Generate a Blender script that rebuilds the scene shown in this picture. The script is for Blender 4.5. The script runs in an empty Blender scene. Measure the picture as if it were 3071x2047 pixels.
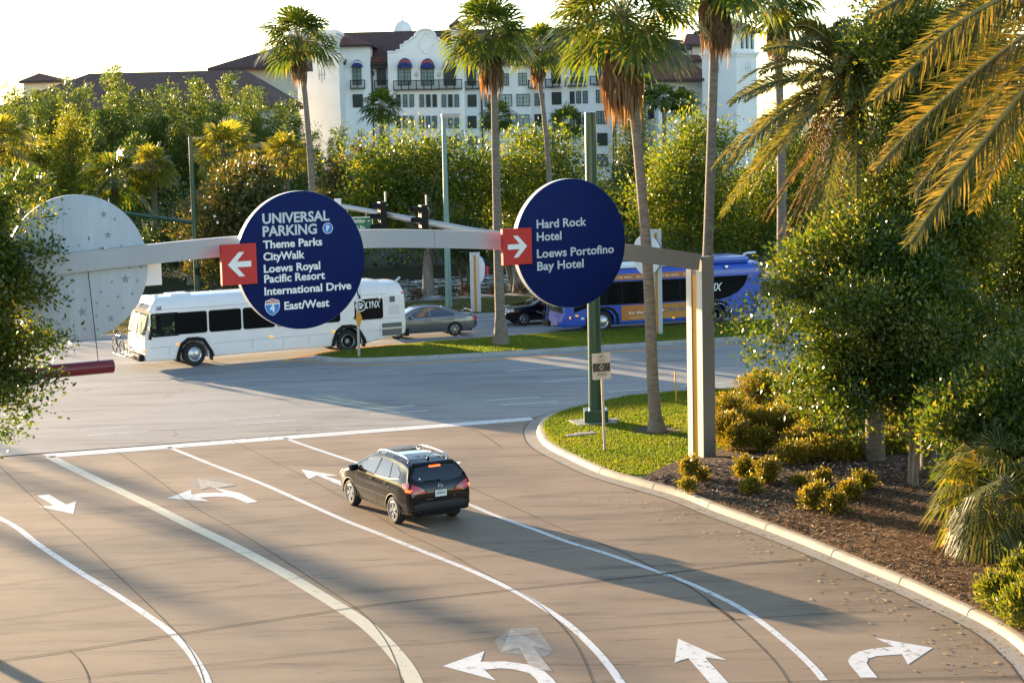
import bpy, bmesh, math, random
import numpy as np
from mathutils import Vector, Matrix
from mathutils.bvhtree import BVHTree

# ------------------------------------------------------------------ camera
sc = bpy.context.scene
F_, PIT, ROLL, CH = 5558.67, 0.119928, -0.023869, 10.1419   # focal length in photo pixels, pitch, roll, height
PW, PH = 3071.0, 2047.0
cp, sp_ = math.cos(PIT), math.sin(PIT)
_f = Vector((0, cp, -sp_)); _u = Vector((0, sp_, cp)); _r = Vector((1, 0, 0))
RT = _r*math.cos(ROLL) + _u*math.sin(ROLL)
UP = _u*math.cos(ROLL) - _r*math.sin(ROLL)
cam_d = bpy.data.cameras.new('camera'); cam = bpy.data.objects.new('camera', cam_d)
sc.collection.objects.link(cam)
M = Matrix(((RT.x, UP.x, -_f.x, 0), (RT.y, UP.y, -_f.y, 0), (RT.z, UP.z, -_f.z, CH), (0, 0, 0, 1)))
cam.matrix_world = M
cam_d.sensor_width = 36; cam_d.lens = F_/PW*36; cam_d.clip_end = 6000; cam_d.clip_start = .5
sc.camera = cam

# ------------------------------------------------------------------ light
SUN_EL, SUN_AZ = math.radians(7.0), math.atan2(-16.55, 20.28)    # azimuth clockwise from +Y
w = bpy.data.worlds.new('World'); sc.world = w; w.use_nodes = True
nt = w.node_tree; nt.nodes.clear()
sky = nt.nodes.new('ShaderNodeTexSky'); sky.sky_type = 'NISHITA'; sky.sun_disc = False
sky.sun_elevation = SUN_EL; sky.sun_rotation = SUN_AZ
sky.air_density = .8; sky.dust_density = .25; sky.ozone_density = 1.0
bg = nt.nodes.new('ShaderNodeBackground'); bg.inputs[1].default_value = 0.115
wo = nt.nodes.new('ShaderNodeOutputWorld')
nt.links.new(sky.outputs[0], bg.inputs[0]); nt.links.new(bg.outputs[0], wo.inputs[0])
sd = bpy.data.lights.new('sun', 'SUN'); sd.energy = 5.0; sd.angle = math.radians(.55); sd.color = (1, .73, .44)
so = bpy.data.objects.new('sun', sd); sc.collection.objects.link(so)
sdir = Vector((math.sin(SUN_AZ)*math.cos(SUN_EL), math.cos(SUN_AZ)*math.cos(SUN_EL), math.sin(SUN_EL)))
so.rotation_euler = (-sdir).to_track_quat('-Z', 'Y').to_euler()
sc.view_settings.view_transform = 'Standard'; sc.view_settings.look = 'None'
sc.view_settings.gamma = 1; sc.view_settings.exposure = 2.2
sc.cycles.max_bounces = 7; sc.cycles.transparent_max_bounces = 12
sc.cycles.diffuse_bounces = 3; sc.cycles.glossy_bounces = 3; sc.cycles.transmission_bounces = 4
sc.cycles.sample_clamp_indirect = 6

# ------------------------------------------------------------------ projection of photo pixels into the place
CO = Vector((0, 0, CH))
def ray(x, y): return _f + RT*((x-PW/2)/F_) - UP*((y-PH/2)/F_)
def G(x, y, z=0.0):
    d = ray(x, y); t = (z-CH)/d.z; return CO + d*t
def AT(x, y, Y):
    d = ray(x, y); return CO + d*(Y/d.y)
def ONP(x, y, o, n):
    d = ray(x, y); return CO + d*((o-CO).dot(n)/d.dot(n))
def ZC(ox, oy, s): return lambda x, y: (ox+x/s, oy+y/s)
DS = 1.3057
def D(x, y): return (x*DS, y*DS)
z0 = ZC(0, 1200, 1.8508); r3l = ZC(1000, 1200, 1.8508); r4 = ZC(2000, 1300, 2.099)
r2 = ZC(900, 500, 2.0909); r3 = ZC(1400, 700, 2.24); r1 = ZC(0, 500, 2.0909)
RA = math.radians(17.8); RU = Vector((math.cos(RA), math.sin(RA), 0)); RV = Vector((-math.sin(RA), math.cos(RA), 0))
def UV(u, v, z=0.0): return RU*u + RV*v + Vector((0, 0, z))

# ------------------------------------------------------------------ helpers
rnd = random.Random(7); R_ = np.random.default_rng(11)
def link(o): sc.collection.objects.link(o); return o
def tag(o, label=None, cat=None, group=None, kind=None):
    if label: o['label'] = label
    if cat: o['category'] = cat
    if group: o['group'] = group
    if kind: o['kind'] = kind
    return o
def thing(name, label, cat, loc=(0, 0, 0), rz=0.0, group=None):
    o = bpy.data.objects.new(name, None); link(o); o.location = loc; o.rotation_euler = (0, 0, rz)
    o.empty_display_size = .3
    return tag(o, label, cat, group)
def mesh_obj(name, me, parent=None):
    o = bpy.data.objects.new(name, me); link(o)
    if parent is not None: o.parent = parent
    return o
def copy_tree(o, parent=None):
    c = o.copy(); link(c)
    if parent is not None: c.parent = parent
    for ch in list(o.children): copy_tree(ch, c)
    return c

class MB:
    """collects shapes into one mesh"""
    def __init__(s): s.v = []; s.f = []; s.m = []; s.cur = 0
    def add(s, vs, fs):
        b = len(s.v); s.v += [tuple(p) for p in vs]
        s.f += [tuple(b+i for i in f) for f in fs]; s.m += [s.cur]*len(fs); return s
    def box(s, c, size, rz=0.0, R=None):
        hx, hy, hz = [k/2 for k in size]
        pts = [Vector((x*hx, y*hy, z*hz)) for z in (-1, 1) for y in (-1, 1) for x in (-1, 1)]
        R = R or Matrix.Rotation(rz, 3, 'Z')
        pts = [R @ p + Vector(c) for p in pts]
        return s.add(pts, [(0, 2, 3, 1), (4, 5, 7, 6), (0, 1, 5, 4), (2, 6, 7, 3), (0, 4, 6, 2), (1, 3, 7, 5)])
    def bbox(s, c, size, b=.02, rz=0.0, R=None):
        """box with bevelled vertical-ish edges through bmesh"""
        bm = bmesh.new(); bmesh.ops.create_cube(bm, size=1)
        for v in bm.verts: v.co = Vector((v.co.x*size[0], v.co.y*size[1], v.co.z*size[2]))
        bmesh.ops.bevel(bm, geom=bm.edges[:], offset=b, segments=2, affect='EDGES', profile=.7)
        R = R or Matrix.Rotation(rz, 3, 'Z')
        bm.verts.index_update()
        vs = [R @ v.co + Vector(c) for v in bm.verts]; fs = [[v.index for v in f.verts] for f in bm.faces]
        bm.free(); return s.add(vs, fs)
    def quad(s, a, b, c, d): return s.add([a, b, c, d], [(0, 1, 2, 3)])
    def poly(s, pts): return s.add(pts, [tuple(range(len(pts)))])
    def prism(s, pts, off):
        n = len(pts); off = Vector(off); pts = [Vector(p) for p in pts]
        return s.add(pts+[p+off for p in pts], [tuple(range(n))[::-1], tuple(range(n, 2*n))] +
                     [(i, (i+1) % n, n+(i+1) % n, n+i) for i in range(n)])
    def tube(s, pts, rad, n=8, cap=True):
        pts = [Vector(p) for p in pts]
        if not hasattr(rad, '__len__'): rad = [rad]*len(pts)
        vs = []; fs = []; prev = None
        for i, p in enumerate(pts):
            t = (pts[min(i+1, len(pts)-1)] - pts[max(i-1, 0)]).normalized()
            if prev is None:
                a = t.orthogonal().normalized()
            else:
                a = (prev - t*prev.dot(t)); a = a.normalized() if a.length > 1e-6 else t.orthogonal().normalized()
            prev = a; b = t.cross(a)
            for k in range(n):
                an = 2*math.pi*k/n; vs.append(p + (a*math.cos(an)+b*math.sin(an))*rad[i])
        for i in range(len(pts)-1):
            for k in range(n):
                k2 = (k+1) % n; fs.append((i*n+k, i*n+k2, (i+1)*n+k2, (i+1)*n+k))
        if cap:
            fs.append(tuple(range(n))[::-1]); fs.append(tuple((len(pts)-1)*n+k for k in range(n)))
        return s.add(vs, fs)
    def lathe(s, prof, o=(0, 0, 0), axis=(0, 0, 1), n=24):
        """prof: list of (radius, along axis)"""
        ax = Vector(axis).normalized(); a = ax.orthogonal().normalized(); b = ax.cross(a); o = Vector(o)
        vs = []; fs = []
        for (r, h) in prof:
            for k in range(n):
                an = 2*math.pi*k/n; vs.append(o + ax*h + (a*math.cos(an)+b*math.sin(an))*max(r, 1e-4))
        for i in range(len(prof)-1):
            for k in range(n):
                k2 = (k+1) % n; fs.append((i*n+k, i*n+k2, (i+1)*n+k2, (i+1)*n+k))
        return s.add(vs, fs)
    def build(s, name, mats, parent=None, smooth=None):
        me = bpy.data.meshes.new(name); me.from_pydata(s.v, [], s.f)
        for m in (mats if isinstance(mats, (list, tuple)) else [mats]): me.materials.append(m)
        if any(s.m): me.polygons.foreach_set('material_index', s.m)
        if smooth is not None:
            me.polygons.foreach_set('use_smooth', [True]*len(me.polygons)); me.set_sharp_from_angle(angle=math.radians(smooth))
        me.update(); return mesh_obj(name, me, parent)

def np_mesh(name, v, f4, mat, parent=None):
    """fast mesh from numpy quads (or tris)"""
    me = bpy.data.meshes.new(name); k = f4.shape[1]; nf = len(f4)
    me.vertices.add(len(v)); me.vertices.foreach_set('co', np.ascontiguousarray(v, dtype=np.float32).ravel())
    me.loops.add(nf*k); me.loops.foreach_set('vertex_index', np.ascontiguousarray(f4, dtype=np.int32).ravel())
    me.polygons.add(nf); me.polygons.foreach_set('loop_start', np.arange(0, nf*k, k, dtype=np.int32))
    try: me.polygons.foreach_set('loop_total', np.full(nf, k, dtype=np.int32))
    except Exception: pass
    me.materials.append(mat); me.update(calc_edges=True)
    return mesh_obj(name, me, parent) if parent is not False else me

# ------------------------------------------------------------------ materials
def mat(name, col, rough=.6, metal=0.0, var=0.0, vscale=4.0, bump=0.0, bscale=30.0, spec=.5, emit=None, es=0.0, coat=0.0, col2=None, stretch=None, detail=6):
    m = bpy.data.materials.new(name); m.use_nodes = True; n = m.node_tree; b = n.nodes['Principled BSDF']
    b.inputs['Base Color'].default_value = (*col, 1); b.inputs['Roughness'].default_value = rough
    b.inputs['Metallic'].default_value = metal; b.inputs['Specular IOR Level'].default_value = spec
    if coat: b.inputs['Coat Weight'].default_value = coat; b.inputs['Coat Roughness'].default_value = .03
    if emit: b.inputs['Emission Color'].default_value = (*emit, 1); b.inputs['Emission Strength'].default_value = es
    if var or col2 or bump:
        tc = n.nodes.new('ShaderNodeTexCoord'); src = tc.outputs['Object']
        if stretch:
            mp = n.nodes.new('ShaderNodeMapping'); mp.inputs['Scale'].default_value = stretch
            n.links.new(src, mp.inputs[0]); src = mp.outputs[0]
    if var or col2:
        nz = n.nodes.new('ShaderNodeTexNoise'); nz.inputs['Scale'].default_value = vscale; nz.inputs['Detail'].default_value = detail
        nz.inputs['Roughness'].default_value = .65
        n.links.new(src, nz.inputs['Vector'])
        cr = n.nodes.new('ShaderNodeValToRGB'); cr.color_ramp.elements[0].position = .32; cr.color_ramp.elements[1].position = .68
        c2 = col2 or tuple(min(1, k*(1+var)) for k in col); c1 = col if col2 else tuple(k*(1-var) for k in col)
        cr.color_ramp.elements[0].color = (*c1, 1); cr.color_ramp.elements[1].color = (*c2, 1)
        n.links.new(nz.outputs['Fac'], cr.inputs[0]); n.links.new(cr.outputs[0], b.inputs['Base Color'])
    if bump:
        nb = n.nodes.new('ShaderNodeTexNoise'); nb.inputs['Scale'].default_value = bscale; nb.inputs['Detail'].default_value = 4
        n.links.new(src, nb.inputs['Vector'])
        bp = n.nodes.new('ShaderNodeBump'); bp.inputs['Strength'].default_value = bump; bp.inputs['Distance'].default_value = .02
        n.links.new(nb.outputs['Fac'], bp.inputs['Height']); n.links.new(bp.outputs[0], b.inputs['Normal'])
    return m

def leaf_mat(name, c1, c2, c3=None, rough=.45, trans=.45, tcol=None):
    """leaf: glossy front, light through; colour differs from leaf to leaf"""
    m = bpy.data.materials.new(name); m.use_nodes = True; n = m.node_tree; b = n.nodes['Principled BSDF']
    geo = n.nodes.new('ShaderNodeNewGeometry'); tc = n.nodes.new('ShaderNodeTexCoord')
    nz = n.nodes.new('ShaderNodeTexNoise'); nz.inputs['Scale'].default_value = .45; nz.inputs['Detail'].default_value = 3
    n.links.new(tc.outputs['Object'], nz.inputs['Vector'])
    ad = n.nodes.new('ShaderNodeMath'); ad.operation = 'MULTIPLY_ADD'; ad.inputs[1].default_value = .6
    n.links.new(geo.outputs['Random Per Island'], ad.inputs[0])
    mu = n.nodes.new('ShaderNodeMath'); mu.operation = 'MULTIPLY'; mu.inputs[1].default_value = .7
    n.links.new(nz.outputs['Fac'], mu.inputs[0]); n.links.new(mu.outputs[0], ad.inputs[2])
    cr = n.nodes.new('ShaderNodeValToRGB'); e = cr.color_ramp.elements
    e[0].position = .25; e[0].color = (*c1, 1); e[1].position = .75; e[1].color = (*c2, 1)
    if c3: k = e.new(.94); k.color = (*c3, 1)
    n.links.new(ad.outputs[0], cr.inputs[0]); n.links.new(cr.outputs[0], b.inputs['Base Color'])
    b.inputs['Roughness'].default_value = rough; b.inputs['Specular IOR Level'].default_value = .45
    tr = n.nodes.new('ShaderNodeBsdfTranslucent')
    hs = n.nodes.new('ShaderNodeMix'); hs.data_type = 'RGBA'; hs.blend_type = 'MULTIPLY'; hs.inputs[0].default_value = 1
    n.links.new(cr.outputs[0], hs.inputs[6]); hs.inputs[7].default_value = (*(tcol or (2.6, 2.1, .7)), 1)
    n.links.new(hs.outputs[2], tr.inputs[0])
    mx = n.nodes.new('ShaderNodeMixShader'); mx.inputs[0].default_value = trans
    n.links.new(b.outputs[0], mx.inputs[1]); n.links.new(tr.outputs[0], mx.inputs[2])
    n.links.new(mx.outputs[0], n.nodes['Material Output'].inputs[0])
    return m

def glass_mat(name, tint=(.02, .022, .025), rough=.03):
    return mat(name, tint, rough=rough, spec=.9, coat=.6)
def clear_glass(name, tint=(.45, .62, .5), fac=.75):
    m = bpy.data.materials.new(name); m.use_nodes = True; n = m.node_tree
    t = n.nodes.new('ShaderNodeBsdfTransparent'); t.inputs[0].default_value = (*tint, 1)
    g = n.nodes.new('ShaderNodeBsdfGlossy'); g.inputs['Roughness'].default_value = .02
    fr = n.nodes.new('ShaderNodeFresnel'); fr.inputs[0].default_value = 1.6
    mx = n.nodes.new('ShaderNodeMixShader'); n.links.new(fr.outputs[0], mx.inputs[0])
    n.links.new(t.outputs[0], mx.inputs[1]); n.links.new(g.outputs[0], mx.inputs[2])
    n.links.new(mx.outputs[0], n.nodes['Material Output'].inputs[0]); return m

MT = {}
MT['white'] = mat('sign_white', (.78, .80, .80), .5)
MT['black'] = mat('black_plastic', (.010, .010, .011), .55, spec=.2)
MT['rubber'] = mat('tyre_rubber', (.018, .018, .018), .8, bump=.2, bscale=60)
MT['alloy'] = mat('wheel_alloy', (.62, .63, .65), .28, .9)
MT['chrome'] = mat('chrome', (.8, .8, .82), .12, 1)
MT['steel'] = mat('galvanised_steel', (.45, .47, .48), .45, .6, var=.12, vscale=6)
MT['amber'] = mat('amber_lamp', (.9, .35, .02), .3, emit=(1, .4, .03), es=.25)
MT['red_lit'] = mat('lit_brake_lamp', (.7, .01, .01), .25, emit=(1, .12, .02), es=.9, coat=.5)
MT['redlens'] = mat('red_lens', (.5, .006, .012), .12, coat=.8)
MT['navy'] = mat('navy_sign_paint', (.003, .012, .088), .55, var=.10, vscale=1.2, spec=.12)
MT['signred'] = mat('red_sign_paint', (.50, .018, .015), .55, var=.05, vscale=2)
MT['rim'] = mat('sign_rim', (.72, .72, .72), .45)
MT['glass'] = glass_mat('dark_vehicle_glass', (.008, .009, .010))
MT['busglass'] = mat('bus_window_glass', (.006, .006, .006), .08, spec=.22)

# ================================================================== GROUND
def rotated_band(name, vs, m, u0=-700, u1=900, kind='structure'):
    """strip of ground running with the avenue; vs = [(v, z)]"""
    mb = MB()
    for (va, za), (vb, zb) in zip(vs[:-1], vs[1:]):
        n = 8
        for i in range(n):
            a = u0+(u1-u0)*i/n; b = u0+(u1-u0)*(i+1)/n
            mb.quad(UV(a, va, za), UV(b, va, za), UV(b, vb, zb), UV(a, vb, zb))
    return tag(mb.build(name, m), kind=kind)

M_lawn = mat('lawn_grass', (.11, .145, .02), .85, col2=(.055, .105, .016), vscale=1.3, bump=.9, bscale=70)
M_dry = mat('verge_grass', (.06, .075, .02), .9, col2=(.13, .10, .04), vscale=.5, bump=.8, bscale=40)
M_dark = mat('wood_floor', (.03, .035, .014), .95, col2=(.06, .05, .02), vscale=.3, bump=.8, bscale=10)
M_walk = mat('concrete_walk', (.33, .33, .32), .8, var=.12, vscale=2)

# one sheet to the horizon, dipping into the lake basin
tag(rotated_band('ground', [(-400, -.02), (98.5, -.02), (101.6, -.25), (104, -1.9), (126, -1.9), (129, -.3), (136, .4), (200, .8), (2500, .8)], M_dark, -1800, 2200), kind='structure')

def pave_mat(name, base, dark, light, str_rot, vs=.35, crack=True, speck=True, rough=.75, spec=.4):
    m = bpy.data.materials.new(name); m.use_nodes = True; n = m.node_tree; b = n.nodes['Principled BSDF']
    L = n.links.new; tc = n.nodes.new('ShaderNodeTexCoord')
    mp = n.nodes.new('ShaderNodeMapping'); mp.inputs['Rotation'].default_value = (0, 0, -str_rot); mp.inputs['Scale'].default_value = (.16, 1.0, 1)
    L(tc.outputs['Object'], mp.inputs[0])
    def noise(sc_, det, vec, ro=.6):
        k = n.nodes.new('ShaderNodeTexNoise'); k.inputs['Scale'].default_value = sc_; k.inputs['Detail'].default_value = det; k.inputs['Roughness'].default_value = ro
        L(vec, k.inputs['Vector']); return k.outputs['Fac']
    def ramp(f, stops):
        r = n.nodes.new('ShaderNodeValToRGB'); e = r.color_ramp.elements
        e[0].position, e[0].color = stops[0][0], (*stops[0][1], 1); e[1].position, e[1].color = stops[-1][0], (*stops[-1][1], 1)
        for p_, c_ in stops[1:-1]: k = e.new(p_); k.color = (*c_, 1)
        L(f, r.inputs[0]); return r.outputs[0]
    def mul(a, c, fac=1.0):
        x = n.nodes.new('ShaderNodeMix'); x.data_type = 'RGBA'; x.blend_type = 'MULTIPLY'; x.inputs[0].default_value = fac
        L(a, x.inputs[6]); L(c, x.inputs[7]); return x.outputs[2]
    col = ramp(noise(vs, 7, tc.outputs['Object']), [(.3, dark), (.5, base), (.72, light)])
    col = mul(col, ramp(noise(1.1, 8, mp.outputs[0], .7), [(.32, (.52, .52, .53)), (.47, (.95, .95, .95)), (.75, (1.14, 1.13, 1.11))]))
    col = mul(col, ramp(noise(3.2, 9, mp.outputs[0], .75), [(.33, (.42, .40, .40)), (.43, (1, 1, 1)), (.8, (1, 1, 1))]), .85)
    if speck: col = mul(col, ramp(noise(70, 2, tc.outputs['Object']), [(.25, (.82, .82, .82)), (.5, (1, 1, 1)), (.80, (1.22, 1.22, 1.2))]), .8)
    if crack:
        vo = n.nodes.new('ShaderNodeTexVoronoi'); vo.feature = 'DISTANCE_TO_EDGE'; vo.inputs['Scale'].default_value = .22
        wv = n.nodes.new('ShaderNodeTexNoise'); wv.inputs['Scale'].default_value = 1.6; wv.inputs['Detail'].default_value = 6
        L(tc.outputs['Object'], wv.inputs['Vector'])
        ma = n.nodes.new('ShaderNodeMixRGB'); ma.blend_type = 'ADD'; ma.inputs[0].default_value = .8
        L(tc.outputs['Object'], ma.inputs[1]); L(wv.outputs['Color'], ma.inputs[2]); L(ma.outputs[0], vo.inputs['Vector'])
        c1 = ramp(vo.outputs['Distance'], [(0, (.5, .48, .46)), (.003, (.62, .60, .58)), (.007, (1, 1, 1))])
        msk = ramp(noise(.16, 3, tc.outputs['Object']), [(.52, (0, 0, 0)), (.60, (1, 1, 1))])
        x = n.nodes.new('ShaderNodeMix'); x.data_type = 'RGBA'; x.blend_type = 'MULTIPLY'; L(msk, x.inputs[0]); L(col, x.inputs[6]); L(c1, x.inputs[7]); col = x.outputs[2]
    L(col, b.inputs['Base Color']); b.inputs['Roughness'].default_value = rough; b.inputs['Specular IOR Level'].default_value = spec
    bp = n.nodes.new('ShaderNodeBump'); bp.inputs['Strength'].default_value = .25; bp.inputs['Distance'].default_value = .01
    L(noise(45, 4, tc.outputs['Object']), bp.inputs['Height']); L(bp.outputs[0], b.inputs['Normal'])
    return m
M_asph = pave_mat('worn_asphalt', (.295, .29, .28), (.24, .237, .232), (.335, .328, .312), RA, .12)
M_conc = pave_mat('brown_concrete', (.275, .198, .133), (.185, .134, .092), (.345, .252, .172), RA, .16, crack=False, rough=.7)
def worn_paint(name, col, under, sc_=5, p0=.385):
    m = mat(name, col, .6, col2=tuple(min(1, c*1.1) for c in col), vscale=2.0); n = m.node_tree; b = n.nodes['Principled BSDF']
    src = b.inputs['Base Color'].links[0].from_socket; tc = n.nodes.new('ShaderNodeTexCoord'); k = n.nodes.new('ShaderNodeTexNoise'); k.inputs['Scale'].default_value = sc_; k.inputs['Detail'].default_value = 9; k.inputs['Roughness'].default_value = .75
    n.links.new(tc.outputs['Object'], k.inputs['Vector']); r = n.nodes.new('ShaderNodeValToRGB'); r.color_ramp.elements[0].position = p0; r.color_ramp.elements[1].position = p0+.06; r.color_ramp.elements[0].color = (0, 0, 0, 1); n.links.new(k.outputs['Fac'], r.inputs[0])
    x = n.nodes.new('ShaderNodeMix'); x.data_type = 'RGBA'; n.links.new(r.outputs[0], x.inputs[0]); x.inputs[6].default_value = (*under, 1); n.links.new(src, x.inputs[7]); n.links.new(x.outputs[2], b.inputs['Base Color']); return m
M_paint = worn_paint('road_paint', (.66, .66, .65), (.30, .25, .20))
M_cream = worn_paint('cream_paint', (.58, .53, .40), (.36, .30, .22), 3, .36)
M_worn = mat('faded_paint', (.29, .25, .21), .7, col2=(.44, .42, .38), vscale=6)
M_scrub = mat('scrubbed_patch', (.20, .175, .15), .7, col2=(.30, .28, .25), vscale=5)
M_yel = mat('yellow_paint', (.80, .36, .02), .6, col2=(.70, .31, .02), vscale=3)
M_kerb = mat('kerb_concrete', (.34, .28, .21), .8, col2=(.45, .38, .29), vscale=1.8, bump=.3, bscale=40)
M_gut = mat('gutter_concrete', (.28, .25, .21), .8, col2=(.36, .32, .27), vscale=2.0, bump=.3, bscale=40)
M_joint = mat('joint_filler', (.02, .018, .015), .9)

# avenue asphalt: from the stop line side to the far kerb
mb = MB(); n_ = 30
for i in range(n_):
    a = -320+640*i/n_; b = -320+640*(i+1)/n_
    mb.quad(UV(a, 40, .0), UV(b, 40, .0), UV(b, 91.2, .0), UV(a, 91.2, .0))
tag(mb.build('road', M_asph), kind='structure')

def smooth_path(pts, n=6, closed=False):
    P = [Vector(p) for p in pts]; out = []; N = len(P)
    rng = range(N if closed else N-1)
    for i in rng:
        p0 = P[(i-1) % N] if closed or i > 0 else P[0]*2-P[1]
        p1 = P[i]; p2 = P[(i+1) % N]
        p3 = P[(i+2) % N] if closed or i+2 < N else P[-1]*2-P[-2]
        for k in range(n):
            t = k/n
            out.append(.5*((2*p1)+(p2-p0)*t+(2*p0-5*p1+4*p2-p3)*t*t+(3*p1-p0-3*p2+p3)*t**3))
    if not closed: out.append(P[-1])
    return out
def offset_path(P, d, z=None):
    out = []
    for i, p in enumerate(P):
        t = (P[min(i+1, len(P)-1)]-P[max(i-1, 0)]); t.z = 0; t.normalize()
        q = p + Vector((-t.y, t.x, 0))*d
        if z is not None: q.z = z
        out.append(q)
    return out
def ribbon(name, rows, m, kind='structure', smooth=30, parent=None):
    mb = MB(); n = len(rows[0]); vs = [p for r in rows for p in r]
    fs = [(i*n+k, i*n+k+1, (i+1)*n+k+1, (i+1)*n+k) for i in range(len(rows)-1) for k in range(n-1)]
    mb.add(vs, fs); return tag(mb.build(name, m, parent, smooth=smooth), kind=kind)
def strip_line(name, px, wid, m, z, n=6):
    P = smooth_path([G(x, y) for x, y in px], n)
    return ribbon(name, [offset_path(P, wid/2, z), offset_path(P, -wid/2, z)], m)

# ---- kerb round the corner lawn and down the drive (outer line = gutter edge, from photo)
gut_px = [(2420, 1163), (2300, 1166), (2212, 1168), (1990, 1180), (1846, 1194), (1712, 1222), (1645, 1240), (1601, 1258), (1579, 1276), (1570, 1298), (1579, 1325), (1600, 1346), (1648, 1373), (1756, 1424), (1864, 1458), (2000, 1497),
          (2095, 1537), (2191, 1573), (2286, 1610), (2381, 1648), (2548, 1719), (2667, 1769), (2781, 1824), (2881, 1874), (2953, 1919), (3000, 1962), (3048, 2015)]
GP = [G(x, y) for x, y in gut_px]
e = GP[-1]; d_ = (GP[-1]-GP[-3]).normalized()
GP += [e+Vector((-.25, -2.5, 0)), e+Vector((-1.4, -6, 0)), e+Vector((-4.0, -12, 0)), e+Vector((-8, -20, 0))]
far0 = GP[0]; GP = [far0+RU*120, far0+RU*40, far0+RU*15] + GP
GPs = smooth_path(GP, 5)
gw = .42
rows = [offset_path(GPs, 0, .012), offset_path(GPs, gw, .004+.012)]
tag(ribbon('gutter', rows, M_gut), kind='structure')
kr = [offset_path(GPs, gw, .016), offset_path(GPs, gw+.03, .10), offset_path(GPs, gw+.07, .145), offset_path(GPs, gw+.12, .155), offset_path(GPs, gw+.22, .155), offset_path(GPs, gw+.24, .05)]
tag(ribbon('kerb', kr, M_kerb, smooth=60), kind='structure')
LAWN_IN = offset_path(GPs, gw+.22, .15)
# dark seam between gutter and drive, and kerb joints
tag(ribbon('gutter_seam', [offset_path(GPs, .012, .017), offset_path(GPs, -.022, .017)], M_joint), kind='structure')
mb = MB(); acc = 0
for i in range(1, len(GPs)):
    acc += (GPs[i]-GPs[i-1]).length
    if acc > 2.6 and abs(GPs[i].x) < 14 and GPs[i].y < 80:
        acc = 0; t = (GPs[i]-GPs[i-1]).normalized(); s_ = Vector((-t.y, t.x, 0))
        b = GPs[i]
        prof = [(gw-.004, .02), (gw+.026, .104), (gw+.066, .149), (gw+.12, .159), (gw+.22, .159)]
        for (o1, h1), (o2, h2) in zip(prof[:-1], prof[1:]):
            mb.quad(b+s_*o1+t*.012+Vector((0, 0, h1)), b+s_*o1-t*.012+Vector((0, 0, h1)), b+s_*o2-t*.012+Vector((0, 0, h2)), b+s_*o2+t*.012+Vector((0, 0, h2)))
tag(mb.build('kerb_joints', M_joint), kind='structure')

# ---- drive: brown concrete
stopL, stopR = G(124, 1362), G(1592, 1251)
dr = [p for p in offset_path(GPs, .005, .004)]
k0 = min(range(len(dr)), key=lambda i: (dr[i]-stopR).length)
edge = [p for p in dr[k0-1:]]
mb = MB()
pts = [Vector((p.x, p.y, .004)) for p in edge]
tl = stopL + (stopL-stopR)*6
vsL = [Vector((p.x-90, p.y-28, .004)) for p in pts]
# fan strips from the right-hand edge to far left
mb.add(pts+vsL, [(i, i+1, len(pts)+i+1, len(pts)+i) for i in range(len(pts)-1)])
# wedge up to the stop line
a0 = Vector((pts[0].x, pts[0].y, .004)); 
lft = stopL + (stopL-stopR).normalized()*80; lft.z = .004
sL = Vector((stopL.x, stopL.y, .004))
mb.poly([a0, lft, vsL[0]])
tag(mb.build('driveway', M_conc), kind='structure')

# ---- painted lines
PZ = .009
mb = MB(); q = [(124, 1361), (1590, 1250), (1604, 1259), (152, 1371.5)]
mb.poly([G(x, y, PZ) for x, y in q[::-1]]); tag(mb.build('stop_line', M_paint), kind='structure')
def ext(px, n=1):
    (x1, y1), (x0, y0) = px[-1], px[-2]
    return px+[(x1+(x1-x0)*k, y1+(y1-y0)*k) for k in range(1, n+1)]
L1 = [(150, 1368), (170, 1380), (243, 1416), (346, 1465), (459, 1519), (567, 1573), (702, 1638), (843, 1713), (951, 1778), (1038, 1832), (1097, 1872), (1157, 1927), (1205, 1983), (1232, 2026), (1248, 2062)]
L2 = [(505, 1340), (594, 1376), (675, 1408), (783, 1449), (892, 1497), (1027, 1557), (1108, 1589), (1216, 1632), (1324, 1675), (1432, 1719), (1540, 1770), (1621, 1816), (1702, 1870), (1773, 1935), (1825, 1994), (1862, 2047), (1876, 2070)]
L3 = [(852, 1313), (946, 1346), (1075, 1389), (1240, 1447), (1397, 1508), (1486, 1546), (1594, 1584), (1702, 1624), (1810, 1657), (1918, 1694), (2000, 1723), (2071, 1750), (2143, 1783), (2214, 1819), (2286, 1867), (2357, 1924), (2405, 1967), (2443, 2005), (2472, 2040)]
L0 = [(-260, 1440), (-120, 1500), (0, 1554), (54, 1584), (108, 1627), (178, 1675), (254, 1724), (351, 1784), (432, 1838), (508, 1892), (557, 1940), (589, 1983), (611, 2021), (621, 2047), (628, 2075)]
strip_line('lane_line', L0, .17, M_paint, PZ); strip_line('lane_line', L1, .33, M_cream, PZ)
strip_line('lane_line', L2, .16, M_paint, PZ); strip_line('lane_line', L3, .15, M_paint, PZ)
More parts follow.
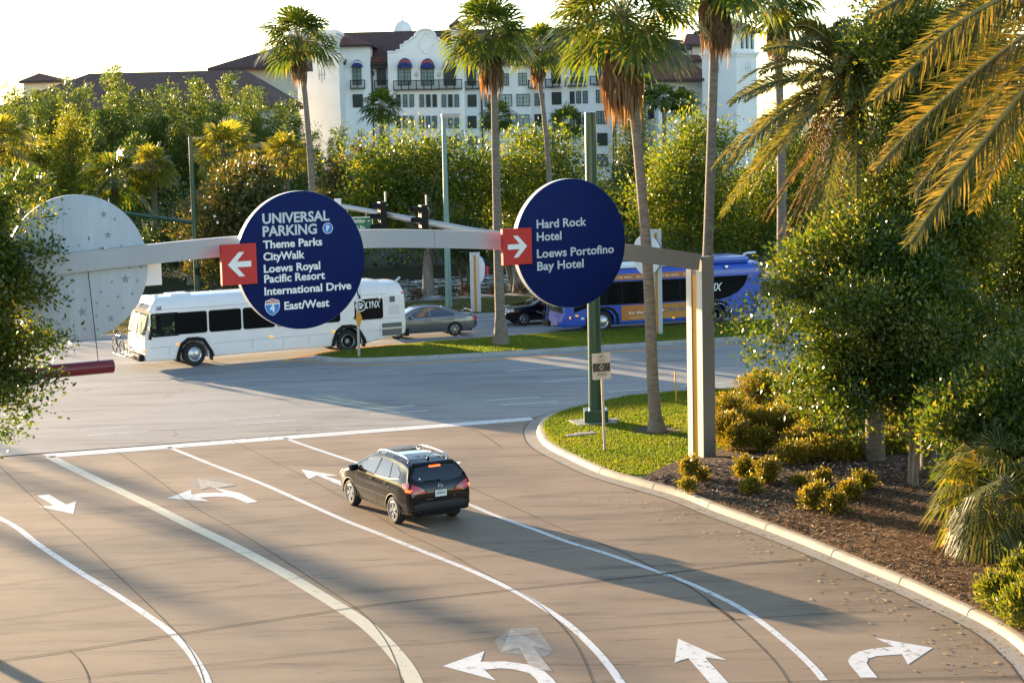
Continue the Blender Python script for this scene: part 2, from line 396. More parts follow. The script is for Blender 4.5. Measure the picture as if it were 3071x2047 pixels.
# ---- joints
JZ = .0125
jl = [[z0(*p) for p in [(-120, 270), (0, 370), (130, 490), (280, 630), (430, 760), (620, 940), (800, 1110), (980, 1290), (1060, 1390), (1110, 1490), (1135, 1568), (1145, 1620)]],
      [z0(*p) for p in [(650, 285), (900, 460), (1090, 600), (1270, 700), (1500, 840), (1700, 970), (1850, 1070), (1970, 1150), (2070, 1240), (2150, 1350), (2200, 1460), (2221, 1530), (2235, 1620)]],
      [z0(*p) for p in [(1290, 225), (1500, 330), (1720, 440), (1910, 545)]]+[r3l(*p) for p in [(150, 590), (320, 690), (400, 740), (600, 830), (800, 940), (1000, 1045), (1150, 1140), (1280, 1270), (1370, 1400), (1440, 1568), (1460, 1640)]],
      [r3l(*p) for p in [(720, 145), (820, 185), (930, 260), (740+250, 600-200)]][:3],
      [r3l(*p) for p in [(600, 400), (740, 475), (930, 560), (1150, 660), (1330, 740), (1500, 800), (1700, 890), (1830, 960), (2000, 1050), (2221, 1215)]]+[r4(*p) for p in [(250, 1050), (430, 1190), (600, 1350), (700, 1460), (770, 1568), (800, 1630)]],
      [z0(*p) for p in [(390, 1390), (440, 1440), (480, 1510), (495, 1568), (500, 1640)]]]
for p in jl: strip_line('pavement_joint', p, .022, M_joint, JZ)
tj = [([z0(-200, 1475), z0(0, 1445), z0(390, 1390), z0(985, 1297), z0(1970, 1150), z0(2221, 1120)]+[r3l(1000, 1050), r3l(1830, 965), r4(0, 880), r4(550, 815), r4(930, 785)], .04),
      ([z0(-100, 700), z0(0, 690), z0(300, 655), z0(840, 595), z0(1300, 545)], .016), ([z0(0, 850), z0(420, 800), z0(1060, 715), z0(1700, 640)], .016),
      ([z0(0, 1025), z0(620, 945), z0(1300, 855), z0(1800, 795), r3l(400, 745)], .018), ([z0(0, 1222), z0(800, 1110), z0(1700, 980), r3l(100, 935), r3l(1000, 850), r3l(1500, 800)], .018),
      ([z0(0, 550), z0(260, 520), z0(600, 475), z0(1000, 425)], .014), ([z0(0, 420), z0(100, 410), z0(420, 365)], .014),
      ([z0(150, 1580), z0(260, 1565), z0(1120, 1470), z0(2150, 1365), r3l(600, 1345), r3l(1280, 1285), r3l(2221, 1220), r4(430, 1170), r4(1100, 1130), r4(1640, 1100)], .02),
      ([r4(-300, 1590), r4(740, 1562), r4(1500, 1545), r4(2248, 1525)], .02), ([r3l(1200, 675), r3l(1600, 640), r3l(1980, 600)], .014), ([r3l(750, 575), r3l(1100, 535), r3l(1500, 500)], .012),
      ([r3l(0, 245), r3l(370, 205), r3l(800, 165)], .012), ([z0(700, 355), z0(1150, 305), z0(1600, 255)], .012)]
for p, w_ in tj: strip_line('pavement_joint', p, w_, M_joint, JZ+.003)

# ---- arrows
def arrow(px, m=M_paint, z=PZ, name='lane_arrow'):
    bm = bmesh.new(); vs = [bm.verts.new(G(x, y, z)) for x, y in px]; f = bm.faces.new(vs); f.normal_update()
    bmesh.ops.triangulate(bm, faces=[f]); bmesh.ops.recalc_face_normals(bm, faces=bm.faces[:])
    for f in bm.faces:
        if f.normal.z < 0: f.normal_flip()
    me = bpy.data.meshes.new(name); bm.to_mesh(me); bm.free(); me.materials.append(m)
    return tag(mesh_obj(name, me), kind='structure')
ar = ZC(480, 1420, 4.2)
arrow([z0(*p) for p in [(205, 527), (272, 520), (368, 577), (424, 557), (408, 630), (210, 587), (300, 583)]])
arrow([ar(*p) for p in [(92, 305), (388, 200), (396, 257), (560, 238), (720, 236), (810, 238), (690, 180), (645, 165), (620, 160), (1000, 238), (1232, 350), (1100, 368), (1010, 330), (930, 300), (850, 288), (740, 283), (600, 290), (495, 298), (630, 348)]])
arrow([ar(*p) for p in [(480, 62), (960, 145), (825, 162), (690, 182), (630, 162), (520, 198)]], M_worn, PZ+.003)
arrow([ar(*p) for p in [(310, 85), (700, 42), (955, 140), (515, 197)]], M_scrub, PZ-.003, 'scrubbed_marking')
arrow([z0(*p) for p in [(1672, 382), (1885, 417), (1805, 418), (1960, 468), (1960, 500), (1760, 415), (1713, 437)]])
arrow([r3l(*p) for p in [(560, 335), (710, 340), (680, 372), (640, 385)]])
arrow([r3l(*p) for p in [(607, 1472), (838, 1390), (818, 1448), (950, 1446), (1080, 1464), (1170, 1500), (1215, 1540), (1255, 1590), (1150, 1590), (1125, 1545), (1090, 1512), (1000, 1490), (930, 1484), (838, 1492), (903, 1553)]])
arrow([r3l(*p) for p in [(985, 1268), (1215, 1385), (1105, 1362), (1215, 1500), (1150, 1492), (1085, 1468), (1032, 1372), (930, 1396)]], M_worn)
arrow([r3l(*p) for p in [(895, 1330), (985, 1262), (1130, 1258), (1220, 1385), (1180, 1420), (930, 1400)]], M_scrub, PZ-.003, 'scrubbed_marking')
arrow([r4(*p) for p in [(70, 1287), (375, 1422), (240, 1405), (420, 1600), (300, 1600), (135, 1410), (48, 1438)]])
arrow([r4(*p) for p in [(1220, 1532), (1327, 1532), (1275, 1470), (1258, 1440), (1268, 1415), (1320, 1397), (1480, 1385), (1518, 1450), (1675, 1345), (1310, 1282), (1430, 1337), (1290, 1350), (1210, 1368), (1160, 1395), (1140, 1425), (1150, 1450)]])

# ---- avenue dashes
dash = [(z0(450, 166), z0(748, 144)), (z0(490, 196), z0(822, 172)), (z0(1238, 106), z0(1558, 83)), (z0(1305, 134), z0(1642, 110)), (r2(370, 1522), r2(716, 1496)), (r2(438, 1551), r2(800, 1527)),
        (r2(1167, 1464), r2(1506, 1441)), (r2(1252, 1493), r2(1612, 1468)), (r2(1290, 1280), r2(1742, 1248)), (r2(1525, 1345), r2(1965, 1313)), (r3(945, 1062), r3(1230, 1043)), (r3(1435, 1027), r3(1500, 1022)), (r3(1675, 1005), r3(2000, 982)),
        (r3(1920, 802), r3(2010, 797))]
for a, b in dash:
    A = G(*a, .005); B = G(*b, .005); t = (B-A).normalized(); s_ = Vector((-t.y, t.x, 0))*.055
    mb = MB(); mb.quad(A-s_, B-s_, B+s_, A+s_); tag(mb.build('lane_dash', M_paint), kind='structure')
for v_, us in ((83.05, None), (86.3, None), (89.6, 1)):
    for u in np.arange(-40, 140, 12.2) if v_ > 84 and v_ < 89 else [-60]:
        ln = 3.0 if 84 < v_ < 89 else 260
        mb = MB(); mb.quad(UV(u, v_-.05, .005), UV(u+ln, v_-.05, .005), UV(u+ln, v_+.05, .005), UV(u, v_+.05, .005))
        tag(mb.build('lane_dash', M_paint), kind='structure')

# ---- median island
NOSE_R = 1.5
vb, vt = 75.55, 81.3
u_n = 16.3
def median_path(off):
    # runs from far right along the near side, round the nose, back along the far side
    a, b = vb-off, vt+off; c = 78.9; 
    P = [UV(170, a), UV(100, a), UV(50, a), UV(30, a), UV(23.5, a+.05), UV(19.5, a+.45), UV(17.3, a+1.0), UV(16.35-off*.8, c-1.15), UV(16.1-off, c-.55), UV(16.5-off*.7, c+.0+off*.4), UV(17.8, b-1.75+off*.2), UV(20.5, b-.85), UV(25, b-.15), UV(32, b), UV(60, b), UV(100, b), UV(170, b)]
    return smooth_path(P, 6)
mp0 = median_path(0)
rows = [[Vector((p.x, p.y, .008)) for p in median_path(.48)], [Vector((p.x, p.y, .016)) for p in offset_path(mp0, -.01)], [Vector((p.x, p.y, .10)) for p in offset_path(mp0, -.03)][:], [Vector((p.x, p.y, .155)) for p in offset_path(mp0, -.08)], [Vector((p.x, p.y, .155)) for p in offset_path(mp0, -.2)]]
M_kerb2 = mat('median_kerb', (.30, .30, .285), .85, col2=(.40, .39, .37), vscale=1.5, bump=.3, bscale=30)
tag(ribbon('kerb', rows, M_kerb2, smooth=60), kind='structure')
tag(ribbon('yellow_line', [[Vector((p.x, p.y, .0085)) for p in median_path(1.27)], [Vector((p.x, p.y, .0085)) for p in median_path(1.02)]], M_yel), kind='structure')
MED_IN = [Vector((p.x, p.y, .15)) for p in offset_path(mp0, -.19)]
def fill_poly(name, pts, m):
    bm = bmesh.new(); vs = [bm.verts.new(p) for p in pts]; es = [bm.edges.new((vs[i], vs[(i+1) % len(vs)])) for i in range(len(vs))]
    bmesh.ops.triangle_fill(bm, use_beauty=True, use_dissolve=False, edges=es)
    for f in bm.faces:
        f.normal_update()
        if f.normal.z < 0: f.normal_flip()
    me = bpy.data.meshes.new(name); bm.to_mesh(me); bm.free(); me.materials.append(m); return mesh_obj(name, me)
tag(fill_poly('lawn', MED_IN, M_lawn), kind='structure')

# ---- corner lawn and planting bed behind the kerb
li = [p for p in LAWN_IN]
back = [Vector((60, -10, .15)), Vector((200, 20, .15))]
lawn = fill_poly('lawn', [li[i] for i in range(0, len(li))]+[Vector((li[-1].x+60, li[-1].y, .15)), Vector((li[0].x+20, li[-1].y+20, .15))], M_lawn)
tag(lawn, kind='structure')
# mulch bed: gentle mound laid over the lawn
M_mulch = mat('bark_mulch', (.035, .022, .015), .95, col2=(.11, .065, .04), vscale=16, bump=1.0, bscale=38)
M_straw = mat('pine_straw', (.10, .045, .015), .95, col2=(.19, .095, .035), vscale=14, bump=1.0, bscale=30)
bed_edge = [p for p in LAWN_IN]
k1 = min(range(len(bed_edge)), key=lambda i: (bed_edge[i]-G(1935, 1430, .15)).length)
be = bed_edge[k1:]
lawn_side = [G(*D(1600, 1062), .15), G(*D(1660, 1000), .15), G(*D(1690, 940), .15), G(*D(1760, 905), .15), G(*D(1900, 890), .15)]
# strips: from kerb edge going outward (+x, +y)
def bed_z(d): return .16+.35*(1-math.exp(-max(d, 0)/4.5))
mb = MB(); rowsN = []
outd = Vector((.87, .49, 0))
for j, dd in enumerate([0, .25, .6, 1.2, 2.2, 3.6, 5.5, 8, 12, 18, 30, 60]):
    rowsN.append([Vector((p.x, p.y, 0)) + outd*dd + Vector((0, 0, bed_z(dd)+(.006 if dd else .0))) for p in be])
# the top end of the bed follows the lawn edge
ins = []
for j, dd in enumerate([0, .25, .6, 1.2, 2.2, 3.6, 5.5, 8, 12, 18, 30, 60]):
    q = be[0] + Vector((.55, .84, 0))*(min(dd, 9)) + Vector((.9, .2, 0))*max(0, dd-9)
    ins.append(Vector((q.x, q.y, bed_z(dd)+(.006 if dd else 0) - (.2 if dd > 3 else 0))))
full = [[ins[j]]+rowsN[j] for j in range(len(ins))]
n = len(full[0]); vs = [p for r in full for p in r]
mb.add(vs, [(i*n+k, i*n+k+1, (i+1)*n+k+1, (i+1)*n+k) for i in range(len(full)-1) for k in range(n-1)])
BEDMAT = bpy.data.materials.new('planting_bed'); BEDMAT.use_nodes = True
_n = BEDMAT.node_tree; _b = _n.nodes['Principled BSDF']; _b.inputs['Roughness'].default_value = .95; _b.inputs['Specular IOR Level'].default_value = .2
_tc = _n.nodes.new('ShaderNodeTexCoord'); _L = _n.links.new
def _ramp(f, a, b, p0=.35, p1=.65):
    r = _n.nodes.new('ShaderNodeValToRGB'); r.color_ramp.elements[0].color = (*a, 1); r.color_ramp.elements[1].color = (*b, 1); r.color_ramp.elements[0].position = p0; r.color_ramp.elements[1].position = p1; _L(f, r.inputs[0]); return r.outputs[0]
_v = _n.nodes.new('ShaderNodeTexVoronoi'); _v.inputs['Scale'].default_value = 14; _L(_tc.outputs['Object'], _v.inputs['Vector'])
_nz = _n.nodes.new('ShaderNodeTexNoise'); _nz.inputs['Scale'].default_value = 22; _nz.inputs['Detail'].default_value = 6; _L(_tc.outputs['Object'], _nz.inputs['Vector'])
_sep = _n.nodes.new('ShaderNodeSeparateXYZ'); _L(_tc.outputs['Object'], _sep.inputs[0])
_m1 = _ramp(_v.outputs['Color'], (.03, .018, .013), (.15, .095, .065)); _m2 = _ramp(_nz.outputs['Fac'], (.07, .032, .012), (.23, .115, .045))
_ns = _n.nodes.new('ShaderNodeTexNoise'); _ns.inputs['Scale'].default_value = .8; _L(_tc.outputs['Object'], _ns.inputs['Vector'])
_ad = _n.nodes.new('ShaderNodeMath'); _ad.operation = 'MULTIPLY_ADD'; _ad.inputs[1].default_value = 5; _L(_ns.outputs['Fac'], _ad.inputs[0]); _L(_sep.outputs['Y'], _ad.inputs[2])
_mr = _n.nodes.new('ShaderNodeMapRange'); _mr.inputs[1].default_value = 46.5; _mr.inputs[2].default_value = 50.5; _mr.inputs[3].default_value = 1; _mr.inputs[4].default_value = 0; _L(_ad.outputs[0], _mr.inputs[0])
_mx = _n.nodes.new('ShaderNodeMix'); _mx.data_type = 'RGBA'; _L(_mr.outputs[0], _mx.inputs[0]); _L(_m1, _mx.inputs[6]); _L(_m2, _mx.inputs[7]); _L(_mx.outputs[2], _b.inputs['Base Color'])
_bp = _n.nodes.new('ShaderNodeBump'); _bp.inputs['Strength'].default_value = 1; _bp.inputs['Distance'].default_value = .03; _L(_nz.outputs['Fac'], _bp.inputs['Height']); _L(_bp.outputs[0], _b.inputs['Normal'])
tag(mb.build('planting_bed', BEDMAT, smooth=60), kind='structure')

# chips and straw lying on the bed
def chips(name, n, mat_, sel, smin, smax, asp):
    i = R_.integers(0, len(be)-1, n); t = R_.random(n); dd = R_.random(n)**1.3*9+.05
    A = np.array([[p.x, p.y] for p in be]); P = A[i]*(1-t[:, None])+A[i+1]*t[:, None]
    P = P+np.outer(dd, [.87, .49]); ok = sel(P); P = P[ok]; dd = dd[ok]; n = len(P)
    z = .166+.35*(1-np.exp(-dd/4.5))+.012+R_.random(n)*.02
    an = R_.random(n)*6.28; L = smin+(smax-smin)*R_.random(n); W_ = L*asp*(.6+.8*R_.random(n)); tz = (R_.random(n)-.5)*.9; tw = (R_.random(n)-.5)*.9
    c = np.stack([P[:, 0], P[:, 1], z], 1); a = np.stack([np.cos(an)*L, np.sin(an)*L, tz*L], 1)/2; b = np.stack([-np.sin(an)*W_, np.cos(an)*W_, tw*W_], 1)/2
    V = np.stack([c-a-b*.6, c+a*.8-b, c+a+b*.7, c-a*.7+b], 1).reshape(-1, 3)
    o = np_mesh(name, V, np.arange(n*4).reshape(-1, 4), mat_); tag(o, kind='stuff'); return o
M_chip = leaf_mat('bark_chips', (.045, .028, .02), (.20, .14, .10), (.38, .30, .22), rough=.9, trans=0)
M_needle = leaf_mat('straw_needles', (.11, .05, .018), (.26, .14, .055), (.42, .30, .17), rough=.85, trans=0)
tag(chips('bark_chips', 26000, M_chip, lambda P: P[:, 1] > 46.5+R_.random(len(P))*4-2, .04, .14, .45), 'dark bark chips strewn over the planting bed behind the kerb', 'mulch')
tag(chips('straw_litter', 30000, M_needle, lambda P: P[:, 1] < 48.5+R_.random(len(P))*4-2, .06, .20, .16), 'rusty pine straw litter over the lower planting bed', 'litter')

# grass blades on the two lawns in view
def blades(name, P, z, h, mat_, label):
    n = len(P); an = R_.random(n)*6.28; hh = h*(.5+R_.random(n)); w_ = .022*(.7+.6*R_.random(n)); ln = (R_.random((n, 2))-.5)*h*1.2
    c = np.column_stack([P, np.full(n, z)]); s_ = np.stack([np.cos(an)*w_, np.sin(an)*w_, np.zeros(n)], 1)
    tip = c+np.column_stack([ln, hh])
    V = np.stack([c-s_, c+s_, tip], 1).reshape(-1, 3)
    return tag(np_mesh(name, V, np.arange(n*3).reshape(-1, 3), mat_), label, 'grass', kind='stuff')
M_blade = leaf_mat('grass_blades', (.06, .125, .012), (.14, .20, .02), (.24, .22, .05), rough=.6, trans=.5, tcol=(2.0, 1.7, .5))
# corner lawn area
def inside(P, poly):
    x, y = P[:, 0], P[:, 1]; c = np.zeros(len(P), bool); px = np.array([[p.x, p.y] for p in poly]); j = len(px)-1
    for i in range(len(px)):
        xi, yi = px[i]; xj, yj = px[j]
        c ^= ((yi > y) != (yj > y)) & (x < (xj-xi)*(y-yi)/((yj-yi) if yj != yi else 1e-9)+xi); j = i
    return c
P = np.column_stack([.3+R_.random(260000)*16, 51+R_.random(260000)*19])
lp = [p for p in LAWN_IN]+[Vector((li[-1].x+60, li[-1].y, 0)), Vector((li[0].x, li[-1].y, 0))]
P = P[inside(P, lp)]
bq = be[0]; P = P[(P[:, 1]-bq.y)*.55-(P[:, 0]-bq.x)*.84 > 0]
# bare ring round the palm on the corner
pc = G(1970, 1290, .15); rr = np.hypot((P[:, 0]-pc.x)/.75, (P[:, 1]-pc.y)/.75); P = P[rr > 1+.25*np.sin(9*np.arctan2(P[:, 1]-pc.y, P[:, 0]-pc.x))]
blades('lawn_grass', P[:120000], .145, .05, M_blade, 'sunlit green grass covering the corner lawn inside the curved kerb')
P = R_.random((240000, 2))*np.array([50, 6.2])+np.array([15.5, 75.3]); P3 = np.outer(P[:, 0], [RU.x, RU.y])+np.outer(P[:, 1], [RV.x, RV.y])
P3 = P3[inside(P3, MED_IN)]
blades('median_grass', P3[:150000], .145, .05, M_blade, 'dark green grass covering the long median island')
M_dirt = mat('bare_soil', (.10, .06, .035), .95, col2=(.05, .03, .02), vscale=8, bump=1, bscale=30)
def dirt(c, rx, ry, z):
    mb = MB(); P_ = [Vector((c.x+math.cos(a)*rx*(1+.12*math.sin(a*5)), c.y+math.sin(a)*ry*(1+.12*math.sin(a*7)), z)) for a in np.linspace(0, 6.283, 28)[:-1]]
    mb.poly(P_); tag(mb.build('bare_soil', M_dirt), kind='structure')
dirt(pc, .95, .95, .156); dirt(G(1503, 1030, .15), .6, .6, .156); dirt(G(1077, 1068, .15), .35, .35, .157); dirt(G(1818, 1352, .15), .3, .3, .157)

# far verge, footpath, kerb
tag(rotated_band('kerb', [(91.1, .0), (91.15, .14), (91.35, .15)], M_kerb2, -300, 300), kind='structure')
tag(rotated_band('verge', [(91.35, .145), (99.3, .16)], M_dry, -300, 300), kind='structure')
tag(rotated_band('path', [(99.3, .17), (100.9, .17)], M_walk, -300, 300), kind='structure')
tag(rotated_band('bank', [(100.9, .16), (102.2, -.4), (103.6, -1.4)], M_dark, -300, 300), kind='structure')
P = R_.random((90000, 2))*np.array([75, 7.8])+np.array([-5, 91.4]); P3 = np.outer(P[:, 0], [RU.x, RU.y])+np.outer(P[:, 1], [RV.x, RV.y])
M_blade2 = leaf_mat('verge_blades', (.05, .075, .016), (.11, .12, .03), (.20, .16, .06), rough=.7, trans=.3)
blades('verge_grass', P3, .15, .055, M_blade2, 'patchy dry grass on the verge beside the lake footpath')
# lake
M_water = bpy.data.materials.new('lake_water'); M_water.use_nodes = True; n = M_water.node_tree; b = n.nodes['Principled BSDF']
b.inputs['Base Color'].default_value = (.004, .03, .018, 1); b.inputs['Roughness'].default_value = .02; b.inputs['Specular IOR Level'].default_value = .5
tc = n.nodes.new('ShaderNodeTexCoord'); mpn = n.nodes.new('ShaderNodeMapping'); mpn.inputs['Rotation'].default_value = (0, 0, -.1); mpn.inputs['Scale'].default_value = (.8, 1.0, 1)
n.links.new(tc.outputs['Object'], mpn.inputs[0])
nz = n.nodes.new('ShaderNodeTexNoise'); nz.inputs['Scale'].default_value = .75; nz.inputs['Detail'].default_value = 2; nz.inputs['Roughness'].default_value = .5; n.links.new(mpn.outputs[0], nz.inputs['Vector'])
bp = n.nodes.new('ShaderNodeBump'); bp.inputs['Strength'].default_value = 1; bp.inputs['Distance'].default_value = .30; n.links.new(nz.outputs['Fac'], bp.inputs['Height']); n.links.new(bp.outputs[0], b.inputs['Normal'])
tag(rotated_band('water', [(102.3, -1.0), (127.5, -1.0)], M_water, -300, 300), kind='structure')
# stray dry leaves on the drive by the kerb
M_dl = leaf_mat('dry_leaves', (.20, .12, .05), (.42, .30, .16), (.6, .5, .33), rough=.8, trans=.1)
n_l = 330
i = R_.integers(int(len(GPs)*.52), len(GPs)-14, n_l); off = -np.abs(R_.normal(0, 1.0, n_l))+.38
A = np.array([[p.x, p.y] for p in GPs]); T = A[np.minimum(i+1, len(A)-1)]-A[i]; T /= np.linalg.norm(T, axis=1)[:, None]+1e-9
P = A[i]+T*R_.random(n_l)[:, None]*.4+np.stack([-T[:, 1], T[:, 0]], 1)*off[:, None]
an = R_.random(n_l)*6.28; L = .03+.05*R_.random(n_l); c = np.column_stack([P, np.full(n_l, .0175)])
a = np.stack([np.cos(an)*L, np.sin(an)*L, .001+0*L], 1); b2 = np.stack([-np.sin(an)*L*.5, np.cos(an)*L*.5, (R_.random(n_l)-.3)*.004], 1)
V = np.stack([c-a, c-b2, c+a, c+b2], 1).reshape(-1, 3)
tag(np_mesh('dry_leaves', V, np.arange(n_l*4).reshape(-1, 4), M_dl), 'dry leaves scattered along the gutter of the drive', 'leaves', kind='stuff')

# ================================================================== VEHICLES
def interp(x, tab):
    xs = [t[0] for t in tab]; ys = [t[1] for t in tab]
    return float(np.interp(x, xs, ys))
def loft(stations, sect, cap=True):
    """stations: list of params; sect(param) -> list of (x,y,z) for the y>=0 half, bottom centre to top centre"""
    mb = MB(); rings = []
    for s in stations:
        h = sect(s); rings.append(h + [(p[0], -p[1], p[2]) for p in h[-2:0:-1]])
    n = len(rings[0])
    vs = [p for r in rings for p in r]
    fs = [(i*n+k, i*n+(k+1) % n, (i+1)*n+(k+1) % n, (i+1)*n+k) for i in range(len(rings)-1) for k in range(n)]
    if cap: fs += [tuple(range(n))[::-1], tuple((len(rings)-1)*n+k for k in range(n))]
    return mb.add(vs, fs)
def boolean(o, cutters):
    for c in cutters: c.parent = o.parent
    bpy.context.view_layer.update()
    for c in cutters:
        m = o.modifiers.new('b', 'BOOLEAN'); m.operation = 'DIFFERENCE'; m.object = c; m.solver = 'MANIFOLD'
        bpy.context.view_layer.update()
        dg = bpy.context.evaluated_depsgraph_get(); me = bpy.data.meshes.new_from_object(o.evaluated_get(dg))
        o.modifiers.clear(); old = o.data; o.data = me; me.name = old.name
        bpy.data.meshes.remove(old)
    for c in cutters: bpy.data.objects.remove(c)
def finish(o, ang=35):
    me = o.data; bm = bmesh.new(); bm.from_mesh(me); bmesh.ops.recalc_face_normals(bm, faces=bm.faces[:]); bm.to_mesh(me); bm.free()
    me.polygons.foreach_set('use_smooth', [True]*len(me.polygons)); me.set_sharp_from_angle(angle=math.radians(ang)); me.update()
def bvh_of(o):
    bm = bmesh.new(); bm.from_mesh(o.data); t = BVHTree.FromBMesh(bm); bm.free(); return t
def rrect(x0, z0_, x1, z1, r=.08, n=4):
    P = []
    for cx, cz, a0 in ((x1-r, z1-r, 0), (x0+r, z1-r, 90), (x0+r, z0_+r, 180), (x1-r, z0_+r, 270)):
        for k in range(n+1):
            a = math.radians(a0+90*k/n); P.append((cx+r*math.cos(a), cz+r*math.sin(a)))
    return P
def circ(cx, cz, r, n=20, rz=None): return [(cx+r*math.cos(6.28319*k/n), cz+(rz or r)*math.sin(6.28319*k/n)) for k in range(n)]
def decal(mb, bvh, poly, axis, off=.008, step=.12, far=4.0, sgn=1):
    """lay a flat outline on a body: axis 'y+' 'y-' (coords x,z), 'x-' 'x+' (coords y,z), 'z' (coords x,y)"""
    bm = bmesh.new()
    vs = [bm.verts.new((p[0], p[1], 0)) for p in poly]; f = bm.faces.new(vs)
    lo = [min(p[i] for p in poly) for i in (0, 1)]; hi = [max(p[i] for p in poly) for i in (0, 1)]
    for i in (0, 1):
        n = int((hi[i]-lo[i])/step)
        for k in range(1, n+1):
            c = lo[i]+(hi[i]-lo[i])*k/(n+1); co = [0, 0, 0]; co[i] = c; no = [0, 0, 0]; no[i] = 1
            bmesh.ops.bisect_plane(bm, geom=bm.verts[:]+bm.edges[:]+bm.faces[:], plane_co=co, plane_no=no)
    pts = []; bm.verts.index_update(); nrm = []
    for v in bm.verts:
        a, b = v.co.x, v.co.y
        if axis == 'y+': o, d = Vector((a, far, b)), Vector((0, -1, 0))
        elif axis == 'y-': o, d = Vector((a, -far, b)), Vector((0, 1, 0))
        elif axis == 'x-': o, d = Vector((-20, a, b)), Vector((1, 0, 0))
        elif axis == 'x+': o, d = Vector((20, a, b)), Vector((-1, 0, 0))
        else: o, d = Vector((a, b, 10)), Vector((0, 0, -1))
        h = bvh.ray_cast(o, d)
        if h[0] is None:
            # nearest body point along the projecting direction's plane
            h = bvh.find_nearest(Vector((a, math.copysign(.9, o.y), b)) if axis[0] == 'y' else (Vector((-.95 if axis == 'x-' else 3.6, a, b)) if axis[0] == 'x' else Vector((a, b, 1.5))))
        nn = h[1]; nn = nn if nn.dot(d) < 0 else -nn
        pts.append(h[0]+nn*off-d*off*.3); nrm.append(nn)
    fs = [[v.index for v in f.verts] for f in bm.faces]
    be_ = [e for e in bm.edges if len(e.link_faces) == 1]
    base = len(pts); idx = {}
    extra = []
    for e in be_:
        for v in e.verts:
            if v.index not in idx: idx[v.index] = base+len(extra); extra.append(pts[v.index]-nrm[v.index]*(off+.004))
    fs += [[e.verts[0].index, e.verts[1].index, idx[e.verts[1].index], idx[e.verts[0].index]] for e in be_]
    bm.free(); return mb.add(pts+extra, fs)
def seam(mb, bvh, pts, axis, w=.012, off=.004):
    for (a, b), (c, d) in zip(pts[:-1], pts[1:]):
        t = Vector((c-a, d-b)); t.normalize(); s_ = Vector((-t.y, t.x))*w/2
        decal(mb, bvh, [(a-s_.x, b-s_.y), (c-s_.x, d-s_.y), (c+s_.x, d+s_.y), (a+s_.x, b+s_.y)], axis, off, .2)
def cyl(name, r, c, half, n=32):
    mb = MB(); mb.lathe([(0, -half), (r, -half), (r, half), (0, half)], c, (0, 1, 0), n)
    o = mb.build(name, MT['black'])
    bm = bmesh.new(); bm.from_mesh(o.data); bmesh.ops.remove_doubles(bm, verts=bm.verts[:], dist=.002); bmesh.ops.recalc_face_normals(bm, faces=bm.faces[:]); bm.to_mesh(o.data); bm.free()
    return o
def cutbox(c, size):
    return MB().box(c, size).build('cut', MT['black'])

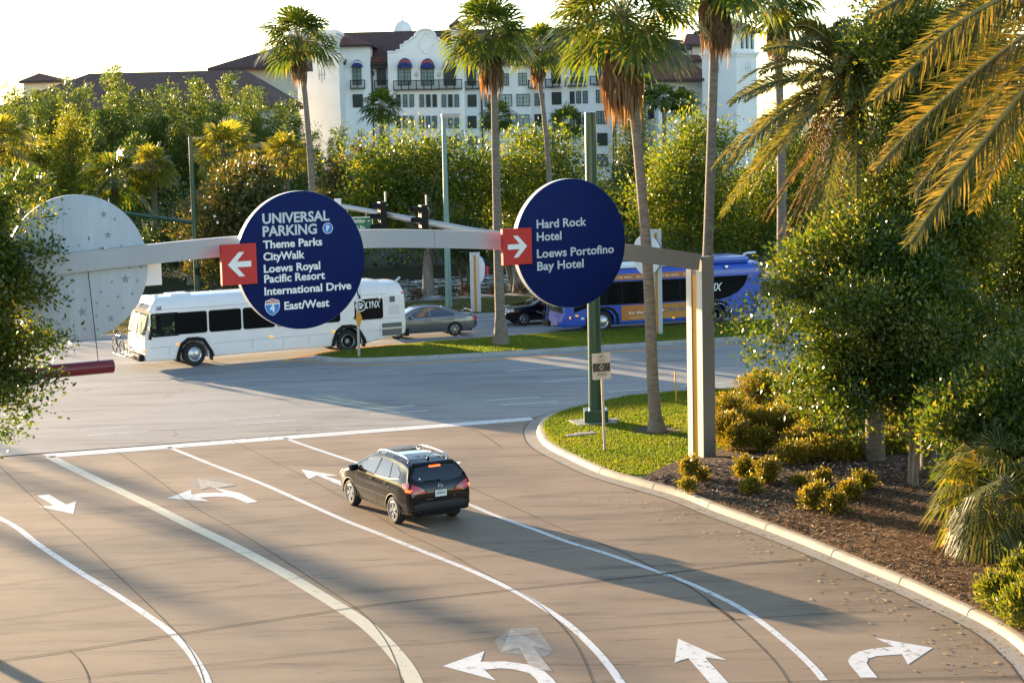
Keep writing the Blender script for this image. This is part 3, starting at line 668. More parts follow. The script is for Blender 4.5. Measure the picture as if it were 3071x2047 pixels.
def wheel(parent, c, side, R, w_, kind='alloy', steer=0.0):
    """tyre as the part, rim as its sub-part; axis along y, side +1/-1 is the outer face"""
    root = bpy.data.objects.new('wheel', None); link(root); root.parent = parent; root.location = c; root.rotation_euler = (0, 0, steer)
    ax = (0, side, 0); rr = R*(.66 if kind == 'alloy' else .60)
    t = MB().lathe([(rr, -w_*.5), (R*.9, -w_*.5), (R*.97, -w_*.42), (R, -w_*.3), (R, w_*.3), (R*.97, w_*.42), (R*.9, w_*.5), (R*.8, w_*.52), (rr, w_*.46), (rr*.98, w_*.3), (rr*.98, -w_*.3)], (0, 0, 0), ax, 36)
    for k in (-.18, 0, .18): t.lathe([(R*1.001, w_*(k-.012)), (R*1.004, w_*k), (R*1.001, w_*(k+.012))], (0, 0, 0), ax, 36)
    tp = t.build('tyre', MT['rubber'], root, smooth=40)
    m = MB()
    if kind == 'alloy' or kind == 'alloy6':
        nsp = 5 if kind == 'alloy' else 6
        m.lathe([(rr, w_*.46), (rr*.95, w_*.48), (rr*.9, w_*.40), (rr*.88, w_*.2)], (0, 0, 0), ax, 36)
        m.lathe([(0, w_*.40), (rr*.16, w_*.40), (rr*.2, w_*.34), (rr*.2, w_*.1)], (0, 0, 0), ax, 16)
        for k in range(nsp):
            for d_ in ((-.13, .13) if kind == 'alloy' else (0,)):
                a0 = 6.28319*k/nsp; a1 = a0+d_*1.6
                p0 = Vector((math.cos(a0)*rr*.12, 0, math.sin(a0)*rr*.12)); p1 = Vector((math.cos(a1)*rr*.93, 0, math.sin(a1)*rr*.93))
                t_ = (p1-p0).normalized(); s_ = Vector((-t_.z, 0, t_.x))*rr*(.065 if kind == 'alloy' else .10)
                y0 = side*w_*.28; y1 = side*w_*.43
                m.prism([p0-s_*.9+Vector((0, y0, 0)), p1-s_+Vector((0, y0, 0)), p1+s_+Vector((0, y0, 0)), p0+s_*.9+Vector((0, y0, 0))], (0, y1-y0, 0))
        m.cur = 1; m.lathe([(0, w_*.1), (rr*.9, w_*.1)], (0, 0, 0), ax, 24)
        m.build('rim', [MT['alloy'], MT['black']], root, smooth=40)
    elif kind == 'bus_front':
        m.lathe([(rr, w_*.46), (rr*.94, w_*.5), (rr*.86, w_*.46), (rr*.8, w_*.40), (rr*.5, w_*.56), (rr*.42, w_*.60), (0, w_*.60)], (0, 0, 0), ax, 36)
        for k in range(10):
            a = 6.28319*k/10; m.lathe([(0, w_*.64), (rr*.045, w_*.64), (rr*.05, w_*.5)], (math.cos(a)*rr*.47, 0, math.sin(a)*rr*.47), ax, 8)
        m.lathe([(0, w_*.70), (rr*.16, w_*.69), (rr*.2, w_*.55)], (0, 0, 0), ax, 16)
        m.cur = 1
        for k in range(10):
            a = 6.28319*(k+.5)/10; m.lathe([(0, w_*.515), (rr*.07, w_*.515)], (math.cos(a)*rr*.66, 0, math.sin(a)*rr*.66), ax, 10)
        m.build('rim', [MT['alloy'], MT['black']], root, smooth=40)
    else:
        m.lathe([(rr, w_*.46), (rr*.95, w_*.5), (rr*.9, w_*.44)], (0, 0, 0), ax, 36)
        m.lathe([(0, w_*.2), (rr*.2, w_*.2), (rr*.26, w_*.1)], (0, 0, 0), ax, 16)
        for k in range(8):
            a = 6.28319*k/8; m.lathe([(0, w_*.16), (rr*.05, w_*.15), (rr*.05, 0)], (math.cos(a)*rr*.34, 0, math.sin(a)*rr*.34), ax, 8)
        m.cur = 1; m.lathe([(rr*.9, w_*.44), (rr*.84, w_*.1), (rr*.3, -w_*.2), (0, -w_*.2)], (0, 0, 0), ax, 24)
        m.build('rim', [MT['alloy'], MT['black']], root, smooth=40)
    return root

def text_mesh(txt, bold=.0, shear=0.0):
    c = bpy.data.curves.new('t', 'FONT'); c.body = txt; c.size = 1; c.offset = bold; c.shear = shear; c.resolution_u = 3
    o = bpy.data.objects.new('t', c); link(o); bpy.context.view_layer.update()
    me = bpy.data.meshes.new_from_object(o.evaluated_get(bpy.context.evaluated_depsgraph_get()))
    vs = [tuple(v.co) for v in me.vertices]; fs = [tuple(p.vertices) for p in me.polygons]
    bpy.data.objects.remove(o); bpy.data.curves.remove(c); bpy.data.meshes.remove(me); return vs, fs
CAPH = None
def add_text(mb, txt, o, ex, ez, width=None, cap=None, bold=0.0, shear=0.0, depth=0.0):
    """write txt with lower-left at o; ex, ez unit vectors; cap = capital height in metres; width fits the line"""
    global CAPH
    if CAPH is None: CAPH = max(v[1] for v in text_mesh('H')[0])
    vs, fs = text_mesh(txt, bold, shear)
    if not vs: return
    x0 = min(v[0] for v in vs); x1 = max(v[0] for v in vs)
    sz = cap/CAPH; sx = (width/(x1-x0)) if width else sz
    o, ex, ez = Vector(o), Vector(ex), Vector(ez); nn = ex.cross(ez)
    P = [o+ex*((v[0]-x0)*sx)+ez*(v[1]*sz)+nn*depth for v in vs]
    mb.add(P, fs)

# ------------------------------------------------------------------ car bodies
def car_body(name, parent, top, bot, W, T, nst, paint, arches, R_arch):
    x0, x1 = top[0][0], top[-1][0]
    xs = []
    for k in range(nst+1):
        t = k/nst; t = .5-.5*math.cos(math.pi*t) if False else t
        xs.append(x0+(x1-x0)*t)
    ends = [x0+d for d in (.015, .04, .08)]+[x1-d for d in (.015, .04, .08)]
    xs = sorted(set([round(x, 4) for x in xs+ends+[t[0] for t in top[1:-1]]]))
    xs2 = [xs[0]]
    for x in xs[1:]:
        if x-xs2[-1] > .012: xs2.append(x)
    def sect(x):
        zt, zb = interp(x, top), interp(x, bot); tf = interp(x, T)
        r = min(.16, (zt-zb)*.3); ze = zt-r
        h = [(x, 0, zb), (x, interp(zb+.03, W)*tf*.9, zb)]
        for k in range(10):
            z = zb+.03+(ze-zb-.03)*k/9; h.append((x, interp(z, W)*tf, z))
        ye = h[-1][1]
        for k in range(1, 9):
            a = math.pi/2*k/8
            h.append((x, ye*max(math.cos(a), 0)**.42 if k < 8 else 0, ze+r*math.sin(a)**.62))
        return h
    mb = loft(xs2, sect); o = mb.build(name, paint, parent)
    boolean(o, [cyl('arch', R_arch, (ax, s*.93, az), .33) for ax, az in arches for s in (1, -1)])
    finish(o, 32)
    return o

# black compact crossover -----------------------------------------------------------------
P_black = mat('black_car_paint', (.003, .003, .0035), .08, spec=.5)
P_trim = mat('black_bumper_plastic', (.015, .015, .016), .55)
suv = thing('suv', 'black crossover with silver roof rails and lit brake lamps stopping on the brown concrete drive', 'car', (-2.344, 46.581, .004), 2.07117)
top = [(-.98, .60), (-.97, .80), (-.95, 1.0), (-.90, 1.13), (-.79, 1.31), (-.66, 1.48), (-.57, 1.56), (-.44, 1.595), (-.1, 1.635), (.5, 1.665), (1.0, 1.655), (1.5, 1.60), (1.75, 1.54), (2.1, 1.37), (2.6, 1.13), (2.8, 1.05), (3.1, 1.0), (3.35, .93), (3.52, .83), (3.62, .70), (3.67, .56)]
bot = [(-.98, .44), (-.9, .36), (-.6, .30), (0, .27), (3.2, .25), (3.55, .27), (3.67, .34)]
Wt = [(.2, .79), (.32, .84), (.5, .885), (.72, .905), (.92, .90), (1.06, .885), (1.15, .855), (1.25, .795), (1.38, .725), (1.5, .655), (1.6, .585), (1.7, .56)]
Tt = [(-.98, .86), (-.93, .93), (-.8, .97), (-.4, 1), (2.9, 1), (3.3, .96), (3.5, .89), (3.62, .80), (3.67, .72)]
body = car_body('body', suv, top, bot, Wt, Tt, 44, P_black, [(0, .34), (2.69, .34)], .41)
bv = bvh_of(body)
g_ = MB(); decal(g_, bv, [(-.72, 1.29), (-.62, 1.19), (-.3, 1.145), (.3, 1.145), (.62, 1.19), (.72, 1.29), (.53, 1.49), (.3, 1.51), (-.3, 1.51), (-.53, 1.49)], 'x-', .006, .1); g_.build('rear_window', MT['glass'], suv, smooth=50)
for s, ax in ((1, 'y+'), (-1, 'y-')):
    for nm, pl in (('side_window', [(2.28, 1.13), (1.95, 1.31), (1.62, 1.46), (1.06, 1.51), (1.10, 1.13)]), ('side_window', [(1.00, 1.13), (.96, 1.51), (.40, 1.49), (.24, 1.17), (.26, 1.14)]), ('quarter_window', [(.17, 1.17), (.32, 1.48), (.05, 1.45), (-.22, 1.33), (-.28, 1.25), (-.2, 1.19)])):
        g_ = MB(); decal(g_, bv, pl, ax, .006, .15); o = g_.build(nm, MT['glass'], suv, smooth=50)
    g_ = MB(); seam(g_, bv, [(2.36, 1.09), (1.1, 1.09), (.2, 1.12), (-.3, 1.19)], ax, .016, .007); g_.build('window_trim', MT['chrome'] if False else P_trim, suv)
    g_ = MB()
    for pl in ([(2.22, 1.02), (2.18, .75), (2.14, .45), (2.05, .36)], [(1.02, 1.03), (1.03, .6), (1.02, .36)], [(.22, 1.03), (.30, .75), (.42, .55)], [(2.05, .36), (.5, .36)]): seam(g_, bv, pl, ax, .014, .003)
    g_.build('door_seam', MT['black'], suv)
    for hx in (1.2, .34):
        g_ = MB(); g_.bbox((hx, s*.905, .99), (.2, .04, .035), .012); g_.build('door_handle', MT['chrome'] if hx < 0 else P_black, suv, smooth=40)
    # lower cladding
    g_ = MB(); decal(g_, bv, [(2.2, .28), (2.16, .37), (.5, .37), (.46, .28)], ax, .012, .3); g_.build('sill_cladding', P_trim, suv)
    g_ = MB()
    g_.bbox((2.12, s*1.0, 1.14), (.14, .24, .17), .05, rz=.15*s); g_.build('door_mirror', P_black, suv, smooth=50)
    # wheel arch lip
    for ax_ in (0, 2.69):
        g_ = MB(); pts = [Vector((ax_+math.cos(a)*.425, s*.89, .34+math.sin(a)*.425)) for a in np.linspace(-.05, math.pi+.05, 16)]
        g_.tube(pts, .018, 6); g_.build('arch_lip', P_trim, suv, smooth=60)
    rl = MB(); pts = [(-.32, 1.60), (-.2, 1.685), (.4, 1.72), (1.0, 1.71), (1.38, 1.66), (1.48, 1.60)]
    rl.tube(smooth_path([Vector((x, s*.55, z-.01)) for x, z in pts], 4), .024, 8); rl.build('roof_rail', MT['alloy'], suv, smooth=60)
    tl = MB(); decal(tl, bv, [(s*y, z) for y, z in ((.36, .90), (.50, 1.01), (.70, 1.10), (.86, 1.15), (.86, .91), (.6, .885))], 'x-', .014, .1)
    decal(tl, bv, [(-.945, .91), (-.94, 1.15), (-.56, 1.12), (-.58, 1.04), (-.80, .91)], ax, .014, .1)
    t_ = tl.build('tail_lamp', MT['redlens'], suv, smooth=40)
    l2 = MB(); decal(l2, bv, [(-.93, .935), (-.93, 1.0), (-.76, 1.0), (-.78, .94)], ax, .019, .1); l2.build('bulb', MT['red_lit'], t_)
    l2 = MB(); decal(l2, bv, circ(s*.54, .97, .042), 'x-', .019, .1); l2.build('reversing_lens', mat('lamp_grey', (.30, .28, .28), .35), t_)
    hl = MB(); decal(hl, bv, [(3.5, .70), (3.25, .90), (3.05, .92), (3.35, .74)], ax, .01, .1); hl.build('headlight', mat('headlight_lens', (.5, .5, .5), .08, coat=.8), suv, smooth=40)
    for ax_ in (0, 2.69): wheel(suv, (ax_, s*.775, .35), s, .352, .225, 'alloy')
for xx in (-.1, 1.15):
    rl = MB(); rl.tube([(xx, -.55, 1.685), (xx, -.3, 1.705), (xx, .3, 1.705), (xx, .55, 1.685)], .018, 8); rl.build('cross_bar', MT['alloy'], suv, smooth=60)
g_ = MB(); decal(g_, bv, [(.70, 1.14), (.55, 1.50), (-.55, 1.50), (-.70, 1.14)], 'x+', .006, .12); g_.build('windshield', MT['glass'], suv, smooth=50)
g_ = MB(); decal(g_, bv, [(.35, -.48), (.35, .48), (1.25, .48), (1.25, -.48)], 'z', .004, .2); g_.build('sunroof', MT['glass'], suv, smooth=50)
g_ = MB(); decal(g_, bv, [(-.84, .40), (-.82, .60), (-.5, .66), (.5, .66), (.82, .60), (.84, .40)], 'x-', .01, .12); g_.build('rear_bumper', P_trim, suv, smooth=50)
g_ = MB()
for pl in ([(-.38, .90), (-.46, .72), (0, .70), (.46, .72), (.38, .90)], [(-.60, 1.16), (-.40, .93)], [(.60, 1.16), (.40, .93)]): seam(g_, bv, pl, 'x-', .014, .003)
g_.build('tailgate_seam', MT['black'], suv)
g_ = MB(); decal(g_, bv, rrect(-.16, 1.475, .16, 1.505, .01), 'x-', .014, .1); g_.build('brake_light', MT['red_lit'], suv)
g_ = MB(); decal(g_, bv, rrect(-.56, 1.52, .56, 1.56, .015), 'x-', .03, .15); g_.build('spoiler', P_black, suv, smooth=50)
P_plate = mat('plate_white', (.75, .78, .76), .4); P_green = mat('plate_green', (.01, .12, .06), .5); P_orange = mat('plate_orange', (.75, .2, .02), .5)
def on_back(y, z, off=.0):
    h = bv.ray_cast(Vector((-20, y, z)), Vector((1, 0, 0))); return h[0]+Vector((-off, 0, 0))
pl = MB(); c = on_back(0, .855, .02); pl.bbox((c.x, 0, .855), (.012, .32, .165), .005); plate = pl.build('number_plate', P_plate, suv)
g_ = MB(); add_text(g_, '209', (c.x-.009, .135, .827), (0, -1, 0), (0, 0, 1), .115, .068, .01); add_text(g_, 'NXW', (c.x-.009, .0, .827), (0, -1, 0), (0, 0, 1), .13, .068, .01)
add_text(g_, 'FLORIDA', (c.x-.009, .06, .908), (0, -1, 0), (0, 0, 1), .12, .016, .0); g_.build('lettering', P_green, plate)
g_ = MB(); g_.poly([(c.x-.008, y, z) for y, z in circ(.012, .855, .022)]); g_.build('orange_emblem', P_orange, plate)
g_ = MB(); p = on_back(0, 1.035, .012); g_.lathe([(.040, 0), (.055, .014), (.068, 0)], p+Vector((-.01, 0, 0)), (-1, 0, .3), 20); g_.box(p+Vector((-.014, 0, 0)), (.012, .15, .024)); g_.build('badge', MT['chrome'], suv, smooth=50)
g_ = MB(); p = on_back(.34, .72, .012); add_text(g_, 'ROGUE', (p.x, .40, .715), (0, -1, 0), (0, 0, 1), .17, .026, .01); g_.build('lettering', MT['chrome'], suv); g_ = MB(); p = on_back(-.38, .755, .012); add_text(g_, 'SL', (p.x, -.36, .755), (0, -1, 0), (0, 0, 1), .05, .026, .01); g_.build('lettering', MT['chrome'], suv)
g_ = MB(); p = on_back(.52, 1.24, .014); g_.poly([(p.x-.01, y, z) for y, z in circ(.52, 1.24, .026)]); g_.build('sticker', MT['white'], suv)
g_ = MB(); a = on_back(0, 1.17, .03); b = on_back(.42, 1.18, .03); g_.tube([a, b], .012, 6); g_.lathe([(0, .02), (.03, .02), (.035, -.03)], a, (-1, 0, .5), 10); g_.build('rear_wiper', MT['black'], suv)
g_ = MB(); g_.tube([(-.25, 0, 1.6), (-.32, 0, 1.66)], .03, 8); g_.tube([(-.32, 0, 1.66), (-.62, 0, 1.90)], .005, 5); g_.build('antenna', MT['black'], suv)
g_ = MB(); g_.tube([(-.75, .48, .34), (-1.0, .48, .34)], .035, 10); g_.build('exhaust', MT['black'], suv, smooth=50)
g_ = MB(); g_.box((1.35, 0, .30), (4.2, 1.3, .10)); g_.build('underbody', MT['black'], suv)

# grey four-door sedan behind the white bus -------------------------------------------------
P_grey = mat('grey_metallic_paint', (.165, .18, .195), .3, .75, coat=.8)
sed = thing('sedan', 'grey four-door sedan with rear spoiler following close behind the white bus', 'car', UV(24.0, 84.3, .004), RA+math.pi)
# rear axle from the photo: wheel contact on its near side
wc = G(1365.3, 1007.5); hd = Vector((-math.cos(RA), -math.sin(RA), 0)); lf = Vector((-hd.y, hd.x, 0))
sed.location = wc - lf*.87 + Vector((0, 0, .004))
top = [(-1.13, .62), (-1.10, .88), (-1.05, .98), (-.9, 1.01), (-.55, 1.05), (-.3, 1.12), (.0, 1.24), (.4, 1.38), (.8, 1.455), (1.2, 1.475), (1.6, 1.455), (1.85, 1.39), (2.2, 1.22), (2.62, 1.02), (2.85, .96), (3.2, .90), (3.5, .80), (3.68, .66), (3.75, .5)]
bot = [(-1.13, .42), (-1.0, .30), (0, .22), (3.3, .2), (3.75, .3)]
Wt2 = [(.15, .80), (.3, .86), (.5, .885), (.7, .89), (.88, .87), (.97, .835), (1.1, .76), (1.3, .665), (1.45, .58), (1.5, .56)]
Tt2 = [(-1.13, .80), (-1.0, .90), (-.7, .97), (0, 1), (2.8, 1), (3.3, .94), (3.6, .83), (3.75, .68)]
body2 = car_body('body', sed, top, bot, Wt2, Tt2, 44, P_grey, [(0, .32), (2.8, .32)], .37)
bv2 = bvh_of(body2)
for s, ax in ((1, 'y+'), (-1, 'y-')):
    for pl in ([(2.25, .99), (1.95, 1.20), (1.6, 1.36), (1.22, 1.39), (1.22, .98)], [(1.14, .98), (1.14, 1.39), (.75, 1.36), (.3, 1.20), (.02, 1.08), (.02, 1.0)]):
        g_ = MB(); decal(g_, bv2, pl, ax, .006, .15); g_.build('side_window', mat('tinted_window', (.02, .045, .06), .04, spec=.9, coat=.6), sed, smooth=50)
    g_ = MB()
    for pl in ([(2.3, .95), (2.25, .6), (2.2, .30)], [(1.18, .96), (1.18, .30)], [(.1, .98), (.22, .75), (.4, .5)], [(2.2, .30), (.5, .30)], [(2.25, .97), (.0, .98)]): seam(g_, bv2, pl, ax, .014, .003)
    g_.build('door_seam', MT['black'], sed)
    g_ = MB(); seam(g_, bv2, [(2.15, .55), (.4, .58)], ax, .04, .012); g_.build('side_moulding', P_grey, sed)
    for hx in (1.35, .28): g_ = MB(); g_.bbox((hx, s*.885, .86), (.2, .045, .035), .012); g_.build('door_handle', P_grey, sed, smooth=40)
    g_ = MB(); g_.bbox((2.12, s*.97, 1.0), (.12, .22, .14), .05); g_.build('door_mirror', P_grey, sed, smooth=50)
    g_ = MB(); decal(g_, bv2, [(-1.09, .70), (-1.08, .94), (-.86, .90), (-.9, .74)], ax, .01, .1); decal(g_, bv2, [(s*.80, .72), (s*.72, .93), (s*.5, .93), (s*.48, .74)], 'x-', .01, .1); g_.build('tail_lamp', MT['redlens'], sed, smooth=50)
    for ax_ in (0, 2.8): wheel(sed, (ax_, s*.765, .325), s, .328, .215, 'alloy6')
g_ = MB(); decal(g_, bv2, [(.66, .99), (.52, 1.38), (-.52, 1.38), (-.66, .99)], 'x+', .006, .12); g_.build('windshield', MT['glass'], sed, smooth=50)
g_ = MB(); decal(g_, bv2, [(.6, 1.08), (.5, 1.36), (-.5, 1.36), (-.6, 1.08)], 'x-', .006, .12); g_.build('rear_window', MT['glass'], sed, smooth=50)
g_ = MB(); g_.tube(smooth_path([Vector(p) for p in ((-.80, -.72, .99), (-.95, -.66, 1.10), (-.98, -.3, 1.125), (-.98, .3, 1.125), (-.95, .66, 1.10), (-.80, .72, .99))], 4), .035, 8); g_.build('spoiler', P_grey, sed, smooth=60)
g_ = MB(); g_.box((1.3, 0, .26), (4.4, 1.3, .10)); g_.build('underbody', MT['black'], sed)

# black town car, nose showing beyond the blue bus -------------------------------------------
tc_ = thing('town_car', 'black limousine with chrome grille, its nose showing beyond the blue bus', 'car', (0, 0, 0), RA+math.pi)
wc = G(1571, 976.5); tc_.location = wc + hd*(-2.98) - lf*.80 + Vector((0, 0, .004))
top = [(-1.4, .65), (-1.38, .95), (-1.2, 1.02), (-.3, 1.05), (.1, 1.2), (.5, 1.40), (.9, 1.45), (1.5, 1.44), (1.8, 1.36), (2.4, 1.06), (2.6, 1.02), (3.3, .96), (3.7, .90), (3.86, .84), (3.92, .70), (3.95, .55)]
bot = [(-1.4, .4), (-1.2, .3), (0, .24), (3.4, .24), (3.95, .36)]
Tt3 = [(-1.4, .85), (-1.1, .95), (0, 1), (3.2, 1), (3.6, .96), (3.85, .90), (3.95, .80)]
body3 = car_body('body', tc_, top, bot, Wt2, Tt3, 44, P_black, [(0, .32), (2.98, .32)], .37); bv3 = bvh_of(body3)
for s, ax in ((1, 'y+'), (-1, 'y-')):
    for pl in ([(2.1, 1.02), (1.7, 1.34), (1.1, 1.38), (1.1, 1.0)], [(1.0, 1.0), (1.0, 1.38), (.5, 1.33), (.1, 1.08), (.1, 1.0)]):
        g_ = MB(); decal(g_, bv3, pl, ax, .006, .2); g_.build('side_window', MT['glass'], tc_, smooth=50)
    g_ = MB(); decal(g_, bv3, [(s*.34, .66), (s*.40, .85), (s*.62, .86), (s*.76, .80), (s*.76, .68)], 'x+', .012, .1); decal(g_, bv3, [(3.88, .68), (3.80, .82), (3.5, .84), (3.48, .70)], ax, .012, .1); g_.build('headlight', mat('clear_lens', (.7, .7, .7), .1, coat=.8), tc_, smooth=50)
    g_ = MB(); decal(g_, bv3, [(3.70, .69), (3.70, .74), (3.5, .745), (3.5, .69)], ax, .018, .1); g_.build('side_marker', MT['redlens'], tc_)
    for ax_ in (0, 2.98): wheel(tc_, (ax_, s*.76, .33), s, .335, .215, 'alloy6')
g_ = MB(); decal(g_, bv3, [(-.30, .66), (-.33, .80), (-.26, .88), (.26, .88), (.33, .80), (.30, .66)], 'x+', .02, .1); decal(g_, bv3, [(-.78, .60), (-.78, .64), (.78, .64), (.78, .60)], 'x+', .02, .1); g_.build('grille', MT['chrome'], tc_, smooth=50)
g_ = MB(); g_.tube([(3.72, 0, .90), (3.70, 0, .98)], .012, 6); g_.build('bonnet_ornament', MT['chrome'], tc_)
g_ = MB(); decal(g_, bv3, [(-.15, .46), (-.15, .58), (.15, .58), (.15, .46)], 'x+', .02, .1); g_.build('number_plate', MT['amber'] if False else mat('tan_plate', (.45, .3, .08), .5), tc_)
g_ = MB(); decal(g_, bv3, [(.66, 1.06), (.52, 1.36), (-.52, 1.36), (-.66, 1.06)], 'x+', .006, .12); g_.build('windshield', MT['glass'], tc_, smooth=50)

# ------------------------------------------------------------------ buses
def bus_body(name, parent, uf, ur, prof, front, rear_rise, paint, nst=30, ftaper=None, rtop=None):
    """prof: half section [(y,z)] bottom centre to top centre; front(z): nose position; rear_rise: [(u, lift of the skirt)]"""
    st = [ur, ur+.03, ur+.10, ur+.3]+[ur+.3+(uf-.9-ur-.3)*k/nst for k in range(1, nst+1)]+[uf-.7, uf-.5, uf-.3, uf-.18, uf-.09, uf-.03, uf]
    sink = {0: .88, 1: .95, 2: .985}
    N = len(st)
    def sect(i):
        u = st[i]; out = []
        k = (u-(uf-1.2))/1.2
        d = uf-u; tp = 1.0
        if ftaper: tp = interp(d, ftaper)
        if i in sink: tp *= sink[i]
        lift = interp(u, rear_rise)
        for y, z in prof:
            zz = z if z > .9 else z + lift*(1-(z-.3)/.6)
            uu = u
            if k > 0: uu = (uf-1.2)+k*(front(zz, y)-(uf-1.2))
            if rtop and u < ur+.4: uu = u+interp(zz, rtop)*(1-(u-ur)/.4)
            yy = y*tp if z < 2.9 else y*min(1, tp)
            out.append((uu, yy, zz))
        return out
    mb = loft(list(range(N)), sect); return mb.build(name, paint, parent)

# ---- white city bus
P_wbus = mat('white_bus_paint', (.84, .81, .81), .32, spec=.5, coat=.3, var=.035, vscale=1.6)
P_dark = mat('dark_bus_interior', (.05, .05, .045), .8)
busw = thing('bus', 'white city bus with a bicycle on its front rack turning into the avenue', 'bus', (-14.0693, 79.1869, .004), 3.6346925)
BWM = Matrix.Translation(busw.location) @ Matrix.Rotation(3.6346925, 4, 'Z'); BWI = BWM.inverted()
def bpx(MI, MW, half, x, y):
    n_ = (MW.to_3x3() @ Vector((0, 1, 0))); o_ = MW @ Vector((0, half, 0)); p = MI @ ONP(x, y, o_, n_); return (p.x, p.z)
wb = lambda x, y: bpx(BWI, BWM, 1.285, x, y)
w5 = lambda x, y: wb(280+x/3.9217, 820+y/3.9217)
w6 = lambda x, y: wb(850+x/3.9217, 820+y/3.9217)
prof = [(0, .34), (1.20, .34), (1.27, .40), (1.285, .55), (1.285, .9), (1.285, 1.3), (1.285, 1.8), (1.285, 2.3), (1.28, 2.56), (1.25, 2.66), (1.12, 2.84), (1.02, 2.92), (.88, 2.965), (.5, 3.0), (0, 3.01)]
fr = lambda z, y: 2.20 + interp(z, [(.3, .0), (.6, .06), (1.35, .04), (1.45, .0), (2.35, -.26), (2.40, -.20), (2.72, -.34), (3.0, -.7)]) - .10*(abs(y)/1.28)**4
bw = bus_body('body', busw, 2.24, -9.95, prof, fr, [(-9.95, .34), (-8.1, .02), (-8, 0)], P_wbus, ftaper=[(0, .93), (.05, .96), (.15, .985), (.4, 1)], rtop=[(.3, .12), (1, .0), (2.4, .05), (3, .25)])
# driver's cab: hollow with openings for windscreen and side window
sw = [w5(625, 455), w5(915, 440), w5(935, 700), w5(635, 742)]
sx0 = min(p[0] for p in sw); sx1 = max(p[0] for p in sw); sz0 = min(p[1] for p in sw); sz1 = max(p[1] for p in sw)
sx0, sx1, sz0, sz1 = .62, 1.86, 1.36, 2.36
arches = [cyl('arch', .60, (0, s*1.15, .50), .42) for s in (1, -1)]+[cyl('arch', .60, (-7.09, s*1.12, .50), .45) for s in (1, -1)]
bw.data.materials.append(P_dark)
cab = cutbox((.95, 0, 1.75), (1.75, 2.36, 1.5)); cab.data.materials.clear(); cab.data.materials.append(P_dark)
o_side = cutbox(((sx0+sx1)/2, 1.2, (sz0+sz1)/2), (sx1-sx0-.1, .4, sz1-sz0-.1)); o_side2 = cutbox(((sx0+sx1)/2, -1.2, (sz0+sz1)/2), (sx1-sx0-.1, .4, sz1-sz0-.1))
o_fr = cutbox((2.0, 0, 1.86), (.9, 2.14, .86))
boolean(bw, arches+[cab, o_side, o_side2, o_fr]); finish(bw, 30)
bvw = bvh_of(bw)
P_cg = clear_glass('bus_cab_glass')
def side_plane(mb, pts, y, t=.012):
    mb.prism([(x, y, z) for x, z in pts], (0, t, 0))
YS = 1.288
# dark side windows on the visible and the far side
def quadpx(f, x0, y0, x1, y1):
    a, b, c, d = f(x0, y0), f(x1, y0), f(x1, y1), f(x0, y1); return a, b, c, d
wins = []
wz0, wz1 = 1.40, 2.33
e1 = [(w5(940, 370)[0], w5(1340, 370)[0]), (w5(1350, 370)[0], w5(1740, 370)[0])]
wbase = w5(940, 500)[0]; wl = (w5(940, 500)[0]-w5(1340, 500)[0]); gap = w5(1340, 500)[0]-w5(1350, 500)[0]
wr0, wr1 = w6(828, 350)[0], w6(1172, 350)[0]
x = wbase
while x-wl > wr0-.1: wins.append((x-wl, x)); x -= wl+gap
wins.append((wr1, wr0))
for (a, b) in wins:
    for s in (1, -1):
        m_ = MB(); pts = rrect(a+.02, wz0, b-.02, wz1, .11); side_plane(m_, pts, s*YS if s > 0 else -YS-.012); fr_ = m_.build('window_frame', MT['black'], busw)
        m_ = MB(); pts = rrect(a+.05, wz0+.04, b-.05, wz1-.04, .08); side_plane(m_, pts, (YS+.012) if s > 0 else -YS-.018, .006); m_.build('window', MT['busglass'], fr_)
for s in (1, -1):
    m_ = MB()
    out = rrect(sx0, sz0, sx1, sz1, .10); inn = rrect(sx0+.06, sz0+.06, sx1-.06, sz1-.06, .07); n = len(out)
    y = s*(YS+.006)
    m_.add([(px, y, pz) for px, pz in out]+[(px, y, pz) for px, pz in inn], [(i, (i+1) % n, n+(i+1) % n, n+i) for i in range(n)])
    m_.box((1.28, y, (sz0+sz1)/2), (.04, .012, sz1-sz0-.1)); f_ = m_.build('window_frame', MT['black'], busw)
    m_ = MB(); m_.poly([(px, s*(YS-.004), pz) for px, pz in inn]); m_.build('window', P_cg, f_)
# windscreen: two panes either side of a post
P_ws = clear_glass('windscreen_glass', (.55, .66, .55))
for s in (1, -1):
    m_ = MB(); pts = [(s*.05, 1.45), (s*1.06, 1.45), (s*1.06, 2.27), (s*.05, 2.27)]
    m_.poly([(fr(z, y)+.012, y, z) for y, z in pts]); m_.build('windscreen', P_ws, busw)
m_ = MB(); m_.box((2.06, 0, 1.86), (.06, .08, .92), R=Matrix.Rotation(-.29, 3, 'Y')); m_.build('windscreen_post', P_wbus, busw)
m_ = MB(); decal(m_, bvw, [(-1.0, 2.44), (-1.0, 2.68), (1.0, 2.68), (1.0, 2.44)], 'x+', .012, .3); m_.build('destination_display', MT['busglass'], busw)
for s in (1, -1):
    m_ = MB(); m_.tube([(2.28, s*.75, 1.36), (2.27, s*.55, 1.50), (2.12, s*.35, 2.0)], .012, 5); m_.box((2.30, s*.78, 1.36), (.06, .18, .04)); m_.build('windscreen_wiper', MT['black'], busw)
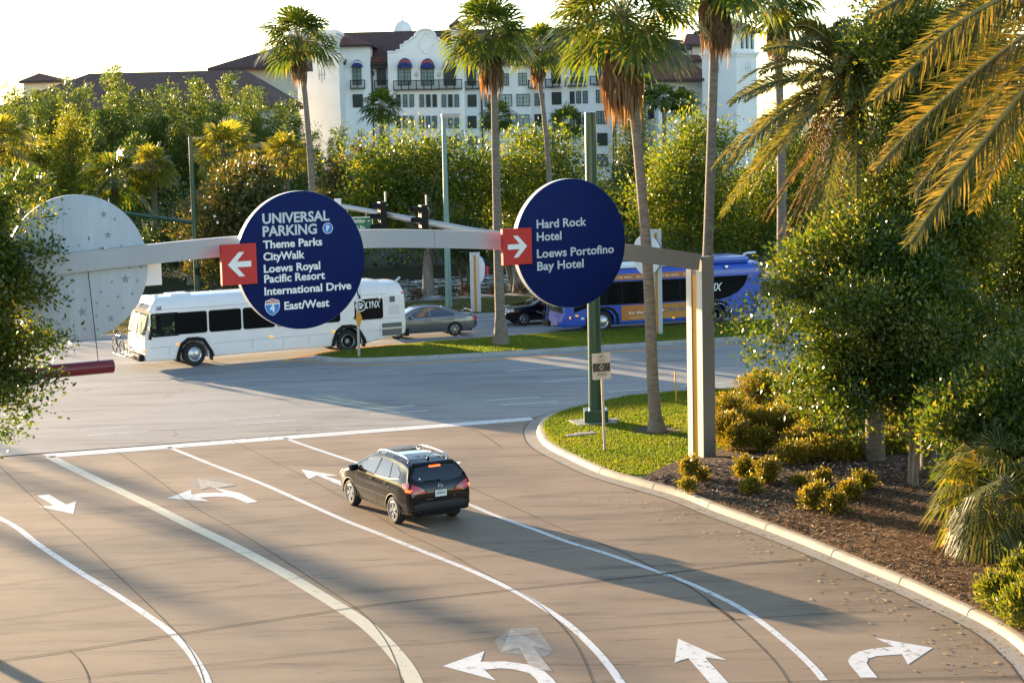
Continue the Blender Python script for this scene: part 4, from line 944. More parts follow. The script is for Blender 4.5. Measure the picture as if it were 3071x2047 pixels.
# arches trim, mirror, lamps, bumper
for ax_ in (0, -7.09):
    for s in (1, -1):
        m_ = MB(); oct_ = [(-.86, .36), (-.78, .62), (-.44, 1.17), (-.15, 1.25), (.30, 1.25), (.62, 1.02), (.78, .62), (.84, .36)]
        inn = [(-.66, .36), (-.62, .60), (-.36, 1.02), (-.12, 1.09), (.24, 1.09), (.50, .90), (.62, .60), (.66, .36)]
        pts = []
        n = len(oct_)
        vo = [(ax_+x, s*(YS+.0), z) for x, z in oct_]+[(ax_+x, s*(YS+.0), z) for x, z in inn]
        vo2 = [(a, b+s*.05, c) for a, b, c in vo]
        m_.add(vo+vo2, [(2*n+i, 2*n+i+1, 3*n+i+1, 3*n+i) for i in range(n-1)]+[(i, i+1, 2*n+i+1, 2*n+i) for i in range(n-1)]+[(n+i, n+i+1, 3*n+i+1, 3*n+i) for i in range(n-1)])
        m_.build('wheel_arch', MT['black'], busw)
        wheel(busw, (ax_, s*(1.10 if ax_ == 0 else 1.06), .505), s, .515, .30, 'bus_front' if ax_ == 0 else 'bus_rear', .10 if ax_ == 0 else 0)
        m_ = MB(); m_.box((ax_-.78, s*1.1, .40), (.05, .34, .40)); m_.build('mud_flap', MT['black'], busw)
m_ = MB(); m_.tube([(1.95, 1.30, 1.75), (1.98, 1.45, 1.72)], .02, 6); m_.bbox((1.96, 1.50, 1.66), (.10, .22, .38), .03); m_.bbox((1.96, 1.42, 1.38), (.10, .18, .18), .03); m_.build('mirror', MT['black'], busw, smooth=40)
m_ = MB(); m_.bbox((2.30, 0, .52), (.22, 2.42, .30), .05); bmp = m_.build('bumper', MT['black'], busw, smooth=40)
m_ = MB(); m_.bbox((-9.98, 0, .68), (.22, 2.42, .34), .05); m_.build('bumper', MT['black'], busw, smooth=40)
for s in (1, -1):
    m_ = MB(); m_.lathe([(0, .02), (.08, .015), (.095, 0)], (2.25, s*.98, .80), (1, 0, 0), 16); m_.lathe([(0, .02), (.08, .015), (.095, 0)], (2.25, s*.72, .80), (1, 0, 0), 16); m_.build('headlight', MT['chrome'], busw, smooth=40)
    m_ = MB(); m_.bbox((2.20, s*1.20, .80), (.07, .14, .14), .02); m_.build('turn_signal', MT['amber'], busw, smooth=40)
m_ = MB(); m_.lathe([(.16, .004), (.19, .004)], (2.262, .15, 1.15), (1, 0, 0), 24); m_.build('emblem', mat('bronze_emblem', (.35, .22, .14), .5), busw)
for ux in [w5(997, 805)[0], w5(2095, 805)[0], w6(590, 652)[0]]:
    m_ = MB(); m_.bbox((ux, YS+.01, 1.0), (.16, .03, .07), .012); m_.build('marker_light', MT['amber'], busw, smooth=40)
m_ = MB(); m_.bbox((-9.78, YS, 2.50), (.13, .04, .07), .012); m_.build('marker_light', MT['redlens'], busw, smooth=40)
# skirt seams, panels
m_ = MB()
for pl in ([(2.1, .92), (.9, .92)], [(-.9, .92), (-6.2, .92)], [(1.1, .92), (1.1, .36)], [(-2.6, .92), (-2.6, .36)], [(-4.0, .92), (-4.0, .36)], [(-5.2, .92), (-5.2, .36)], [(2.1, 2.50), (-9.0, 2.50)], [(-8.75, 2.6), (-8.75, 1.4), (-9.9, 1.4)], [(-8.0, .9), (-9.8, .9)], [(-8.62, 1.15), (-8.62, .42)]): seam(m_, bvw, pl, 'y+', .014, .003)
m_.build('panel_seam', mat('seam_grey', (.28, .28, .28), .7), busw)
P_gril = mat('grey_radiator_mesh', (.10, .10, .10), .7, col2=(.17, .17, .17), vscale=60)
a, b, c, d = quadpx(w6, 1150, 570, 1378, 655)
for (zz0, zz1) in ((.98, 1.18), (.62, .90)):
    m_ = MB(); m_.box((-9.20, YS+.004, (zz0+zz1)/2), (.96, .02, zz1-zz0)); m_.build('radiator_grille', P_gril, busw)
m_ = MB(); m_.box((-9.2, YS+.01, .94), (1.2, .03, .03)); m_.build('rub_rail', MT['alloy'], busw)
m_ = MB(); out = [(-9.0, 2.42), (-9.55, 2.42), (-9.68, 1.55), (-9.04, 1.55)]; side_plane(m_, out, YS, .01); vp = m_.build('engine_vent', P_wbus, busw)
m_ = MB()
for k in range(6): m_.box((-9.33, YS+.016, 1.60+.07*k), (.52, .02, .028))
m_.build('louvre', mat('louvre_grey', (.55, .55, .55), .5), vp)
m_ = MB(); m_.box((-9.25, YS+.014, 2.24), (.26, .012, .26)); m_.build('vent_mesh', P_gril, vp)
m_ = MB(); m_.bbox((-8.60, YS+.04, 2.32), (.14, .1, .12), .03); m_.build('camera', MT['alloy'], busw, smooth=40)
m_ = MB(); m_.tube([(-9.6, .9, 2.95), (-9.85, .9, 3.15)], .06, 10); m_.build('exhaust', MT['alloy'], busw, smooth=50)
m_ = MB(); m_.bbox((.3, .2, 3.03), (.9, .9, .09), .03); m_.build('roof_hatch', P_wbus, busw, smooth=40)
m_ = MB(); m_.bbox((-8.3, 0, 3.03), (1.2, 1.3, .10), .03); m_.build('roof_hatch', P_wbus, busw, smooth=40)
m_ = MB(); m_.bbox((1.3, .3, 3.0), (.2, .2, .12), .03); m_.build('roof_vent', P_wbus, busw, smooth=40)
m_ = MB(); m_.box((-4.6, YS+.004, .62), (.30, .006, .30)); m_.build('fuel_door', P_wbus, busw)
# writing
m_ = MB(); a = w5(738, 432); b = w5(800, 428); add_text(m_, '568', (a[0], YS+.006, a[1]), (-1, 0, 0), (0, 0, 1), abs(a[0]-b[0]), .15, .012); m_.build('lettering', MT['black'], busw); m_ = MB()
a = w6(855, 542); b = w6(1138, 522); add_text(m_, '407-841-LYNX', (a[0]+.14, YS+.006, a[1]), (-1, 0, 0), (0, 0, 1), abs(a[0]-b[0])+.14, .16, .02); m_.build('lettering', MT['black'], busw)
m_ = MB(); a = w6(965, 408); b = w6(1140, 395); add_text(m_, 'LYNX', (a[0], YS+.024, a[1]), (-1, 0, 0), (0, 0, 1), abs(a[0]-b[0]), .30, .02, .25)
cx, cz = w6(905, 380)
n = 26; o1 = circ(cx, cz, .26, n); o2 = circ(cx, cz, .215, n)
m_.add([(x, YS+.024, z) for x, z in o1+o2], [(i, (i+1) % n, n+(i+1) % n, n+i) for i in range(n)])
for dx, dz, rx, rz_ in ((0, -.06, .085, .075), (.11, .02, .036, .048), (.045, .09, .036, .052), (-.045, .09, .036, .052), (-.11, .02, .036, .048)): m_.poly([(x, YS+.024, z) for x, z in circ(cx+dx, cz+dz, rx, 16, rz_)])
m_.build('lettering', MT['white'], busw)
# bike rack
m_ = MB()
for y in (.95, -.75): m_.tube([(2.35, y*.5, .56), (3.02, y*.5, .60)], .022, 6)
for xx in (2.58, 2.92): m_.tube([(xx, .95, .60), (xx, -.85, .60)], .025, 6)
m_.tube([(2.45, -.3, .6), (2.45, -.3, 1.0)], .02, 6); rack = m_.build('bike_rack', MT['alloy'], busw, smooth=60)
# bicycle on the rack (a thing of its own)
bk = thing('bicycle', 'dark bicycle with upright handlebars carried on the front rack of the white bus', 'bicycle', BWM @ Vector((2.92, 0, .62)), 3.6346925+math.pi/2)
P_frame = mat('bicycle_frame', (.03, .035, .04), .3, .3, coat=.5)
for xx in (-.52, .52):
    m_ = MB(); m_.lathe([(.30, -.02), (.335, -.015), (.34, 0), (.335, .015), (.30, .02), (.30, -.02)], (xx, 0, .34), (0, 1, 0), 28)
    wh = m_.build('wheel', MT['rubber'], bk, smooth=50); m_ = MB()
    for k in range(14): a = 6.283*k/14; m_.tube([(xx, 0, .34), (xx+math.cos(a)*.30, 0, .34+math.sin(a)*.30)], .0045, 4)
    m_.lathe([(0, -.04), (.03, -.04), (.03, .04), (0, .04)], (xx, 0, .34), (0, 1, 0), 10); m_.build('spokes', MT['alloy'], wh)
m_ = MB(); bb = (-.05, 0, .30); st = (-.20, 0, .80); hd_ = (.38, 0, .82); hd2 = (.42, 0, .68)
for a, b, r in ((bb, st, .018), (st, hd_, .018), (bb, hd2, .02), ((-.52, 0, .34), bb, .012), ((-.52, 0, .34), st, .010), (hd_, hd2, .02), (hd2, (.52, 0, .34), .014)): m_.tube([a, b], r, 7)
m_.build('frame', P_frame, bk, smooth=60)
m_ = MB(); m_.tube([hd_, (.36, 0, 1.02)], .014, 6); m_.tube(smooth_path([Vector(p) for p in ((.16, -.33, 1.06), (.34, -.26, 1.12), (.38, 0, 1.03), (.34, .26, 1.12), (.16, .33, 1.06))], 4), .013, 6); m_.build('handlebar', MT['alloy'], bk, smooth=60)
m_ = MB(); m_.tube([st, (-.23, 0, .93)], .014, 6); m_.lathe([(0, .05), (.09, .04), (.11, 0), (0, -.02)], (-.25, 0, .95), (0, 0, 1), 14); m_.build('saddle', MT['black'], bk, smooth=60)
m_ = MB(); m_.tube([bb, (.08, .08, .18)], .01, 5); m_.box((.08, .13, .17), (.09, .1, .02)); m_.tube([bb, (-.16, -.08, .42)], .01, 5); m_.box((-.16, -.13, .43), (.09, .1, .02)); m_.lathe([(.06, .02), (.09, .02), (.09, .03)], bb, (0, 1, 0), 16); m_.build('crank', MT['alloy'], bk)
# seat, dash and driver
m_ = MB(); m_.bbox((.55, .65, 1.35), (.5, .5, .12), .04); m_.bbox((.30, .65, 1.75), (.12, .5, .75), .04); m_.build('driver_seat', mat('seat_fabric', (.05, .06, .07), .9), busw, smooth=40)
m_ = MB(); m_.bbox((1.55, 0, 1.22), (.45, 2.2, .36), .06); m_.build('dashboard', P_dark, busw, smooth=40)
m_ = MB(); m_.lathe([(.21, -.015), (.235, 0), (.21, .015), (.20, 0), (.21, -.015)], (1.18, .65, 1.48), (-.35, 0, 1), 24); m_.tube([(1.18, .65, 1.48), (1.35, .65, 1.1)], .03, 6); m_.build('steering_wheel', MT['black'], busw, smooth=50)
def skin_body(name, verts, edges, radii, m, parent=None, root=0, sub=2):
    me = bpy.data.meshes.new(name); me.from_pydata([Vector(v) for v in verts], edges, []); o = mesh_obj(name, me, parent)
    md = o.modifiers.new('s', 'SKIN'); md.use_smooth_shade = True
    for i, r in enumerate(radii):
        sv = me.skin_vertices[0].data[i]; sv.radius = r if hasattr(r, '__len__') else (r, r); sv.use_root = (i == root)
    s2 = o.modifiers.new('u', 'SUBSURF'); s2.levels = sub; s2.render_levels = sub
    bpy.context.view_layer.update(); me2 = bpy.data.meshes.new_from_object(o.evaluated_get(bpy.context.evaluated_depsgraph_get())); o.modifiers.clear(); o.data = me2; bpy.data.meshes.remove(me)
    me2.materials.clear(); me2.materials.append(m); me2.polygons.foreach_set('use_smooth', [True]*len(me2.polygons)); return o
drv = thing('person', 'bus driver in a pale shirt sitting at the wheel behind the cab side window', 'person', BWM @ Vector((.45, .65, 1.42)), 3.6346925)
P_skin = mat('skin', (.30, .17, .11), .6); P_shirt = mat('pale_shirt', (.62, .68, .55), .85); P_trs = mat('dark_trousers', (.03, .03, .04), .9); P_hair = mat('dark_hair', (.015, .012, .01), .7)
V = [(0, 0, .06), (.02, 0, .3), (.02, 0, .48), (.03, 0, .58), (.05, 0, .66), (.06, 0, .76), (.05, 0, .84), (.0, .18, .50), (.16, .24, .26), (.42, .17, .20), (.56, .13, .20), (.0, -.18, .50), (.16, -.24, .26), (.42, -.17, .20), (.56, -.13, .20), (.2, .1, .06), (.48, .12, .06), (.5, .12, -.35), (.2, -.1, .06), (.48, -.12, .06), (.5, -.12, -.35)]
Ed = [(0, 1), (1, 2), (2, 3), (3, 4), (4, 5), (5, 6), (2, 7), (7, 8), (8, 9), (9, 10), (2, 11), (11, 12), (12, 13), (13, 14), (0, 15), (15, 16), (16, 17), (0, 18), (18, 19), (19, 20)]
Rr = [(.16, .14), (.16, .13), (.15, .10), .065, .075, .105, .07, .075, .05, .04, .04, .075, .05, .04, .04, .09, .07, .05, .09, .07, .05]
skin_body('body', V, Ed, Rr, P_skin, drv)
skin_body('shirt', V[:3]+[(0, .18, .50), (.16, .245, .27), (0, -.18, .50), (.16, -.245, .27)], [(0, 1), (1, 2), (2, 3), (3, 4), (2, 5), (5, 6)], [(.185, .165), (.185, .155), (.17, .12), .092, .07, .092, .07], P_shirt, drv)
skin_body('trousers', [(0, 0, .05)]+V[15:21], [(0, 1), (1, 2), (2, 3), (0, 4), (4, 5), (5, 6)], [.15, .105, .085, .065, .105, .085, .065], P_trs, drv)
m_ = MB(); m_.lathe([(0, .125), (.06, .115), (.10, .06), (.108, .0), (.09, -.03)], (.045, 0, .79), (-.2, 0, 1), 14); m_.build('hair', P_hair, drv, smooth=60)
m_ = MB()
for s in (1, -1): m_.lathe([(0, .012), (.014, 0)], (.155, s*.035, .785), (1, 0, 0), 8)
m_.lathe([(0, .03), (.018, 0)], (.15, 0, .755), (1, 0, -.3), 8); m_.box((.155, 0, .715), (.01, .05, .012)); m_.build('face', mat('face_detail', (.16, .08, .06), .6), drv)
for s in (1, -1):
    hd3 = [(.56, s*.13, .20)]; V2 = [(.56, s*.13, .20), (.62, s*.12, .21)]; E2 = [(0, 1)]; R2 = [(.035, .03), (.04, .022)]
    for k, (dy, l) in enumerate(((-.03, .07), (-.01, .08), (.012, .075), (.032, .06))):
        i = len(V2); V2 += [(.65, s*.12+dy, .225), (.65+l*.6, s*.12+dy, .215), (.65+l*.6, s*.12+dy, .18)]; E2 += [(1, i), (i, i+1), (i+1, i+2)]; R2 += [.010, .009, .008]
    i = len(V2); V2 += [(.60, s*.12-s*.045, .19), (.64, s*.12-s*.05, .16)]; E2 += [(0, i), (i, i+1)]; R2 += [.012, .009]
    skin_body('hand', V2, E2, R2, P_skin, drv, sub=1)

# ---- blue bus
P_blue = mat('blue_bus_paint', (.028, .09, .50), .3, spec=.5, coat=.4)
P_adv = mat('orange_advert', (.50, .155, .03), .45, col2=(.50, .235, .035), vscale=.25, detail=1)
fc = G(1815, 999.0); busb = thing('bus', 'blue city bus with orange advert panels behind the palm and the sign pillar', 'bus', (0, 0, 0), RA+math.pi)
busb.location = fc - lf*1.25 + RV*.35 + Vector((0, 0, .004)); BBM = Matrix.Translation(busb.location) @ Matrix.Rotation(RA+math.pi, 4, 'Z'); BBI = BBM.inverted()
bb_ = lambda x, y: bpx(BBI, BBM, 1.285, x, y)
b7 = lambda x, y: bb_(1550+x/3.0167, 750+y/3.0167)
WBB = abs(b7(785, 680)[0]-b7(1790, 640)[0]); UR = b7(2185, 300)[0]
WBB = 5.8; UR = -8.25
prof = [(0, .32), (1.20, .32), (1.27, .38), (1.285, .55), (1.285, .9), (1.285, 1.3), (1.285, 1.8), (1.285, 2.3), (1.285, 2.62), (1.265, 2.74), (1.18, 2.86), (1.0, 2.93), (.5, 2.97), (0, 2.98)]
frb = lambda z, y: 2.25 + interp(z, [(.3, -.05), (.5, .08), (.8, .08), (.82, .0), (1.25, -.02), (2.5, -.22), (2.9, -.5), (3, -.7)]) - .30*(abs(y)/1.28)**3
bbm = bus_body('body', busb, 2.29, UR, prof, frb, [(UR, .26), (UR+1.9, .02), (-5, 0)], P_blue, ftaper=[(0, .93), (.05, .96), (.15, .985), (.4, 1)])
boolean(bbm, [cyl('arch', .60, (ax_, s*1.15, .50), .42) for ax_ in (0, -WBB) for s in (1, -1)]); finish(bbm, 30); bvb = bvh_of(bbm)
P_top = mat('white_roof', (.72, .73, .75), .4)
m_ = MB()
m_.bbox((-2.2, 0, 3.02), (6.6, 2.1, .14), .05); m_.bbox((-.2, .2, 3.10), (.3, .3, .12), .03); m_.build('roof_cover', P_top, busb, smooth=40)
m_ = MB(); m_.bbox((UR+2.0, 0, 3.10), (2.9, 2.15, .32), .14); m_.build('roof_pod', P_blue, busb, smooth=50)
m_ = MB(); m_.tube(smooth_path([Vector(p) for p in ((UR+.7, .6, 2.95), (UR+.6, .6, 3.3), (UR+.3, .6, 3.36), (UR+.0, .6, 3.36))], 4), .06, 8); m_.build('exhaust', P_top, busb, smooth=60)
for s in (1, -1):
    ya = YS if s > 0 else -YS-.012
    m_ = MB(); wz = (1.27, 2.36)
    side_plane(m_, rrect(-5.45, wz[0], .55, wz[1], .04), ya); wf = m_.build('window_band', MT['black'], busb)
    for k in range(4):
        m_ = MB(); side_plane(m_, rrect(-5.42+k*1.48, wz[0]+.05, -5.42+k*1.48+1.43, wz[1]-.05, .05), (YS+.012) if s > 0 else -YS-.018, .006); m_.build('window', MT['busglass'], wf)
    m_ = MB(); side_plane(m_, [(1.42, 1.0), (.72, 1.22), (.62, 1.27), (.62, 2.36), (1.40, 2.36)], ya); m_.build('driver_window', MT['busglass'], busb)
    m_ = MB(); P_ = [(-5.85, 2.42), (-5.85, 1.30)]+[(-7.6+1.75*math.cos(a)*1.0, 2.42-1.15*math.sin(a)) for a in np.linspace(1.45, 3.1, 12)]; P_ = [(-5.5, 2.36), (-5.5, 1.22), (-6.0, 1.26), (-6.5, 1.36), (-6.95, 1.56), (-7.28, 1.84), (-7.45, 2.14), (-7.5, 2.36)]
    side_plane(m_, P_, ya); m_.build('rear_panel', MT['busglass'], busb)
    ad = MB(); side_plane(ad, [(-4.75, .50), (-.95, .50), (-.95, 1.22), (-4.75, 1.22)], ya, .010); adv = ad.build('advert_panel', P_adv, busb)
    ad = MB(); side_plane(ad, [(-5.4, 2.43), (.6, 2.43), (.6, 2.70), (-5.4, 2.70)], ya, .010); adv2 = ad.build('advert_panel', P_adv, busb)
    if s > 0:
        t1 = MB(); add_text(t1, 'for the achiever.', (-1.32, YS+.014, .80), (-1, 0, 0), (0, 0, 1), 1.75, .125, .015); t1.build('lettering', MT['white'], adv); t1 = MB(); t1.box((-1.85, YS+.014, .62), (.95, .004, .012)); t1.build('advert_rule', MT['white'], adv)
        t1 = MB(); add_text(t1, 'PNC BANK', (-3.32, YS+.014, .82), (-1, 0, 0), (0, 0, 1), 1.25, .17, .01); t1.build('lettering', mat('advert_blue', (.02, .12, .30), .5), adv)
        t1 = MB(); t1.poly([(x, YS+.0145, z) for x, z in circ(-3.12, .90, .11)]); t1.build('emblem', mat('advert_maroon', (.35, .05, .02), .5), adv); t1 = MB(); t1.poly([(x, YS+.017, z) for x, z in ((-3.03, .965), (-3.03, .835), (-3.21, .90))]); t1.build('emblem', MT['white'], adv)
        for k, (tx, u_) in enumerate((('for the doer.', .45), ('for the saver.', -.55), ('for the seeker.', -1.75), ('for the realist.', -2.95), ('for the dreamer.', -4.15))): t1 = MB(); add_text(t1, tx, (u_, YS+.014, 2.515), (-1, 0, 0), (0, 0, 1), .98, .095, .012); t1.build('lettering', MT['white'], adv2)
        t1 = MB(); a = b7(1700, 365); add_text(t1, 'LYNX', (-5.0, YS+.018, 1.68), (-1, 0, 0), (0, 0, 1), 1.15, .36, .02, .25); t1.build('lettering', MT['white'], busb); t1 = MB(); add_text(t1, '407-841-LYNX', (-4.85, YS+.006, 1.02), (-1, 0, 0), (0, 0, 1), 1.55, .15, .02); t1.build('lettering', MT['white'], busb)
    for ax_ in (0, -WBB):
        m_ = MB(); oct_ = [(-.84, .34), (-.80, .80), (-.55, 1.12), (-.3, 1.20), (.3, 1.20), (.55, 1.12), (.80, .80), (.84, .34)]; inn = [(-.70, .34), (-.68, .76), (-.48, 1.02), (-.26, 1.09), (.26, 1.09), (.48, 1.02), (.68, .76), (.70, .34)]; n = 8
        vo = [(ax_+x, s*YS, z) for x, z in oct_]+[(ax_+x, s*YS, z) for x, z in inn]; vo2 = [(a, b+s*.03, c) for a, b, c in vo]
        m_.add(vo+vo2, [(2*n+i, 2*n+i+1, 3*n+i+1, 3*n+i) for i in range(n-1)]+[(i, i+1, 2*n+i+1, 2*n+i) for i in range(n-1)]); m_.build('wheel_arch', MT['black'], busb)
        wheel(busb, (ax_, s*(1.10 if ax_ == 0 else 1.06), .505), s, .515, .30, 'bus_front' if ax_ == 0 else 'bus_rear')
    m_ = MB(); m_.bbox((1.72, s*1.16, .95), (.12, .14, .22), .04); m_.build('headlight', MT['chrome'], busb, smooth=40)
    m_ = MB(); m_.bbox((1.62, s*1.24, .78), (.07, .10, .12), .02); m_.build('turn_signal', MT['amber'], busb, smooth=40)
    m_ = MB(); m_.bbox((1.28, s*(YS+.008), .86), (.15, .03, .06), .012); m_.bbox((-3.6, s*(YS+.008), .50), (.13, .03, .06), .012); m_.build('marker_light', MT['amber'], busb, smooth=40)
m_ = MB(); decal(m_, bvb, [(-1.12, 1.05), (-1.12, 2.40), (1.12, 2.40), (1.12, 1.05)], 'x+', .012, .15); m_.build('windscreen', mat('windscreen_reflect', (.03, .06, .045), .03, spec=.9, coat=.8), busb, smooth=50)
m_ = MB(); decal(m_, bvb, [(-.05, 1.05), (-.05, 2.4), (.05, 2.4), (.05, 1.05)], 'x+', .02, .2); decal(m_, bvb, [(-1.16, .98), (-1.16, 1.10), (1.16, 1.10), (1.16, .98)], 'x+', .016, .15); m_.build('windscreen_frame', MT['black'], busb)
m_ = MB(); seam_pts = [[(1.5, .78), (.75, .78)], [(.72, 1.3), (.72, .4)], [(-.9, 1.3), (-.9, .9)], [(UR+1.0, 1.3), (UR+1.0, .5)], [(UR+1.0, 1.4), (UR+.2, 1.4)], [(.0, 1.3), (1.2, 1.3)]]
for pl in seam_pts: seam(m_, bvb, pl, 'y+', .014, .003)
m_.build('panel_seam', mat('seam_navy', (.02, .025, .12), .7), busb)
m_ = MB()
for y in (.45, -.15): m_.tube([(2.38, y, .45), (2.46, y, .85), (2.38, y, 1.05), (2.40, y, 1.42)], .028, 6)
m_.tube([(2.45, .75, 1.40), (2.45, -.45, 1.40)], .03, 6); m_.tube([(2.50, .85, .92), (2.50, -1.0, .92)], .03, 6); m_.tube([(2.55, .85, 1.05), (2.55, .1, 1.05)], .025, 6); m_.bbox((2.42, .15, .50), (.16, .9, .26), .04); m_.build('bike_rack', MT['black'], busb, smooth=60)
m_ = MB(); m_.bbox((UR+1.9, YS+.05, 2.80), (.16, .12, .14), .03); m_.build('camera', MT['alloy'], busb, smooth=40)
m_ = MB(); m_.box((1.0, YS+.004, .72), (.16, .006, .10)); m_.build('decal', MT['white'], busb)

# ================================================================== SIGNS AND STREET FURNITURE
GA = math.radians(30); GX = Vector((math.cos(GA), math.sin(GA), 0)); GN = Vector((math.sin(GA), -math.cos(GA), 0))   # along the gantry, and its face
GO = G(2112, 1396); GO.z = 0
UPZ = Vector((0, 0, 1))
def gp(s, z, o=0.0): return GO + GX*s + UPZ*z + GN*o
P_sil2 = mat('silver_beam_tone', (.34, .36, .39), .5, .2, var=.04, vscale=1.0)
P_taupe = mat('taupe_gantry_tone', (.235, .20, .175), .55, .1, var=.04, vscale=1.0, bump=.06, bscale=120)  # pillar and right span in a darker, browner tone than the left span
P_ltside = mat('sunlit_pillar_side', (.62, .58, .52), .55, var=.05, vscale=2)  # sunlight on the pillar's left end, put into a paler colour
P_amber = mat('amber_inlay', (.72, .33, .035), .5, var=.06, vscale=1)
gan = thing('sign_gantry', 'tall silver pillar with amber inlay carrying a curved beam over the drive', 'gantry', GO, GA)
# local: x along, y = -face
m_ = MB(); m_.bbox((.21, .13, 3.03), (.42, .26, 6.06), .012); m_.bbox((.21, .65, 2.84), (.42, .26, 5.68), .012); m_.box((.215, .39, 5.60), (.40, .258, .15)); m_.build('pillar', P_taupe, gan)
m_ = MB(); m_.bbox((-.006, .13, 2.84), (.012, .25, 5.68), .003); m_.bbox((-.006, .65, 2.84), (.012, .25, 5.66), .003); m_.build('sunlit_end_face', P_ltside, gan)
m_ = MB(); m_.box((.165, .39, 2.76), (.29, .256, 5.52)); m_.build('amber_inlay', P_amber, gan)
bs = [(-.06, 5.92), (-1.2, 6.12), (-2.4, 6.32), (-4.4, 6.62), (-6.7, 6.88), (-8.6, 7.03), (-10.3, 7.13), (-12.4, 7.17), (-14.6, 7.14), (-16.6, 7.06), (-18.5, 6.97), (-21, 6.75), (-24, 6.35)]
P = smooth_path([Vector((a, .17, b)) for a, b in bs], 4)
mb = MB(); bh, bt = .235, .15
vs = []
for i, p in enumerate(P):
    t = (P[min(i+1, len(P)-1)]-P[max(i-1, 0)]).normalized(); nrm = Vector((-t.z, 0, t.x)); nrm = nrm if nrm.z > 0 else -nrm
    vs += [p+nrm*bh+Vector((0, bt, 0)), p+nrm*bh-Vector((0, bt, 0)), p-nrm*bh-Vector((0, bt, 0)), p-nrm*bh+Vector((0, bt, 0))]
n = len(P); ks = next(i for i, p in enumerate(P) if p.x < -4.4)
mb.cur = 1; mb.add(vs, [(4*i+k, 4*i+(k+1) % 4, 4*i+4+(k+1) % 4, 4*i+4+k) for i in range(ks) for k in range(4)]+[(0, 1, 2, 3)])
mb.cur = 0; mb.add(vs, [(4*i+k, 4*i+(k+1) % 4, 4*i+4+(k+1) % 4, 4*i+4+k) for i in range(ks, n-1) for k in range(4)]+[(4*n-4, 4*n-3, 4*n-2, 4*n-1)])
mb.build('beam', [P_sil2, P_taupe], gan, smooth=30)
m_ = MB()
for s_ in (-2.95, -8.6, -13.9, -19.2): m_.box((s_, .17, interp(-s_, [(-a, b) for a, b in bs])), (.012, bt*2+.004, bh*2+.004))
m_.build('beam_seam', mat('seam_dark', (.12, .12, .12), .8), gan)  # dark joint lines across the beam
for s_ in (-17.45, -18.95): m_ = MB(); m_.box((s_, .12, interp(-s_, [(-a, b) for a, b in bs])+.25), (.12, .2, .07)); m_.build('bracket', MT['steel'], gan)

def sgx(x, y, o=.36):
    """photo pixel -> (s, z) on the sign faces"""
    p = ONP(x, y, GO+GN*o, GN); return ((p-GO).dot(GX), p.z)
def disc_sign(name, label, s, z, R, o, rim_t=.20, face=None, cat='sign'):
    t = thing(name, label, cat, gp(s, z, o), GA)
    # local x along, -y out of the face
    m_ = MB(); m_.lathe([(R-.012, .0), (R, .012), (R, rim_t-.012), (R-.012, rim_t), (0, rim_t)], (0, 0, 0), (0, 1, 0), 96); m_.build('rim', MT['rim'], t, smooth=40)
    m_ = MB(); pts = [(R-.02, -.004), (R-.004, .004), (R-.001, .03)]; m_.lathe([(0, -.004)]+pts, (0, 0, 0), (0, 1, 0), 96); m_.build('face', face or MT['navy'], t, smooth=40); return t
FO = .36
def loc(t, x, y, out=.0):
    """photo pixel on the face plane of sign t -> its local coordinates"""
    s, z = sgx(x, y, FO); b = t.location
    q = gp(s, z, FO)-Vector(b); return Vector((q.dot(GX), -q.dot(GN)-out, q.z))
def line(mb, t, txt, xl, yl, xr, yr, cap_px, bold=.02, out=.007):
    a = loc(t, xl, yl, out); b = loc(t, xr, yr, out)
    ca = loc(t, xl, yl-cap_px, out).z-a.z; ca = ca*(1)
    z = (a.z+b.z)/2
    add_text(mb, txt, (a.x, a.y, z), (1, 0, 0), (0, 0, 1), abs(b.x-a.x), ca, bold)
def arrow_panel(t, x0, y0, x1, y1, left):
    a = loc(t, x0, y0); b = loc(t, x1, y1); cx, cz = (a.x+b.x)/2, (a.z+b.z)/2; hw, hh = abs(b.x-a.x)/2, abs(a.z-b.z)/2
    m_ = MB(); m_.bbox((cx, -.07, cz), (hw*2, .12, hh*2), .008); p = m_.build('arrow_panel', MT['signred'], t)
    k = -1 if left else 1
    A = [(.66, 0), (-.06, .62), (-.28, .62) if False else (-.30, .60), (.12, .15), (-.68, .15), (-.68, -.15), (.12, -.15), (-.30, -.60), (.02, -.60), (.66, 0)][:-1]
    A = [(.66, 0), (.02, .60), (-.30, .60), (.14, .14), (-.68, .14), (-.68, -.14), (.14, -.14), (-.30, -.60), (.02, -.60)]
    bm = bmesh.new(); f = bm.faces.new([bm.verts.new((cx+k*px*hw, -.1335, cz+pz*hh)) for px, pz in A]); f.normal_update(); bmesh.ops.triangulate(bm, faces=[f])
    me = bpy.data.meshes.new('arrow'); bm.to_mesh(me); bm.free(); me.materials.append(MT['white']); mesh_obj('arrow', me, p)
zc = ZC(700, 550, 3.4844)
d1 = disc_sign('direction_sign', 'round navy sign with a long white list and a red arrow panel pointing left', -12.56, 6.73, 1.73, FO)
P_refl = mat('grey_reflective', (.52, .58, .62), .45)
for txt, xl, yl, xr, yr in (('UNIVERSAL', 303, 418, 1003, 387), ('PARKING', 306, 549, 873, 526)):
    mb = MB(); line(mb, d1, txt, *zc(xl, yl), *zc(xr, yr), 29, .03); mb.build('lettering', P_refl, d1)
for txt, xl, yl, xr, yr in (('Theme Parks', 310, 678, 928, 645), ('CityWalk', 313, 802, 745, 781), ('Loews Royal', 318, 930, 908, 895), ('Pacific Resort', 322, 1036, 957, 996), ('International Drive', 324, 1161, 1232, 1107), ('East/West', 533, 1316, 1002, 1283)):
    mb = MB(); line(mb, d1, txt, *zc(xl, yl), *zc(xr, yr), 22.5, .028); mb.build('lettering', MT['white'], d1)
